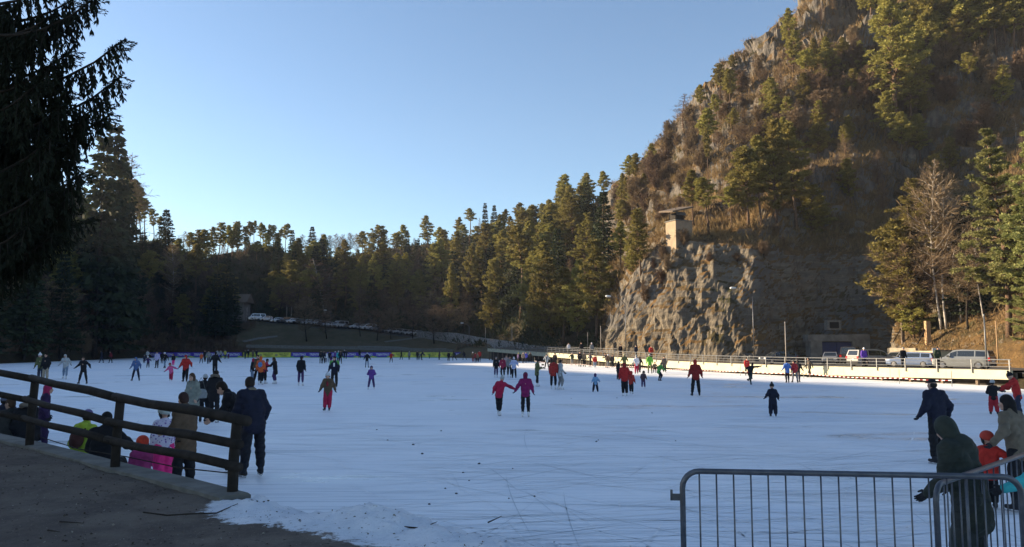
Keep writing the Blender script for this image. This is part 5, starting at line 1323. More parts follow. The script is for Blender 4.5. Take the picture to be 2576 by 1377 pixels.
def sdg(P, g, k):
    d = None
    for p in g:
        if p[0] == 'sub': d = np.maximum(d, -sd1(P, p[1])); continue
        if p[0] == 'cut': d = np.maximum(d, (P - p[1]) @ p[2]); continue
        s = sd1(P, p)
        if d is None: d = s; continue
        h = np.maximum(k - np.abs(d - s), 0) / k; d = np.minimum(d, s) - h * h * k * .25
    return d
def bounds(g, pad):
    lo = np.full(3, 9.); hi = np.full(3, -9.)
    for p in g:
        if p[0] == 'c':
            for q, r in ((p[1], p[3]), (p[2], p[4])): lo = np.minimum(lo, q - r); hi = np.maximum(hi, q + r)
        elif p[0] == 'e': r = p[2].max(); lo = np.minimum(lo, p[1] - r); hi = np.maximum(hi, p[1] + r)
    return lo - pad, hi + pad
def snet(fun, lo, hi, vox):            # a closed surface round a distance field
    n = np.maximum(4, np.ceil((hi - lo) / vox).astype(int) + 1)
    ax = [lo[i] + vox * np.arange(n[i]) for i in range(3)]
    G = np.stack(np.meshgrid(*ax, indexing='ij'), -1).reshape(-1, 3); F = fun(G).reshape(n)
    ins = F < 0; c = [slice(0, -1), slice(1, None)]
    cnt = sum(ins[c[i], c[j], c[k]].astype(np.int8) for i in (0, 1) for j in (0, 1) for k in (0, 1)); act = (cnt > 0) & (cnt < 8)
    ids = np.full(act.shape, -1); I = np.argwhere(act); ids[act] = np.arange(len(I))
    S = np.zeros((len(I), 3)); W_ = np.zeros((len(I), 1))
    for a in range(3):
        o = [b for b in range(3) if b != a]
        for u in (0, 1):
            for v in (0, 1):
                p0 = I.copy(); p0[:, o[0]] += u; p0[:, o[1]] += v; p1 = p0.copy(); p1[:, a] += 1
                f0 = F[tuple(p0.T)]; f1 = F[tuple(p1.T)]; m = (f0 < 0) != (f1 < 0); t = np.where(m, f0 / (f0 - f1 + 1e-12), 0)
                q = p0.astype(float); q[:, a] += t; S += q * m[:, None]; W_ += m[:, None]
    V = lo + vox * S / np.maximum(W_, 1); Q = []
    for a in range(3):
        o = [(a + 1) % 3, (a + 2) % 3]; s0 = [slice(None)] * 3; s1 = [slice(None)] * 3; s0[a] = slice(0, -1); s1[a] = slice(1, None)
        f0 = ins[tuple(s0)]; f1 = ins[tuple(s1)]; E = np.argwhere(f0 != f1); E = E[(E[:, o[0]] > 0) & (E[:, o[1]] > 0) & (E[:, o[0]] < n[o[0]] - 1) & (E[:, o[1]] < n[o[1]] - 1)]
        fl = f0[tuple(E.T)]; quad = []
        for du_, dv_ in ((-1, -1), (0, -1), (0, 0), (-1, 0)):
            e = E.copy(); e[:, o[0]] += du_; e[:, o[1]] += dv_; quad.append(ids[tuple(e.T)])
        q = np.stack(quad, 1); q[~fl] = q[~fl][:, ::-1]; Q.append(q)
    return V, np.concatenate(Q)
def ik(a, t, l1, l2, pole):
    d = t - a; L = min(np.linalg.norm(d), (l1 + l2) * .999); u = nrm(d); x = (l1 * l1 - l2 * l2 + L * L) / (2 * L); h = math.sqrt(max(0, l1 * l1 - x * x))
    pv = nrm(pole - u * (pole @ u)); return a + u * x + pv * h, a + u * L
def rx(a): c, s = math.cos(a), math.sin(a); return np.array([[1, 0, 0], [0, c, -s], [0, s, c]])
def ry(a): c, s = math.cos(a), math.sin(a); return np.array([[c, 0, s], [0, 1, 0], [-s, 0, c]])
def rz_(a): c, s = math.cos(a), math.sin(a); return np.array([[c, -s, 0], [s, c, 0], [0, 0, 1]])
# poses: feet (x, y, lift), hands from the shoulder, lean forward and sideways in degrees; the figure faces +y
POSE = {
    'stand': {}, 'wide': dict(fl=(-.13, 0, 0), fr=(.13, .02, 0)),
    'stride': dict(fl=(-.06, .12, 0), fr=(.08, -.12, 0), hl=(-.08, -.10, -.26), hr=(.08, .12, -.25), lean=6),
    'glide': dict(fl=(-.07, .06, 0), fr=(.13, -.20, .04), hl=(-.14, .08, -.22), hr=(.14, -.06, -.23), lean=12),
    'armsout': dict(fl=(-.10, .02, 0), fr=(.10, 0, 0), hl=(-.20, .04, -.17), hr=(.20, .04, -.17), lean=8),
    'aout': dict(fl=(-.15, 0, 0), fr=(.15, 0, 0), hl=(-.17, .02, -.20), hr=(.17, .02, -.20), lean=6),
    'bend': dict(fl=(-.08, 0, 0), fr=(.08, .02, 0), lean=32, hl=(-.05, .14, -.22), hr=(.05, .14, -.22), head=20),
    'pockets': dict(hl=(-.085, .05, -.235), hr=(.085, .05, -.235)),
    'crouch': dict(fl=(-.08, .02, 0), fr=(.08, -.02, 0), low=.08, lean=24, hl=(-.12, .12, -.17), hr=(.12, .10, -.18)),
    'phone': dict(fl=(-.05, .06, 0), fr=(.05, -.04, 0), hl=(-.02, .17, -.12), hr=(-.02, .18, -.13), head=22),
    'holdr': dict(hr=(.24, .04, -.14), lean=5), 'holdl': dict(hl=(-.24, .04, -.14), lean=5),
    'spiral': dict(fl=(-.02, .03, 0), fr=(.05, -.32, .20), lean=26, hl=(-.18, .12, -.05), hr=(.30, -.02, -.02)),
    'sit': dict(sit=1),
}
def skeleton(p):
    ch = p.get('child', 0); hs = 1 + .34 * ch; leg = .245 - .018 * ch; blade = .018 if p.get('skates') else 0.0; ank = .042 + blade
    M = rx(-R(p.get('lean', 3))) @ ry(R(p.get('side', 0))); Mt = M @ rz_(R(p.get('twist', 0)))
    J = dict(hs=hs, ank=ank, ch=ch); hw = .052
    f = [np.array(p.get('fl', (-.055, .0, 0)), float), np.array(p.get('fr', (.055, .0, 0)), float)]
    if p.get('sit'):
        pz_ = p.get('seat', .27); pel = A_(0, 0, pz_); f = [A_(-.08, .36, 0), A_(.08, .38, 0)] if 'fl' not in p else f
    else:
        pz_ = min([ank + x[2] + math.sqrt(max(.01, (2 * leg * .992) ** 2 - (abs(x[0]) - hw) ** 2 - x[1] ** 2)) for x in f if x[2] < .03]) - p.get('low', 0); pel = A_(0, -.10 * math.sin(R(p.get('lean', 3))), pz_ + .012)
    J['pel'] = pel; J['M'] = M
    tl = 1 - .06 * ch
    J['chest'] = pel + M @ A_(0, .004, .20 * tl); J['sh'] = [pel + M @ (rz_(R(p.get('twist', 0))) @ A_(s * (.098 - .006 * ch), 0, .272 * tl)) for s in (-1, 1)]
    J['neck'] = pel + M @ A_(0, 0, .305 * tl)
    Hm = M @ rx(R(p.get('lean', 3) * .55)) @ rz_(R(p.get('turn', 0))) @ rx(-R(p.get('head', 4))) @ ry(R(p.get('tilt', 0))); J['H'] = Hm
    J['head'] = J['neck'] + M @ A_(0, .012, .02) + Hm @ A_(0, .008, .068 * hs)
    J['hip'] = [pel + A_(s * hw, 0, 0) for s in (-1, 1)]; J['knee'] = []; J['ankle'] = []; J['toe'] = []
    for i, s in enumerate((-1, 1)):
        t = A_(f[i][0], f[i][1], ank + f[i][2]); yaw = R(p.get('toeout', 10)) * s; pole = A_(s * .12, 1, .25)
        k, an = ik(J['hip'][i], t, leg, leg, pole); J['knee'].append(k); J['ankle'].append(an)
        tilt = -.5 * min(1, f[i][2] * 6); J['toe'].append(nrm(A_(math.sin(yaw), math.cos(yaw), tilt)))
    J['elb'] = []; J['wr'] = []
    for i, s in enumerate((-1, 1)):
        h = np.array(p.get('hl' if i == 0 else 'hr', (s * (.030 + .02 * p.get('j', .5)), .035 + .05 * p.get('j', .5) * (i if p.get('j', 0) > .5 else 1 - i), -.280)), float); w = J['sh'][i] + h
        e, w = ik(J['sh'][i], w, .158, .140, A_(s * .22, -1, -.3)); J['elb'].append(e); J['wr'].append(w)
    return J
def hand(J, i, fat=1.0):
    s = -1 if i == 0 else 1; w = J['wr'][i]; d = nrm(w - J['elb'][i]); up = nrm(np.cross(d, A_(s, 0.2, 0.1))); q = nrm(np.cross(up, d)) * 1.0
    if np.linalg.norm(up) < .1: up = A_(0, 1, 0)
    g = [c_(w - d * .008, w + d * .030, .0125 * fat, .0135 * fat), c_(w + d * .03 + up * .012, w + d * .03 - up * .012, .0105 * fat, .010 * fat)]
    for k, (o, L) in enumerate(((.018, .040), (.006, .045), (-.006, .042), (-.017, .033))):
        b = w + d * .038 + up * o; m = b + (d * .92 + q * .35) * L * .55; t = m + (d * .6 + q * .8) * L * .5; r = .0056 * fat
        g += [c_(b, m, r, r * .95), c_(m, t, r * .95, r * .8)]
    b = w + d * .012 + up * .016; m = b + (d * .55 + up * .75) * .020; t = m + (d * .95 + up * .2 + q * .2) * .022
    g += [c_(b, m, .0075 * fat, .0066 * fat), c_(m, t, .0066 * fat, .0052 * fat)]; return g
def headg(J):
    H, c, h = J['H'], J['head'], J['hs']; f = lambda x, y, z: c + H @ (A_(x, y, z) * h)
    g = [e_l(f(0, -.004, .014), A_(.042, .052, .052) * h, H), e_l(f(0, .014, -.026), A_(.034, .038, .036) * h, H), c_(f(0, .052, .002), f(0, .060, -.014), .005 * h, .0085 * h), e_l(f(0, .040, -.052), A_(.016, .014, .012) * h, H),
         c_(f(0, .050, -.032), f(0, .049, -.032), .010 * h, .010 * h)]
    for s in (-1, 1): g += [e_l(f(s * .043, -.004, -.004), A_(.006, .012, .017) * h, H), e_l(f(s * .022, .032, -.012), A_(.016, .016, .014) * h, H)]
    g += [c_(J['neck'] - J['M'] @ A_(0, 0, .03), c + H @ A_(0, -.008, -.03) * h, .030, .029)]
    for s in (-1, 1): g.append(('sub', e_l(f(s * .018, .056, .004), A_(.010, .010, .007) * h, H)))
    return g
def marks(J):
    H, c, h = J['H'], J['head'], J['hs']; f = lambda x, y, z: c + H @ (A_(x, y, z) * h)
    return [(f(s * .018, .047, .004), .0085 * h, 2) for s in (-1, 1)] + [(f(s * x, .049, .018), .006 * h, 2) for s in (-1, 1) for x in (.012, .022)] + [(f(x, .056, -.033), .0065 * h, 1) for x in (-.009, 0, .009)]
def headwear(J, kind, col):
    H, c, h = J['H'], J['head'], J['hs']; f = lambda x, y, z: c + H @ (A_(x, y, z) * h); up = H @ A_(0, 0, 1); fw = H @ A_(0, 1, 0); out = []
    face = ('sub', e_l(f(0, .062, -.016), A_(.036, .034, .046) * h, H))
    if kind in ('beanie', 'pompom'):
        g = [e_l(f(0, -.004, .024), A_(.050, .060, .058) * h, H), ('cut', f(0, .0, .010), -(up + fw * -.18))]
        out.append(('hat', g, col))
        out.append(('hat_brim', [c_(f(.040 * math.cos(a), -.004 + .052 * math.sin(a), .014 + .006 * math.sin(a)), f(.040 * math.cos(a + .55), -.004 + .052 * math.sin(a + .55), .014 + .006 * math.sin(a + .55)), .013 * h, .013 * h) for a in np.arange(0, 6.3, .525)], col))
        if kind == 'pompom': out.append(('pompom', [e_l(f(0, -.01, .092), A_(.024, .024, .024) * h, H)], col))
    elif kind == 'helmet':
        g = [e_l(f(0, -.006, .022), A_(.059, .070, .060) * h, H), ('cut', f(0, .02, .004), -(up - fw * .30)), ]
        out.append(('helmet', g, col)); out.append(('helmet_pad', [c_(f(s * .046, .0, .004), f(s * .046, -.01, -.03), .014 * h, .011 * h) for s in (-1, 1)] + [c_(f(s * .046, -.008, -.03), f(0, .022, -.066), .0085 * h, .0085 * h) for s in (-1, 1)], (.02, .02, .022)))
    elif kind == 'hood':
        out.append(('hood', [e_l(f(0, -.010, .010), A_(.055, .063, .068) * h, H), c_(J['neck'], f(0, -.02, -.02), .050, .048 * h), face], col))
    elif kind == 'furhood':
        b0 = J['neck'] + J['M'] @ A_(0, -.035, .012); r = []
        for a in np.arange(-2.6, 2.61, .35): r.append(J['neck'] + J['M'] @ A_(.066 * math.sin(a), -.030 - .058 * math.cos(a), .038 - .03 * math.cos(a) * -1 * .4))
        out.append(('fur_trim', [c_(r[i], r[i + 1], .021, .021) for i in range(len(r) - 1)], (.16, .13, .10)))
    elif kind == 'cap':
        out.append(('cap', [e_l(f(0, -.004, .022), A_(.047, .057, .048) * h, H), ('cut', f(0, 0, .020), -up)], col)); out.append(('visor', [e_l(f(0, .062, .026), A_(.034, .034, .006) * h, H)], col))
    if kind in ('hair', 'long', 'furhood', 'bun', 'cap', 'beanie'):
        hc = col if kind in ('hair', 'long', 'bun') else HAIRC['dark']
        g = [e_l(f(0, -.010, .020), A_(.048, .056, .056) * h, H), e_l(f(0, -.026, -.012), A_(.043, .036, .045) * h, H), ('sub', e_l(f(0, .066, -.020), A_(.046, .044, .056) * h, H))]
        if kind == 'long': g[2:2] = [c_(f(s * .036, -.012, -.01), f(s * .052, .006, -.12), .020 * h, .014 * h) for s in (-1, 1)] + [c_(f(0, -.040, -.01), f(0, -.050, -.15), .040 * h, .026 * h)]
        if kind in ('cap', 'beanie'): g = [e_l(f(0, -.020, -.006), A_(.0455, .040, .040) * h, H), ('sub', e_l(f(0, .066, -.020), A_(.046, .050, .056) * h, H))]
        out.insert(0, ('hair', g, hc))
    return out
PN = [0]
def person(x, yh, yf, yaw, pose, jac, tro, hw, shoe, label, group=None, **k):
    p = dict(POSE[pose]); p.update(k); p['skates'] = shoe in ('w', 'b'); mz = p.get('z', 0.0)
    rj = random.Random(int(x * 10)); p['j'] = rj.random()
    if pose in ('stand', 'pockets') and 'fl' not in k: p['fl'] = (-.045 - .03 * rj.random(), .07 * (rj.random() - .5), 0); p['fr'] = (.045 + .03 * rj.random(), .09 * (rj.random() - .5), 0); p['side'] = rj.uniform(-3, 3); p['low'] = rj.uniform(0, .035) if shoe != 's' else 0
    if 'lean' not in k: p['lean'] = p.get('lean', 3) + rj.uniform(-1, 5)
    if 'turn' not in k: p['turn'] = rj.uniform(-28, 28)
    yf2 = max(yf, 900.6) if mz < .3 and not p.get('Y') else yf
    loc = pz(x, mz, p['Y']) if p.get('Y') else on(x, yf2, mz); Yd = loc.y; hpx = yf - yh; tall = hpx / FPX * Yd
    J = skeleton(p); child = p.get('child', 0); fat = p.get('fat', 1.0) * (1.12 if child else 1.0); puff = p.get('puff', 1.0)
    far = hpx * FPX / FPX < 34; near = hpx > 95
    M = J['M']; pel, ch_, sh = J['pel'], J['chest'], J['sh']; skirt = max(.05, p.get('coat', .05)); sv = nrm(M @ A_(0, 0, 1) * .35 + A_(0, 0, .65)) * skirt
    # clothing
    jf = fat * puff; jg = []
    for s in (-1, 1):
        jg.append(c_(pel + M @ A_(s * .036, 0, 0) - sv, pel + M @ A_(s * .040, 0, .10), .064 * jf * (1 + 1.0 * max(0, skirt - .04)), .060 * jf)); jg.append(c_(pel + M @ A_(s * .040, 0, .10), pel + M @ A_(s * .050, 0, .225), .060 * jf, .060 * jf))
    jg.append(c_(sh[0] + (sh[1] - sh[0]) * .12, sh[1] - (sh[1] - sh[0]) * .12, .046 * jf, .046 * jf)); jg.append(c_(J['neck'] - M @ A_(0, 0, .03), J['neck'] + M @ A_(0, 0, .012), .050, .042))
    if p.get('hoodback'): jg.append(e_l(J['neck'] + M @ A_(0, -.052, -.008), A_(.058, .034, .045)))
    for i in (0, 1): jg += [c_(sh[i], J['elb'][i], .042 * jf, .038 * jf), c_(J['elb'][i], J['wr'][i] - nrm(J['wr'][i] - J['elb'][i]) * .006, .038 * jf, .028 * jf)]
    tf = fat * p.get('baggy', 1.0); tg = [c_(pel + A_(-.03, 0, -.01), pel + A_(.03, 0, -.01), .053 * fat, .053 * fat)]
    for i in (0, 1):
        a = J['ankle'][i]; kd = nrm(J['knee'][i] - a); tg += [c_(J['hip'][i] - A_(0, 0, .02), J['knee'][i], .053 * min(tf, 1.15 * fat), .042 * tf), c_(J['knee'][i], a + kd * (.055 if p['skates'] else .01), .041 * tf, .029 * tf * (1 + .25 * (tf > 1.05)))]
        tg.append(c_(J['knee'][i] + (a - J['knee'][i]) * .25 + A_(0, -.012, 0), J['knee'][i] + (a - J['knee'][i]) * .45 + A_(0, -.010, 0), .036 * tf, .034 * tf))
    sg = []
    for i in (0, 1):
        a = J['ankle'][i]; t = J['toe'][i]; kd = nrm(J['knee'][i] - a); fl_ = nrm(A_(t[0], t[1], t[2])); so_ = a - A_(0, 0, .020)
        sg += [c_(a + kd * (.065 if p['skates'] else .03), a, .030, .028), c_(so_ - fl_ * .026, so_ + fl_ * .075, .023, .019)]
    body = headg(J); hands = [hand(J, i) for i in (0, 1)]
    inner = [c_(pel, ch_, .045, .05), c_(sh[0], sh[1], .03, .03), c_(ch_, J['neck'], .05, .03)]
    for i in (0, 1): inner += [c_(sh[i], J['elb'][i], .028, .024), c_(J['elb'][i], J['wr'][i], .022, .015), c_(J['hip'][i], J['knee'][i], .042, .03), c_(J['knee'][i], J['ankle'][i], .028, .02), c_(J['ankle'][i] - A_(0, 0, .012), J['ankle'][i] - A_(0, 0, .012) + J['toe'][i] * .05, .012, .01)]
    wear = headwear(J, hw[0], hw[1]) if hw else []
    glove = p.get('glove', (.02, .02, .025)); sc_mat = {'w': (.72, .72, .72), 'b': (.025, .025, .03), 's': (.03, .026, .024), 'g': (.35, .36, .38)}[shoe]
    # scale so that the figure spans what the photo shows
    tops = []
    for g in [body] + [w[1] for w in wear]:
        for q in g:
            if q[0] == 'e': tops.append(q[1][2] + q[2].min())
            elif q[0] == 'c': tops.append(max(q[1][2] + q[3], q[2][2] + q[4]))
    zt = max(tops); S = tall / (zt - (p.get('seat', .27) - .058 if p.get('sit') else 0))
    lo_, hi_ = p.get('lim', (.75, 1.35) if child else (1.45, 1.96)); S = min(max(S, lo_), hi_)
    mj, mt, ms = (m if hasattr(m, 'node_tree') else cloth(m) for m in (jac, tro, sc_mat))
    if p.get('sit'): loc = loc - Vector((0, 0, (p.get('seat', .27) - .058) * S))
    o = None; ph_ = rj.uniform(0, 6)
    def build(name, groups, vox, kk, mats, parent, mk=None):
        Vs, Fs, Is = [], [], []; off = 0
        for g, vx, mi, *k1 in groups:
            lo, hi = bounds(g, vx * 2.2); wr_ = .0042 if name in ('jacket', 'trousers') and near else .0028 if name in ('jacket', 'trousers') else 0
            def F1(P):
                d = sdg(P, g, k1[0] if k1 else kk)
                if wr_:
                    X, Y_, Z_ = P[:, 0], P[:, 1], P[:, 2]
                    d = d + wr_ * (np.sin(58 * Z_ + 26 * X * np.sin(9 * Z_ + ph_) + 3 * np.sin(31 * Y_ + ph_)) * .7 + np.sin(95 * Z_ - 60 * X + 40 * Y_ + 2 * np.sin(40 * X)) * .5)
                return d
            V, F = snet(F1, lo, hi, vx)
            I_ = np.full(len(F), mi)
            if mk:
                C = V[F].mean(1)
                for c, r, m in mk: I_[np.linalg.norm(C - c, axis=1) < r] = m
            Vs.append(V); Fs.append(F + off); Is.append(I_); off += len(V)
        return link(name, mesh(name, np.concatenate(Vs) * S, np.concatenate(Fs), mats, np.concatenate(Is), True), parent)
    if far:                              # one continuous clothed figure
        allg = [(jg, mj), (tg, mt), (sg, ms), (body, M_skin), (hands[0][:2], cloth(glove)), (hands[1][:2], cloth(glove))] + [(w[1], cloth(w[2])) for w in wear]
        def F_(P): return np.min([sdg(P, g, .02) for g, m in allg], axis=0)
        bs = [bounds(g, .05) for g, m in allg]; lo = np.min([b[0] for b in bs], 0); hi = np.max([b[1] for b in bs], 0)
        V, F = snet(F_, lo, hi, .020); C = V[F].mean(1); D = np.array([sdg(C, g, .02) for g, m in allg]); I_ = np.argmin(D, 0)
        o = link('person', mesh('person', V * S, F, [m for g, m in allg], I_, True))
    else:
        vb = .0085 if near else .013; vh = .0052 if near else .008
        bm_ = [M_skin, M_lip, M_eye, cloth(glove)]
        o = build('person', [(inner, .014, 0), (body, vh, 0), (hands[0], .0034 if near else .005, 0 if p.get('bare') else 3, .004), (hands[1], .0034 if near else .005, 0 if p.get('bare') else 3, .004)], vb, .012, bm_, None, marks(J))
        build('jacket', [(jg, vb, 0)], vb, .035, [mj], o); build('trousers', [(tg, vb, 0)], vb, .025, [mt], o)
        for i in (0, 1): build('skate_boot' if p['skates'] else 'shoe', [(sg[2 * i:2 * i + 2], vb * .8, 0)], vb, .02, [ms], o)
        for nm, g, c in wear: build(nm, [(g, vh * (.8 if nm == 'helmet_pad' else 1.15), 0)], vh, .014 if nm != 'fur_trim' else .02, [c if hasattr(c, 'node_tree') else cloth(c)], o)
        if p.get('scarf'): build('scarf', [([c_(J['neck'] + M @ A_(.035 * math.cos(a), .035 * math.sin(a), .008), J['neck'] + M @ A_(.035 * math.cos(a + .7), .035 * math.sin(a + .7), .008), .020, .020) for a in np.arange(0, 6.3, .7)], vb, 0)], vb, .015, [cloth(p['scarf'])], o)
        if p.get('bib'): build('bib', [([c_(J['chest'] + M @ A_(0, .052, .03), J['chest'] + M @ A_(0, .056, -.05), .030, .030)], vb, 0)], vb, .01, [cloth(p['bib'])], o)
        if p.get('yoke'): build('yoke', [([c_(sh[0], sh[1], .050 * jf, .050 * jf), c_(sh[0], sh[0] * .6 + J['elb'][0] * .4, .045 * jf, .044 * jf), c_(sh[1], sh[1] * .6 + J['elb'][1] * .4, .045 * jf, .044 * jf)], vb, 0)], vb, .03, [cloth(p['yoke'])], o)
        if p['skates'] and hpx > 50:
            for i in (0, 1):
                a = J['ankle'][i]; t = nrm(A_(J['toe'][i][0], J['toe'][i][1], J['toe'][i][2])); b = MB(); q = a - A_(0, 0, .042)
                b.bar(Vector((q - t * .04 - A_(0, 0, .013)) * S), Vector((q + t * .095 - A_(0, 0, .013)) * S), .004 * S + .002, .010 * S)
                for u in (-.02, .055): b.bar(Vector((q + t * u - A_(0, 0, .012)) * S), Vector((q + t * u + A_(0, 0, .008)) * S), .012 * S, .03 * S)
                b.obj('skate_blade', M_blade, o)
    o.location = loc + Vector((0, 0, .0)); o.rotation_euler = (0, 0, R(yaw)); tag(o, label, 'person', group); PN[0] += 1
    o_info = dict(o=o, J=J, S=S, loc=loc, yaw=R(yaw)); return o_info
def worldpt(inf, v):
    q = rz_(inf['yaw']) @ (np.asarray(v, float) * inf['S']); return Vector(q) + inf['loc']
def backpack(inf, color, label, size=1.0, front=False):
    J, S = inf['J'], inf['S']; M = J['M']; g = [e_l(J['pel'] + M @ A_(0, -.105 if not front else .105, .165), A_(.078, .050, .095) * size), e_l(J['pel'] + M @ A_(0, -.13, .12), A_(.055, .03, .05) * size)]
    lo, hi = bounds(g, .03); V, F = snet(lambda P: sdg(P, g, .03), lo, hi, .012); o = link('backpack', mesh('pack', V * S, F, cloth(color), None, True)); o.location = inf['loc']; o.rotation_euler = (0, 0, inf['yaw'])
    b = MB(); 
    for s in (-1, 1): b.tube([Vector((J['pel'] + M @ A_(s * .05, y, z)) * S) for y, z in ((-.07, .26), (-.02, .318), (.05, .285), (.070, .20), (.05, .12))], .011 * S, 6)
    b.obj('strap', cloth(tuple(c * .5 for c in lin(color))), o, True); tag(o, label, 'backpack'); return o
K = (.011, .011, .014); NV = (.011, .013, .030); RD = (.42, .025, .022); DR = (.22, .018, .03); OR = (.62, .12, .03); BL = (.08, .14, .30); LB = (.22, .40, .62); GY = (.22, .22, .22); LG = (.42, .43, .43); WH_ = (.70, .70, .74); GN = (.16, .45, .06); DG = (.035, .05, .028); OL = (.11, .12, .05)
YL = (.52, .50, .08); PU = (.12, .05, .26); DP = (.055, .03, .11); PK = (.66, .12, .28); HP = (.85, .04, .25); JN = (.20, .27, .36); DJ = (.025, .03, .055); BG = (.36, .30, .22); BR = (.10, .065, .04); CR = (.38, .015, .06); MG = (.20, .012, .09); TQ = (.05, .42, .45); KH = (.15, .12, .085)
def pattern(name, a, b_, kind):
    m, n, b = newmat(name); v = n.obj()
    if kind == 'stripe':
        w = n.add('ShaderNodeTexWave', {'Vector': v, 'Scale': 3.2, 'Distortion': .3}, bands_direction='Z'); f = n.ramp(w.outputs['Fac'], .5, .56)
    else:
        w = n.add('ShaderNodeTexVoronoi', {'Vector': v, 'Scale': 24}); f = n.ramp(w.outputs['Distance'], .30, .36)
    setc(n, b, 'Base Color', n.mix(f, a, b_)); b.inputs['Roughness'].default_value = .8; return m
M_stripe = pattern('striped_knit', (.10, .14, .42), (.70, .72, .80), 'stripe'); M_spot = pattern('spotted_cloth', (.16, .08, .34), (.62, .58, .72), 'spot')
P = person
# --- left far side
P(100, 887, 961, 180, 'stand', OL, DJ, ('pompom', WH_), 's', 'skater in a white bobble hat mostly hidden behind a dark-jacketed man at far left')
P(113, 890, 963, 175, 'stand', K, BG, ('hair', HAIRC['dark']), 's', 'person in a black jacket and beige trousers at far left')
P(163, 893, 955, 190, 'glide', LG, JN, ('hood', LG), 'w', 'skater in a pale grey hooded jacket and light jeans')
P(208, 899, 967, 180, 'aout', K, K, ('hair', HAIRC['brown']), 'b', 'skater all in black with legs and elbows spread wide')
P(255, 882, 914, 90, 'stride', NV, DJ, ('hair', HAIRC['dark']), 'b', 'dark blue skater alone at the far left shore, left of a dark red one')
P(278, 884, 914, 120, 'stride', DR, K, ('hair', HAIRC['dark']), 'b', 'dark red skater alone at the far left shore')
P(341, 900, 959, 185, 'aout', BL, NV, ('hood', BL), 'b', 'skater in a blue hooded jacket gliding alone', hl=(-.10, .03, -.25), hr=(.10, .03, -.25))
P(363, 890, 914, 180, 'stand', DJ, K, ('helmet', (.1, .1, .12)), 'b', 'small child in dark grey at the left end of the violet banners', child=1)
P(371, 882, 907, 200, 'stand', LG, K, ('hair', HAIRC['dark']), 'b', 'person in a black and white jacket behind two small children')
P(372, 896, 926, 180, 'armsout', DP, K, ('helmet', WH_), 'b', 'small child with a white helmet and dark suit', child=1)
P(394.5, 885, 927, 170, 'stand', (.50, .45, .68), K, ('hair', HAIRC['dark']), 'b', 'woman in a lilac jacket and black trousers near the violet banners')
P(407, 886, 915, 0, 'stand', K, K, ('hair', HAIRC['dark']), 'b', 'dark person with a trace of lime behind the lilac jacket', scarf=GN)
P(414.5, 887, 927, 160, 'stride', K, JN, ('beanie', WH_), 'b', 'skater in a black jacket, pale blue jeans and white hat')
P(436, 888.5, 921, 180, 'stand', K, HP, ('hood', K), 'w', 'child in a black jacket and neon pink trousers', child=.6, lim=(1.0, 1.6))
P(429.5, 914, 961, 180, 'glide', PK, CR, ('hood', DR), 'w', 'pink-clad child stretching an arm to a man in red', child=.8, hl=(-.27, .03, -.10), hr=(.17, .03, -.20), side=6)
P(466, 895, 961, 180, 'aout', RD, K, ('hood', RD), 'b', 'big man in a red jacket leading a pink-clad child', fat=1.2, hl=(-.14, .04, -.22), hr=(.11, .05, -.25), fl=(-.07, .05, 0), fr=(.12, -.1, 0))
P(506, 888.5, 915, 180, 'wide', OR, NV, ('hair', HAIRC['brown']), 'b', 'skater in an orange jacket before the violet banners')
P(515, 881, 911, 180, 'stand', K, K, ('hair', HAIRC['brown']), 'b', 'dark-clad person right behind the orange jacket')
P(524, 882, 916.5, 190, 'stride', GY, NV, ('hair', HAIRC['dark']), 'b', 'skater in a mottled grey jacket with dark jeans, right of the orange one')
P(540, 886.6, 943, 0, 'aout', K, K, ('beanie', K), 'b', 'large man all in black skating away near the violet banners', fat=1.12, fl=(-.07, .04, 0), fr=(.09, -.06, 0), hl=(-.13, .02, -.24), hr=(.13, .02, -.24))
P(546, 877, 902, 180, 'stand', LG, K, ('hair', HAIRC['light']), 's', 'pale-jacketed person seen over the shoulder of the large black-clad man')
P(555, 881, 903, 180, 'stand', (.34, .34, .30), K, ('hair', HAIRC['dark']), 's', 'person in a light grey jacket left of a yellow jacket at the far edge')
P(566, 880.5, 903.5, 180, 'stand', YL, DJ, ('hair', HAIRC['dark']), 's', 'person in a yellow jacket at the far edge')
P(574.5, 885, 903.5, 180, 'stand', DP, DR, ('beanie', WH_), 'b', 'child with a white hat right of the yellow jacket', child=1)
P(617, 879, 903, 170, 'stand', DG, DJ, ('hair', HAIRC['dark']), 's', 'leftmost of four dark people before the first yellow banner')
P(624, 876.5, 901, 180, 'stand', K, K, ('beanie', WH_), 's', 'black-clad person with a white cap before the first yellow banner')
P(636, 876.5, 901, 180, 'stand', KH, K, ('hair', HAIRC['brown']), 's', 'brown-clad person third among four before the yellow banner')
P(645, 878, 901, 180, 'stand', NV, K, ('hair', HAIRC['dark']), 's', 'rightmost of four dark people before the first yellow banner')
P(633, 903, 964, -80, 'stand', K, JN, ('hood', CR), 'b', 'person with a maroon hood, black jacket and pale jeans')
P(648, 894, 966, 170, 'wide', BR, K, ('hair', HAIRC['dark']), 'b', 'tall dark-haired skater mostly behind the orange jacket with a blue pack')
i_ = P(655, 898, 968, 5, 'stand', OR, K, ('hood', OR), 'w', 'person in an orange hooded jacket carrying a blue backpack'); backpack(i_, (.10, .22, .45), 'blue backpack on the back of the orange jacket')
P(667, 904, 966, -60, 'holdr', CR, K, ('hair', HAIRC['dark']), 'w', 'skater in dark crimson with one arm stretched out to the right', hr=(.26, .05, -.07))
P(691, 900, 966, 80, 'stand', K, DP, ('long', HAIRC['brown']), 'w', 'long-haired girl in a black coat, violet tights and white skates', coat=.13, hl=(-.04, .22, -.16))
P(756, 897, 971, 0, 'stand', K, DP, ('beanie', K), 'w', 'skater in a black jacket, violet trousers and white skates, seen from behind', fl=(-.07, .0, 0), fr=(.07, 0, 0))
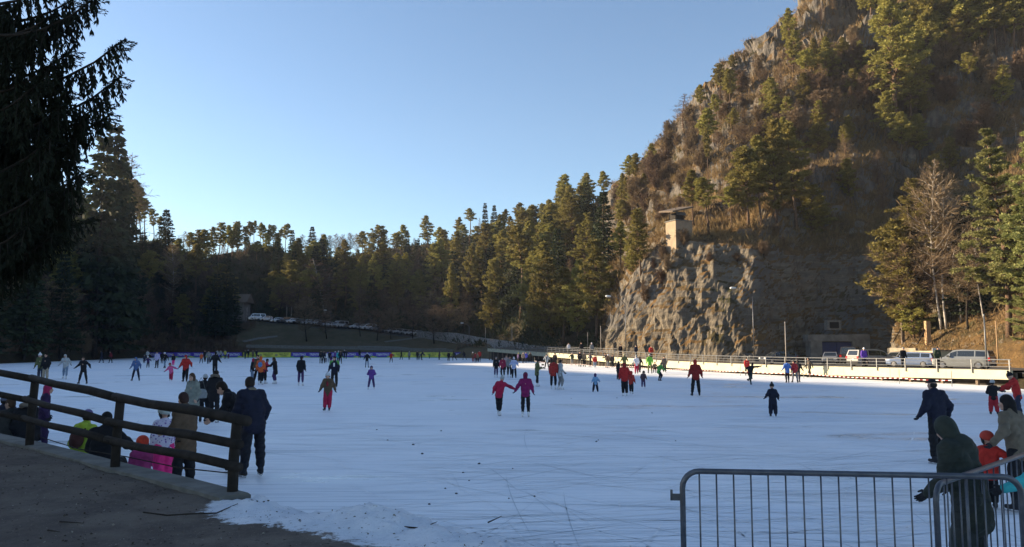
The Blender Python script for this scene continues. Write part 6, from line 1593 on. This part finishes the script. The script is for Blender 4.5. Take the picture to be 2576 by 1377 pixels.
P(807, 879, 915, 180, 'stand', K, GY, ('hair', HAIRC['dark']), 'b', 'person in a black jacket and grey trousers at the left of the far crowd')
P(814.6, 880, 915, 170, 'stand', NV, K, ('hair', HAIRC['dark']), 'b', 'tall dark person second from left in the far crowd')
P(820, 887, 915, 190, 'stand', WH_, DJ, ('hair', HAIRC['brown']), 'w', 'person in a white jacket in the far crowd')
P(829, 884, 913, 180, 'stand', K, K, ('hair', HAIRC['black']), 'b', 'black-clad person in the middle of the far crowd')
P(833, 894, 914, 180, 'stand', DP, (.45, .04, .30), ('hood', DP), 'b', 'child in magenta trousers in the middle of the far crowd', child=1)
P(843, 884, 912, 180, 'stand', PU, K, ('helmet', WH_), 'b', 'violet-clad skater with a white helmet in the far crowd')
P(850.6, 883, 915, 180, 'stand', TQ, K, ('beanie', WH_), 'b', 'turquoise-clad skater in the far crowd')
P(856, 879.5, 916, 200, 'stride', K, NV, ('hair', HAIRC['dark']), 'b', 'tall black-clad skater at the right of the far crowd')
P(866, 880, 902.5, 180, 'stride', K, K, ('helmet', WH_), 'b', 'dark skater with a white helmet right of the far crowd')
P(871, 879, 903, 150, 'stride', NV, K, ('hair', HAIRC['dark']), 'b', 'dark skater behind the white helmet right of the far crowd')
i_ = P(840.5, 898, 975, 180, 'stand', NV, K, ('hair', HAIRC['dark']), 'b', 'man in a dark blue jacket with green shoulders and white bib', yoke=(.12, .34, .08), bib=WH_, hr=(.07, .05, -.27), fl=(-.08, 0, 0), fr=(.07, .04, 0), fat=1.1)
P(824, 939, 1034, 178, 'stride', BR, CR, ('helmet', (.55, .57, .60)), 'b', 'girl with a white helmet, long brown coat and red trousers', child=.3, coat=.12, lim=(1.2, 1.7), fl=(-.05, .02, 0), fr=(.07, .04, 0), baggy=1.2, bib=DR)
P(904.5, 879, 902, 20, 'stride', K, K, ('hair', HAIRC['dark']), 'b', 'lone dark skater before the second run of violet banners')
P(923, 888, 926, 0, 'armsout', K, JN, ('beanie', WH_), 'b', 'skater in a black jacket, pale jeans and white hat seen from behind', hl=(-.12, .03, -.24), hr=(.12, .03, -.24))
P(934, 922, 980, 180, 'wide', PU, DP, ('hood', DP), 'w', 'girl all in purple standing alone with feet apart', child=.4, lim=(1.1, 1.6), hl=(-.05, .10, -.16), hr=(.02, .13, -.08))
P(984, 887, 913, 180, 'wide', RD, K, ('hair', HAIRC['dark']), 'b', 'skater in a red jacket where violet and yellow banners meet', hl=(-.16, .04, -.22))
P(1009.5, 881, 905.5, 90, 'stride', K, K, ('hair', HAIRC['dark']), 'b', 'dark skater leaning left before the first yellow banner of the right run')
P(1029.5, 884, 906, 170, 'stand', GY, DJ, ('beanie', LG), 'b', 'grey-clad skater before the second yellow banner of the right run')
P(1050, 883, 907, 200, 'stand', K, K, ('hair', HAIRC['dark']), 'b', 'upright dark skater, left of a close trio on the far ice')
P(1055, 887, 906, 180, 'stand', GY, DJ, ('hair', HAIRC['brown']), 'b', 'small grey skater in the middle of a close trio on the far ice')
P(1061, 882, 907, -100, 'bend', NV, K, ('hair', HAIRC['dark']), 'b', 'bent dark skater on the right of a close trio on the far ice')
P(1080, 890, 902.5, -90, 'crouch', (.05, .28, .10), DG, ('hood', (.05, .28, .10)), 'b', 'small crouching child in green before a yellow banner', child=1)
P(1105, 883, 906, -60, 'glide', BR, K, ('hair', HAIRC['dark']), 'b', 'brown-jacketed skater striding with legs apart on the far ice', fl=(-.12, 0, 0), fr=(.16, -.05, 0))
P(1128.5, 885, 911, 180, 'stand', K, K, ('hair', HAIRC['dark']), 'w', 'black-clad skater in white skates at the right end of the yellow banners')
P(1142, 884, 907.5, 60, 'glide', DG, K, ('hair', HAIRC['dark']), 'b', 'dark green skater striding before the rightmost violet banners', fl=(-.04, .1, 0), fr=(.18, -.22, .02))
P(1167.5, 884, 906, 60, 'glide', NV, DJ, ('hair', HAIRC['dark']), 'b', 'dark blue skater striding near the right end of the banners', fl=(-.06, .1, 0), fr=(.16, -.2, .02))
P(1190, 886, 913, 170, 'stand', BR, DR, ('beanie', WH_), 'w', 'brown-coated person with a white hat in the group under the ramp end')
P(1196, 887, 913, 180, 'stand', DR, K, ('hair', HAIRC['dark']), 'b', 'dark red person second in the group under the ramp end')
P(1201, 889, 913, 180, 'stand', KH, K, ('hair', HAIRC['brown']), 'w', 'khaki-clad person third in the group under the ramp end')
P(1206, 882, 912, 180, 'stand', RD, K, ('hair', HAIRC['dark']), 'b', 'tall person in a bright red jacket in the group under the ramp end')
# --- before the walkway
P(1248, 899, 950, -170, 'stand', K, DP, ('hair', HAIRC['grey']), 'w', 'person in a black coat, violet jeans and white skates', coat=.08)
P(1264.5, 899, 950, 175, 'stand', (.33, .03, .07), K, ('hair', HAIRC['dark']), 'w', 'person in a raspberry coat beside a black-coated skater', coat=.08)
P(1274, 895, 936, 180, 'stand', (.40, .30, .30), K, ('hair', HAIRC['light']), 'w', 'person in dull pink half hidden left of the striped sweater')
P(1281, 897, 950, 190, 'stand', GY, K, ('hair', HAIRC['brown']), 'w', 'person in a grey jacket left of the striped sweater')
P(1293, 898, 952, 5, 'stride', M_stripe, K, ('pompom', WH_), 'b', 'skater in a blue and white striped sweater', hl=(-.10, .06, -.18), hr=(.10, .04, -.2), fat=1.1)
P(1303.6, 888, 914, -60, 'wide', DP, K, ('beanie', YL), 'b', 'skater in dark purple with a yellow hat before the ramp')
P(1316, 887, 915, 180, 'stand', (.20, .17, .15), K, ('hair', HAIRC['grey']), 'b', 'grey-brown coated person in front of the ramp fascia')
P(1323.5, 886, 914, 180, 'stand', (.06, .07, .42), NV, ('hair', HAIRC['dark']), 'b', 'person in a bright blue jacket beside a grey-brown coat')
P(1334, 887, 913, 160, 'wide', K, K, ('hood', K), 'b', 'black hooded skater right of the bright blue jacket')
P(1375.5, 892, 930, 170, 'wide', LG, K, ('hair', HAIRC['dark']), 'b', 'skater with a dark vest and pale sleeves before the fascia', bib=K, hl=(-.11, .08, -.17), hr=(.11, .08, -.17))
P(1396, 889, 925, 180, 'stand', K, K, ('hood', K), 'b', 'dark skater behind the red and grey couple')
P(1351, 906, 973, -70, 'phone', OL, K, ('hair', HAIRC['dark']), 'w', 'person in a dark olive coat looking down at a phone', coat=.10)
P(1392, 904, 980, -10, 'stand', (.36, .035, .03), K, ('hair', HAIRC['brown']), 'w', 'person in a rust-red jacket standing close to a pale grey one', coat=.05, lean=6)
P(1409, 906, 980, -60, 'pockets', LG, GY, ('hair', HAIRC['dark']), 'w', 'person in a pale grey jacket and grey trousers with white skates')
P(1439, 888, 919, 180, 'stand', DG, GY, ('hair', HAIRC['grey']), 's', 'grey-green clad person leaning on a stick by the walkway', hr=(.16, .08, -.2))
P(1459, 885, 923.5, 180, 'stand', K, K, ('hair', HAIRC['dark']), 'b', 'tall black-clad skater left of another dark one by the walkway')
P(1470, 887, 923.5, 185, 'stand', KH, K, ('hair', HAIRC['brown']), 'b', 'dark khaki skater beside the tall black-clad one by the walkway')
P(1485, 889, 923, 120, 'stride', DJ, K, ('hair', HAIRC['brown']), 'b', 'dark grey skater left of a red coat by the walkway')
P(1496.6, 894, 928, 180, 'stand', RD, JN, ('hair', HAIRC['dark']), 'w', 'skater in a red jacket, pale jeans and white skates by the walkway')
P(1526, 889, 926, 90, 'holdl', K, K, ('hair', HAIRC['dark']), 'b', 'dark skater reaching an arm to the left beside a white helmet', hl=(-.08, .24, -.14))
P(1530, 892, 927, 180, 'stand', BR, GY, ('helmet', WH_), 'b', 'skater with a white helmet in a dark trio by the walkway')
P(1541, 893, 926, 175, 'stand', (.05, .04, .035), K, ('hair', HAIRC['black']), 'b', 'dark broad skater on the right of a trio by the walkway', fat=1.15)
P(1498, 941, 988, 0, 'wide', LB, NV, ('hood', DP), 'b', 'toddler in a pale blue vest and dark trousers', child=1, hr=(.13, .05, -.18), hl=(-.08, .05, -.2), baggy=1.25)
P(1555, 910, 955.5, -70, 'stand', K, K, ('hair', HAIRC['dark']), 'b', 'boy all in black left of the red-jacketed woman', child=.5, lim=(1.1, 1.7))
P(1571, 892, 936, 0, 'armsout', OL, DG, ('beanie', (.35, .36, .22)), 'b', 'skater in olive green behind the red-jacketed woman', hl=(-.12, .03, -.23), hr=(.12, .03, -.23))
P(1571.5, 915, 997, 0, 'stand', RD, K, ('hood', (.25, .02, .02)), 'w', 'woman in a wide red jacket and white skates seen from behind', coat=.05, fat=1.15, fl=(-.045, 0, 0), fr=(.06, -.03, 0), hr=(.10, .06, -.22))
P(1588, 935, 991, -20, 'stride', (.40, .04, .03), K, ('hood', RD), 'w', 'child in red holding on to the red-jacketed woman', child=.7, hr=(.06, .06, -.27), hl=(-.10, .10, -.15))
P(1601.5, 895, 941.5, 0, 'stand', WH_, CR, ('beanie', LG), 'b', 'skater in a white hooded jacket and crimson trousers', hl=(-.12, .02, -.22), fl=(-.06, .02, 0), fr=(.06, 0, 0), baggy=1.15, hoodback=1)
P(1609, 898, 938, -30, 'stride', K, K, ('hair', HAIRC['dark']), 'b', 'dark skater behind the white hooded jacket')
P(1618.6, 934, 978, 180, 'bend', (.08, .05, .06), DP, ('hood', BR), 'w', 'small child in dark brown bending forward on the open ice', child=.9, lean=16)
P(1635, 892, 941, 0, 'stride', GN, OL, ('beanie', LG), 'b', 'skater in a lime green jacket and dark olive trousers')
P(1647, 911, 939, 180, 'crouch', (.10, .08, .06), K, ('hair', HAIRC['brown']), 'b', 'child in dark brown between two green-jacketed skaters', child=.9)
P(1659, 913, 959, -60, 'crouch', (.10, .36, .07), NV, ('hair', HAIRC['light']), 'b', 'skater in a bright green jacket bending forward', lim=(1.2, 1.9))
P(1671.5, 897, 939, 180, 'stand', (.12, .095, .08), DG, ('hair', HAIRC['dark']), 'w', 'person in a long grey-brown coat before the lit fascia', coat=.12, fat=1.1)
P(1751, 907, 997, 2, 'wide', (.24, .022, .018), K, ('hood', (.40, .03, .02)), 'b', 'man in a dark red hooded jacket standing alone with legs apart', fat=1.1, fl=(-.11, 0, 0), fr=(.10, .01, 0), hl=(-.09, .03, -.27), hr=(.09, .03, -.27))
P(1879, 908, 946, 180, 'stand', RD, K, ('hair', HAIRC['brown']), 'b', 'red-jacketed person behind the skater with a raised leg')
P(1889.5, 920, 970, -50, 'spiral', K, (.03, .05, .05), ('hair', HAIRC['dark']), 'b', 'skater balancing on one leg with an arm thrown out to the right', hr=(.16, .24, .03), lim=(1.4, 1.85))
P(1981.5, 910, 963.5, 0, 'stand', (.10, .20, .52), K, ('hair', HAIRC['dark']), 'b', 'skater in a bright blue jacket beside a red one before the fascia', hl=(-.11, .02, -.24), hr=(.10, .02, -.24), hoodback=1)
P(2000, 910, 963.5, 5, 'stride', (.36, .03, .035), GY, ('hair', HAIRC['dark']), 'b', 'skater in a red jacket with a black backpack beside a blue one')
P(2008, 911, 962, -30, 'stride', K, DJ, ('hair', HAIRC['dark']), 'b', 'dark skater right behind the red jacket near the walkway')
P(2037, 901, 951, 100, 'stride', (.04, .035, .03), (.05, .045, .04), ('hair', HAIRC['dark']), 'b', 'dark figure walking alone close to the striped rope')
# --- the open ice
P(1256, 945, 1047, -12, 'holdr', CR, K, ('pompom', LG), 'w', 'girl in a crimson jacket with a white bobble hat holding a friend by the hand', lean=17, side=7, hr=(.265, .04, -.13), hl=(-.10, -.03, -.24), fl=(-.03, .02, 0), fr=(.02, -.04, 0), lim=(1.3, 1.75))
P(1322, 940, 1050, 0, 'holdl', MG, K, ('hood', (.14, .01, .05)), 'w', 'girl in a plum hooded jacket holding the hand of a crimson-clad friend', hl=(-.14, .03, -.24), hr=(.08, .03, -.27), fl=(-.065, 0, 0), fr=(.07, 0, 0), coat=.05, lim=(1.3, 1.75))
P(1945, 962, 1049, -8, 'wide', NV, NV, ('pompom', K), 'b', 'small boy in a dark snowsuit and bobble hat alone on the ice', child=.8, baggy=1.35, fl=(-.07, 0, 0), fr=(.08, -.01, 0), hl=(-.12, .02, -.21), hr=(.08, .02, -.24), lim=(.9, 1.5))
P(2362, 962, 1168, 8, 'aout', NV, K, ('cap', K), 'b', 'big man in a black jacket and cap seen from behind near the barrier', fat=1.12, fl=(-.09, -.05, 0), fr=(.06, .06, 0), hl=(-.10, .02, -.25), hr=(.10, .04, -.25), lean=6, lim=(1.6, 2.0))
P(2501, 957, 1044, -25, 'stand', K, (.34, .02, .03), ('beanie', LG), 'b', 'child in a black jacket and red trousers reaching to an adult in red', child=.8, baggy=1.3, hr=(.20, .10, -.10), hl=(-.02, .17, -.13), fl=(-.08, 0, 0), fr=(.09, 0, 0))
P(2561, 935, 1062, 75, 'bend', RD, DJ, ('pompom', K), 'b', 'adult in a red jacket and black hat reaching towards a child', lean=12, hl=(-.04, .27, -.12), hr=(.05, .20, -.17), fl=(-.06, .05, 0), fr=(.10, -.1, 0))
# --- behind the barrier
P(2446, 1086, 1440, 34, 'bend', (.026, .032, .026), (.028, .033, .032), ('hood', (.030, .037, .029)), 's', 'person in a dark green hooded coat leaning on the steel barrier', coat=.12, fat=1.22, lean=14, head=26, hl=(-.045, .10, -.245), hr=(.0, .13, -.235), baggy=1.25, hoodback=1, lim=(1.55, 1.9), Y=7.0, z=.08)
P(2493, 1091, 1282, -8, 'stand', (.52, .035, .025), K, ('helmet', (.42, .05, .03)), 'b', 'small child in a bright red jacket and red helmet by the barrier', child=1, hr=(.20, .02, -.09), hl=(-.09, .05, -.21), baggy=1.2, puff=1.1, lim=(.8, 1.3))
P(2566, 1005, 1290, 25, 'holdl', KH, K, ('long', HAIRC['black']), 'b', 'adult with black hair and taupe jacket holding the red-helmeted child by hand', hl=(-.17, .0, -.22), fat=1.05, lim=(1.5, 1.85))
P(2690, 1070, 1400, 60, 'stand', TQ, K, ('long', HAIRC['light']), 's', 'person in a turquoise jacket stretching an arm along the barrier at right edge', hl=(-.05, .27, -.14), Y=6.6, z=.08)
# --- the near left bank
P(484, 942, 1080, 150, 'stand', (.22, .24, .21), DJ, ('long', HAIRC['brown']), 'w', 'young woman with long brown hair in a pale grey-green coat', coat=.10, bare=1, turn=12, hoodback=1, fat=1.06)
P(511, 946, 1062, 0, 'stand', K, K, ('beanie', (.50, .50, .50)), 'b', 'person in a white knit hat behind the pale green coat')
P(537, 935, 1064, 0, 'stand', K, K, ('furhood', K), 'w', 'girl in a black fur-collared coat, tights and white skates seen from behind', coat=.08, puff=1.08)
P(592, 966, 1188, 98, 'bend', K, K, ('hair', HAIRC['dark']), 'b', 'dark-haired young man bending forward behind the fence post', lean=30, side=0, head=25, turn=-12, hl=(-.06, .14, -.23), hr=(.05, .18, -.20), bare=1, lim=(1.65, 1.9))
P(632, 957, 1202, 42, 'bend', NV, (.012, .013, .02), ('hair', HAIRC['dark']), 'b', 'man in a navy coat with a fur-edged hood at the end of the fence', lean=20, fat=1.12, hl=(-.02, .15, -.2), hr=(.07, .05, -.25), coat=.06, fl=(-.08, .0, 0), fr=(.10, .01, 0), lim=(1.7, 2.0), scarf=(.20, .17, .12))
P(461, 996, 1240, 68, 'phone', BR, K, ('hair', (.045, .022, .018)), 's', 'woman in a long brown coat and black leggings behind the fence', coat=.12, fat=1.12, bare=1, hl=(-.04, .12, -.20), hr=(-.03, .12, -.22), head=14, lim=(1.5, 1.8))
P(409, 1026, 1222, 35, 'stand', M_spot, HP, ('helmet', (.50, .55, .52)), 'b', 'child in a spotted lilac jacket, white helmet and hot pink trousers', child=.8, baggy=1.4, lim=(.95, 1.4))
P(352, 1090, 1206, 10, 'sit', (.36, .05, .17), DP, ('helmet', (.60, .06, .03)), 's', 'child in a pink jacket and orange-red helmet sitting on the kerb', child=1, hr=(.10, .16, -.14), lim=(.9, 1.3), puff=1.12)
P(256, 1036, 1182, 5, 'sit', K, K, ('hair', HAIRC['black']), 's', 'adult all in black sitting on the kerb behind a fence post', hr=(.12, .20, -.18), hl=(-.05, .18, -.2), fat=1.15, lim=(1.5, 2.0))
i_ = P(205, 1016, 1160, -12, 'sit', (.34, .46, .05), LG, ('beanie', (.14, .11, .26)), 's', 'youth in a lime and yellow jacket with a purple knit hat on the kerb', lim=(1.2, 1.9), hoodback=1); backpack(i_, (.07, .025, .02), 'dark maroon backpack worn by the youth in the lime jacket', 1.0)
P(106, 972, 1138, -60, 'stand', (.032, .016, .065), (.03, .015, .06), ('hood', (.40, .03, .12)), 's', 'person in a dark purple puffer coat with a bright pink hood', coat=.10, puff=1.1, lim=(1.2, 1.8))
P(66, 938, 1112, 20, 'sit', K, K, ('furhood', K), 's', 'person in a black coat with a pale fur hood sitting by the fence post', fat=1.2, lim=(1.5, 2.1))
P(28, 962, 1112, 60, 'sit', (.03, .03, .028), K, ('hair', HAIRC['brown']), 's', 'brown-haired person in dark clothes sitting on the kerb near the left edge', bare=1, lim=(1.4, 2.0))
P(4, 966, 1100, 20, 'sit', NV, K, ('beanie', (.10, .11, .16)), 's', 'person with a blue-grey knit hat sitting at the very left edge', fat=1.1, lim=(1.4, 2.0))
# --- on the walkway and the road
W_Z = .80
for x, yh, yf, Y, z, yaw, jac, tro, hat, lab in [
    (2174, 887.5, 921, 57.5, .80, 180, (.14, .06, .42), K, ('beanie', WH_), 'woman in a violet jacket and white hat on the walkway before the silver car'),
    (2273, 890, 922, 54.0, .82, 180, K, K, ('beanie', GY), 'person in a black coat on the walkway before the blue car'),
    (2360, 885, 923, 51.5, .85, 180, DG, K, ('hair', HAIRC['dark']), 'dark person on the walkway left of the grey off-road car'),
    (1638, 873, 908, 89.0, .98, 180, (.62, .05, .03), K, ('hair', HAIRC['light']), 'person in a vivid red jacket on the walkway before the cliff'),
    (1561, 874, 908, 96, 1.1, 180, K, K, ('hair', HAIRC['dark']), 'black-clad person on the walkway left of the vivid red jacket'),
    (1600, 876, 908, 96, 1.1, 180, DJ, K, ('hair', HAIRC['dark']), 'dark grey person on the walkway between black and red jackets'),
    (1431, 874, 902, 117, 1.42, 180, WH_, K, ('hair', HAIRC['brown']), 'person in a white jacket on the ramp'),
    (1463, 873, 905, 108, 1.35, 180, K, K, ('hair', HAIRC['dark']), 'dark person on the ramp right of the white jacket'),
    (1489, 872, 905, 104, 1.3, 180, GY, K, ('helmet', WH_), 'person with a white hat on the ramp above the dark skaters')]:
    P(x, yh, yf, yaw, 'stand', jac, tro, hat, 's', lab, Y=Y, z=z, lim=(1.5, 1.85))
print('people', PN[0])
# a handbag on the arm of the woman in the green coat
b = MB(); b.lathe([(.05, -.13), (.13, -.12), (.15, 0), (.11, .12), (.04, .14)], 12); b.v = [(v[0] * 1.25, v[1] * .5, v[2]) for v in b.v]
g_ = on(505, 1072, 0); o = empty('handbag', (g_.x + .02, g_.y - .12, .92)); tag(o, 'pale grey shoulder bag hanging beside the green-coated woman', 'bag'); b.obj('bag', cloth((.26, .28, .29)), o, True)
b = MB(); b.tube([(-.12, 0, .10), (-.08, 0, .32), (-.02, .02, .46), (.06, 0, .32), (.12, 0, .10)], .009, 6); b.obj('strap', cloth((.12, .13, .13)), o, True)
# the phone the olive-coated person looks at, and the walking stick
g_ = on(1351, 973, 0); b = MB(); b.box((0, 0, 0), (.15, .02, .08)); o = b.obj('phone', M_black); o.location = (g_.x + .34, g_.y - .02, 1.27); tag(o, 'dark phone held by the person in the olive coat', 'phone')
g_ = on(1448, 919, 0); b = MB(); b.tube([(0, 0, 0), (0, 0, 1.0)], .018, 6); o = b.obj('walking_stick', M_dkwood); o.location = (g_.x, g_.y - .25, 0); tag(o, 'dark walking stick of the grey-green clad person by the walkway', 'stick')

# ---------------------------------------------------------------- the air
bpy.context.view_layer.update()
ztop = max(max((o.matrix_world @ Vector(c)).z for c in o.bound_box) for o in SC.objects if o.type == 'MESH') + 4
b = MB(); b.box((0, 0, (ztop - 2.3) / 2), (920, 920, ztop + 2.3)); hz_ = b.obj('haze', []); tag(hz_, kind='stuff')
hm = bpy.data.materials.new('haze'); hm.use_nodes = True; n_ = hm.node_tree; n_.nodes.clear(); ou = n_.nodes.new('ShaderNodeOutputMaterial'); pv = n_.nodes.new('ShaderNodeVolumePrincipled')
pv.inputs['Color'].default_value = (.80, .86, 1.0, 1); pv.inputs['Density'].default_value = .00014; pv.inputs['Anisotropy'].default_value = .0
n_.links.new(pv.outputs[0], ou.inputs['Volume']); hz_.data.materials.append(hm)
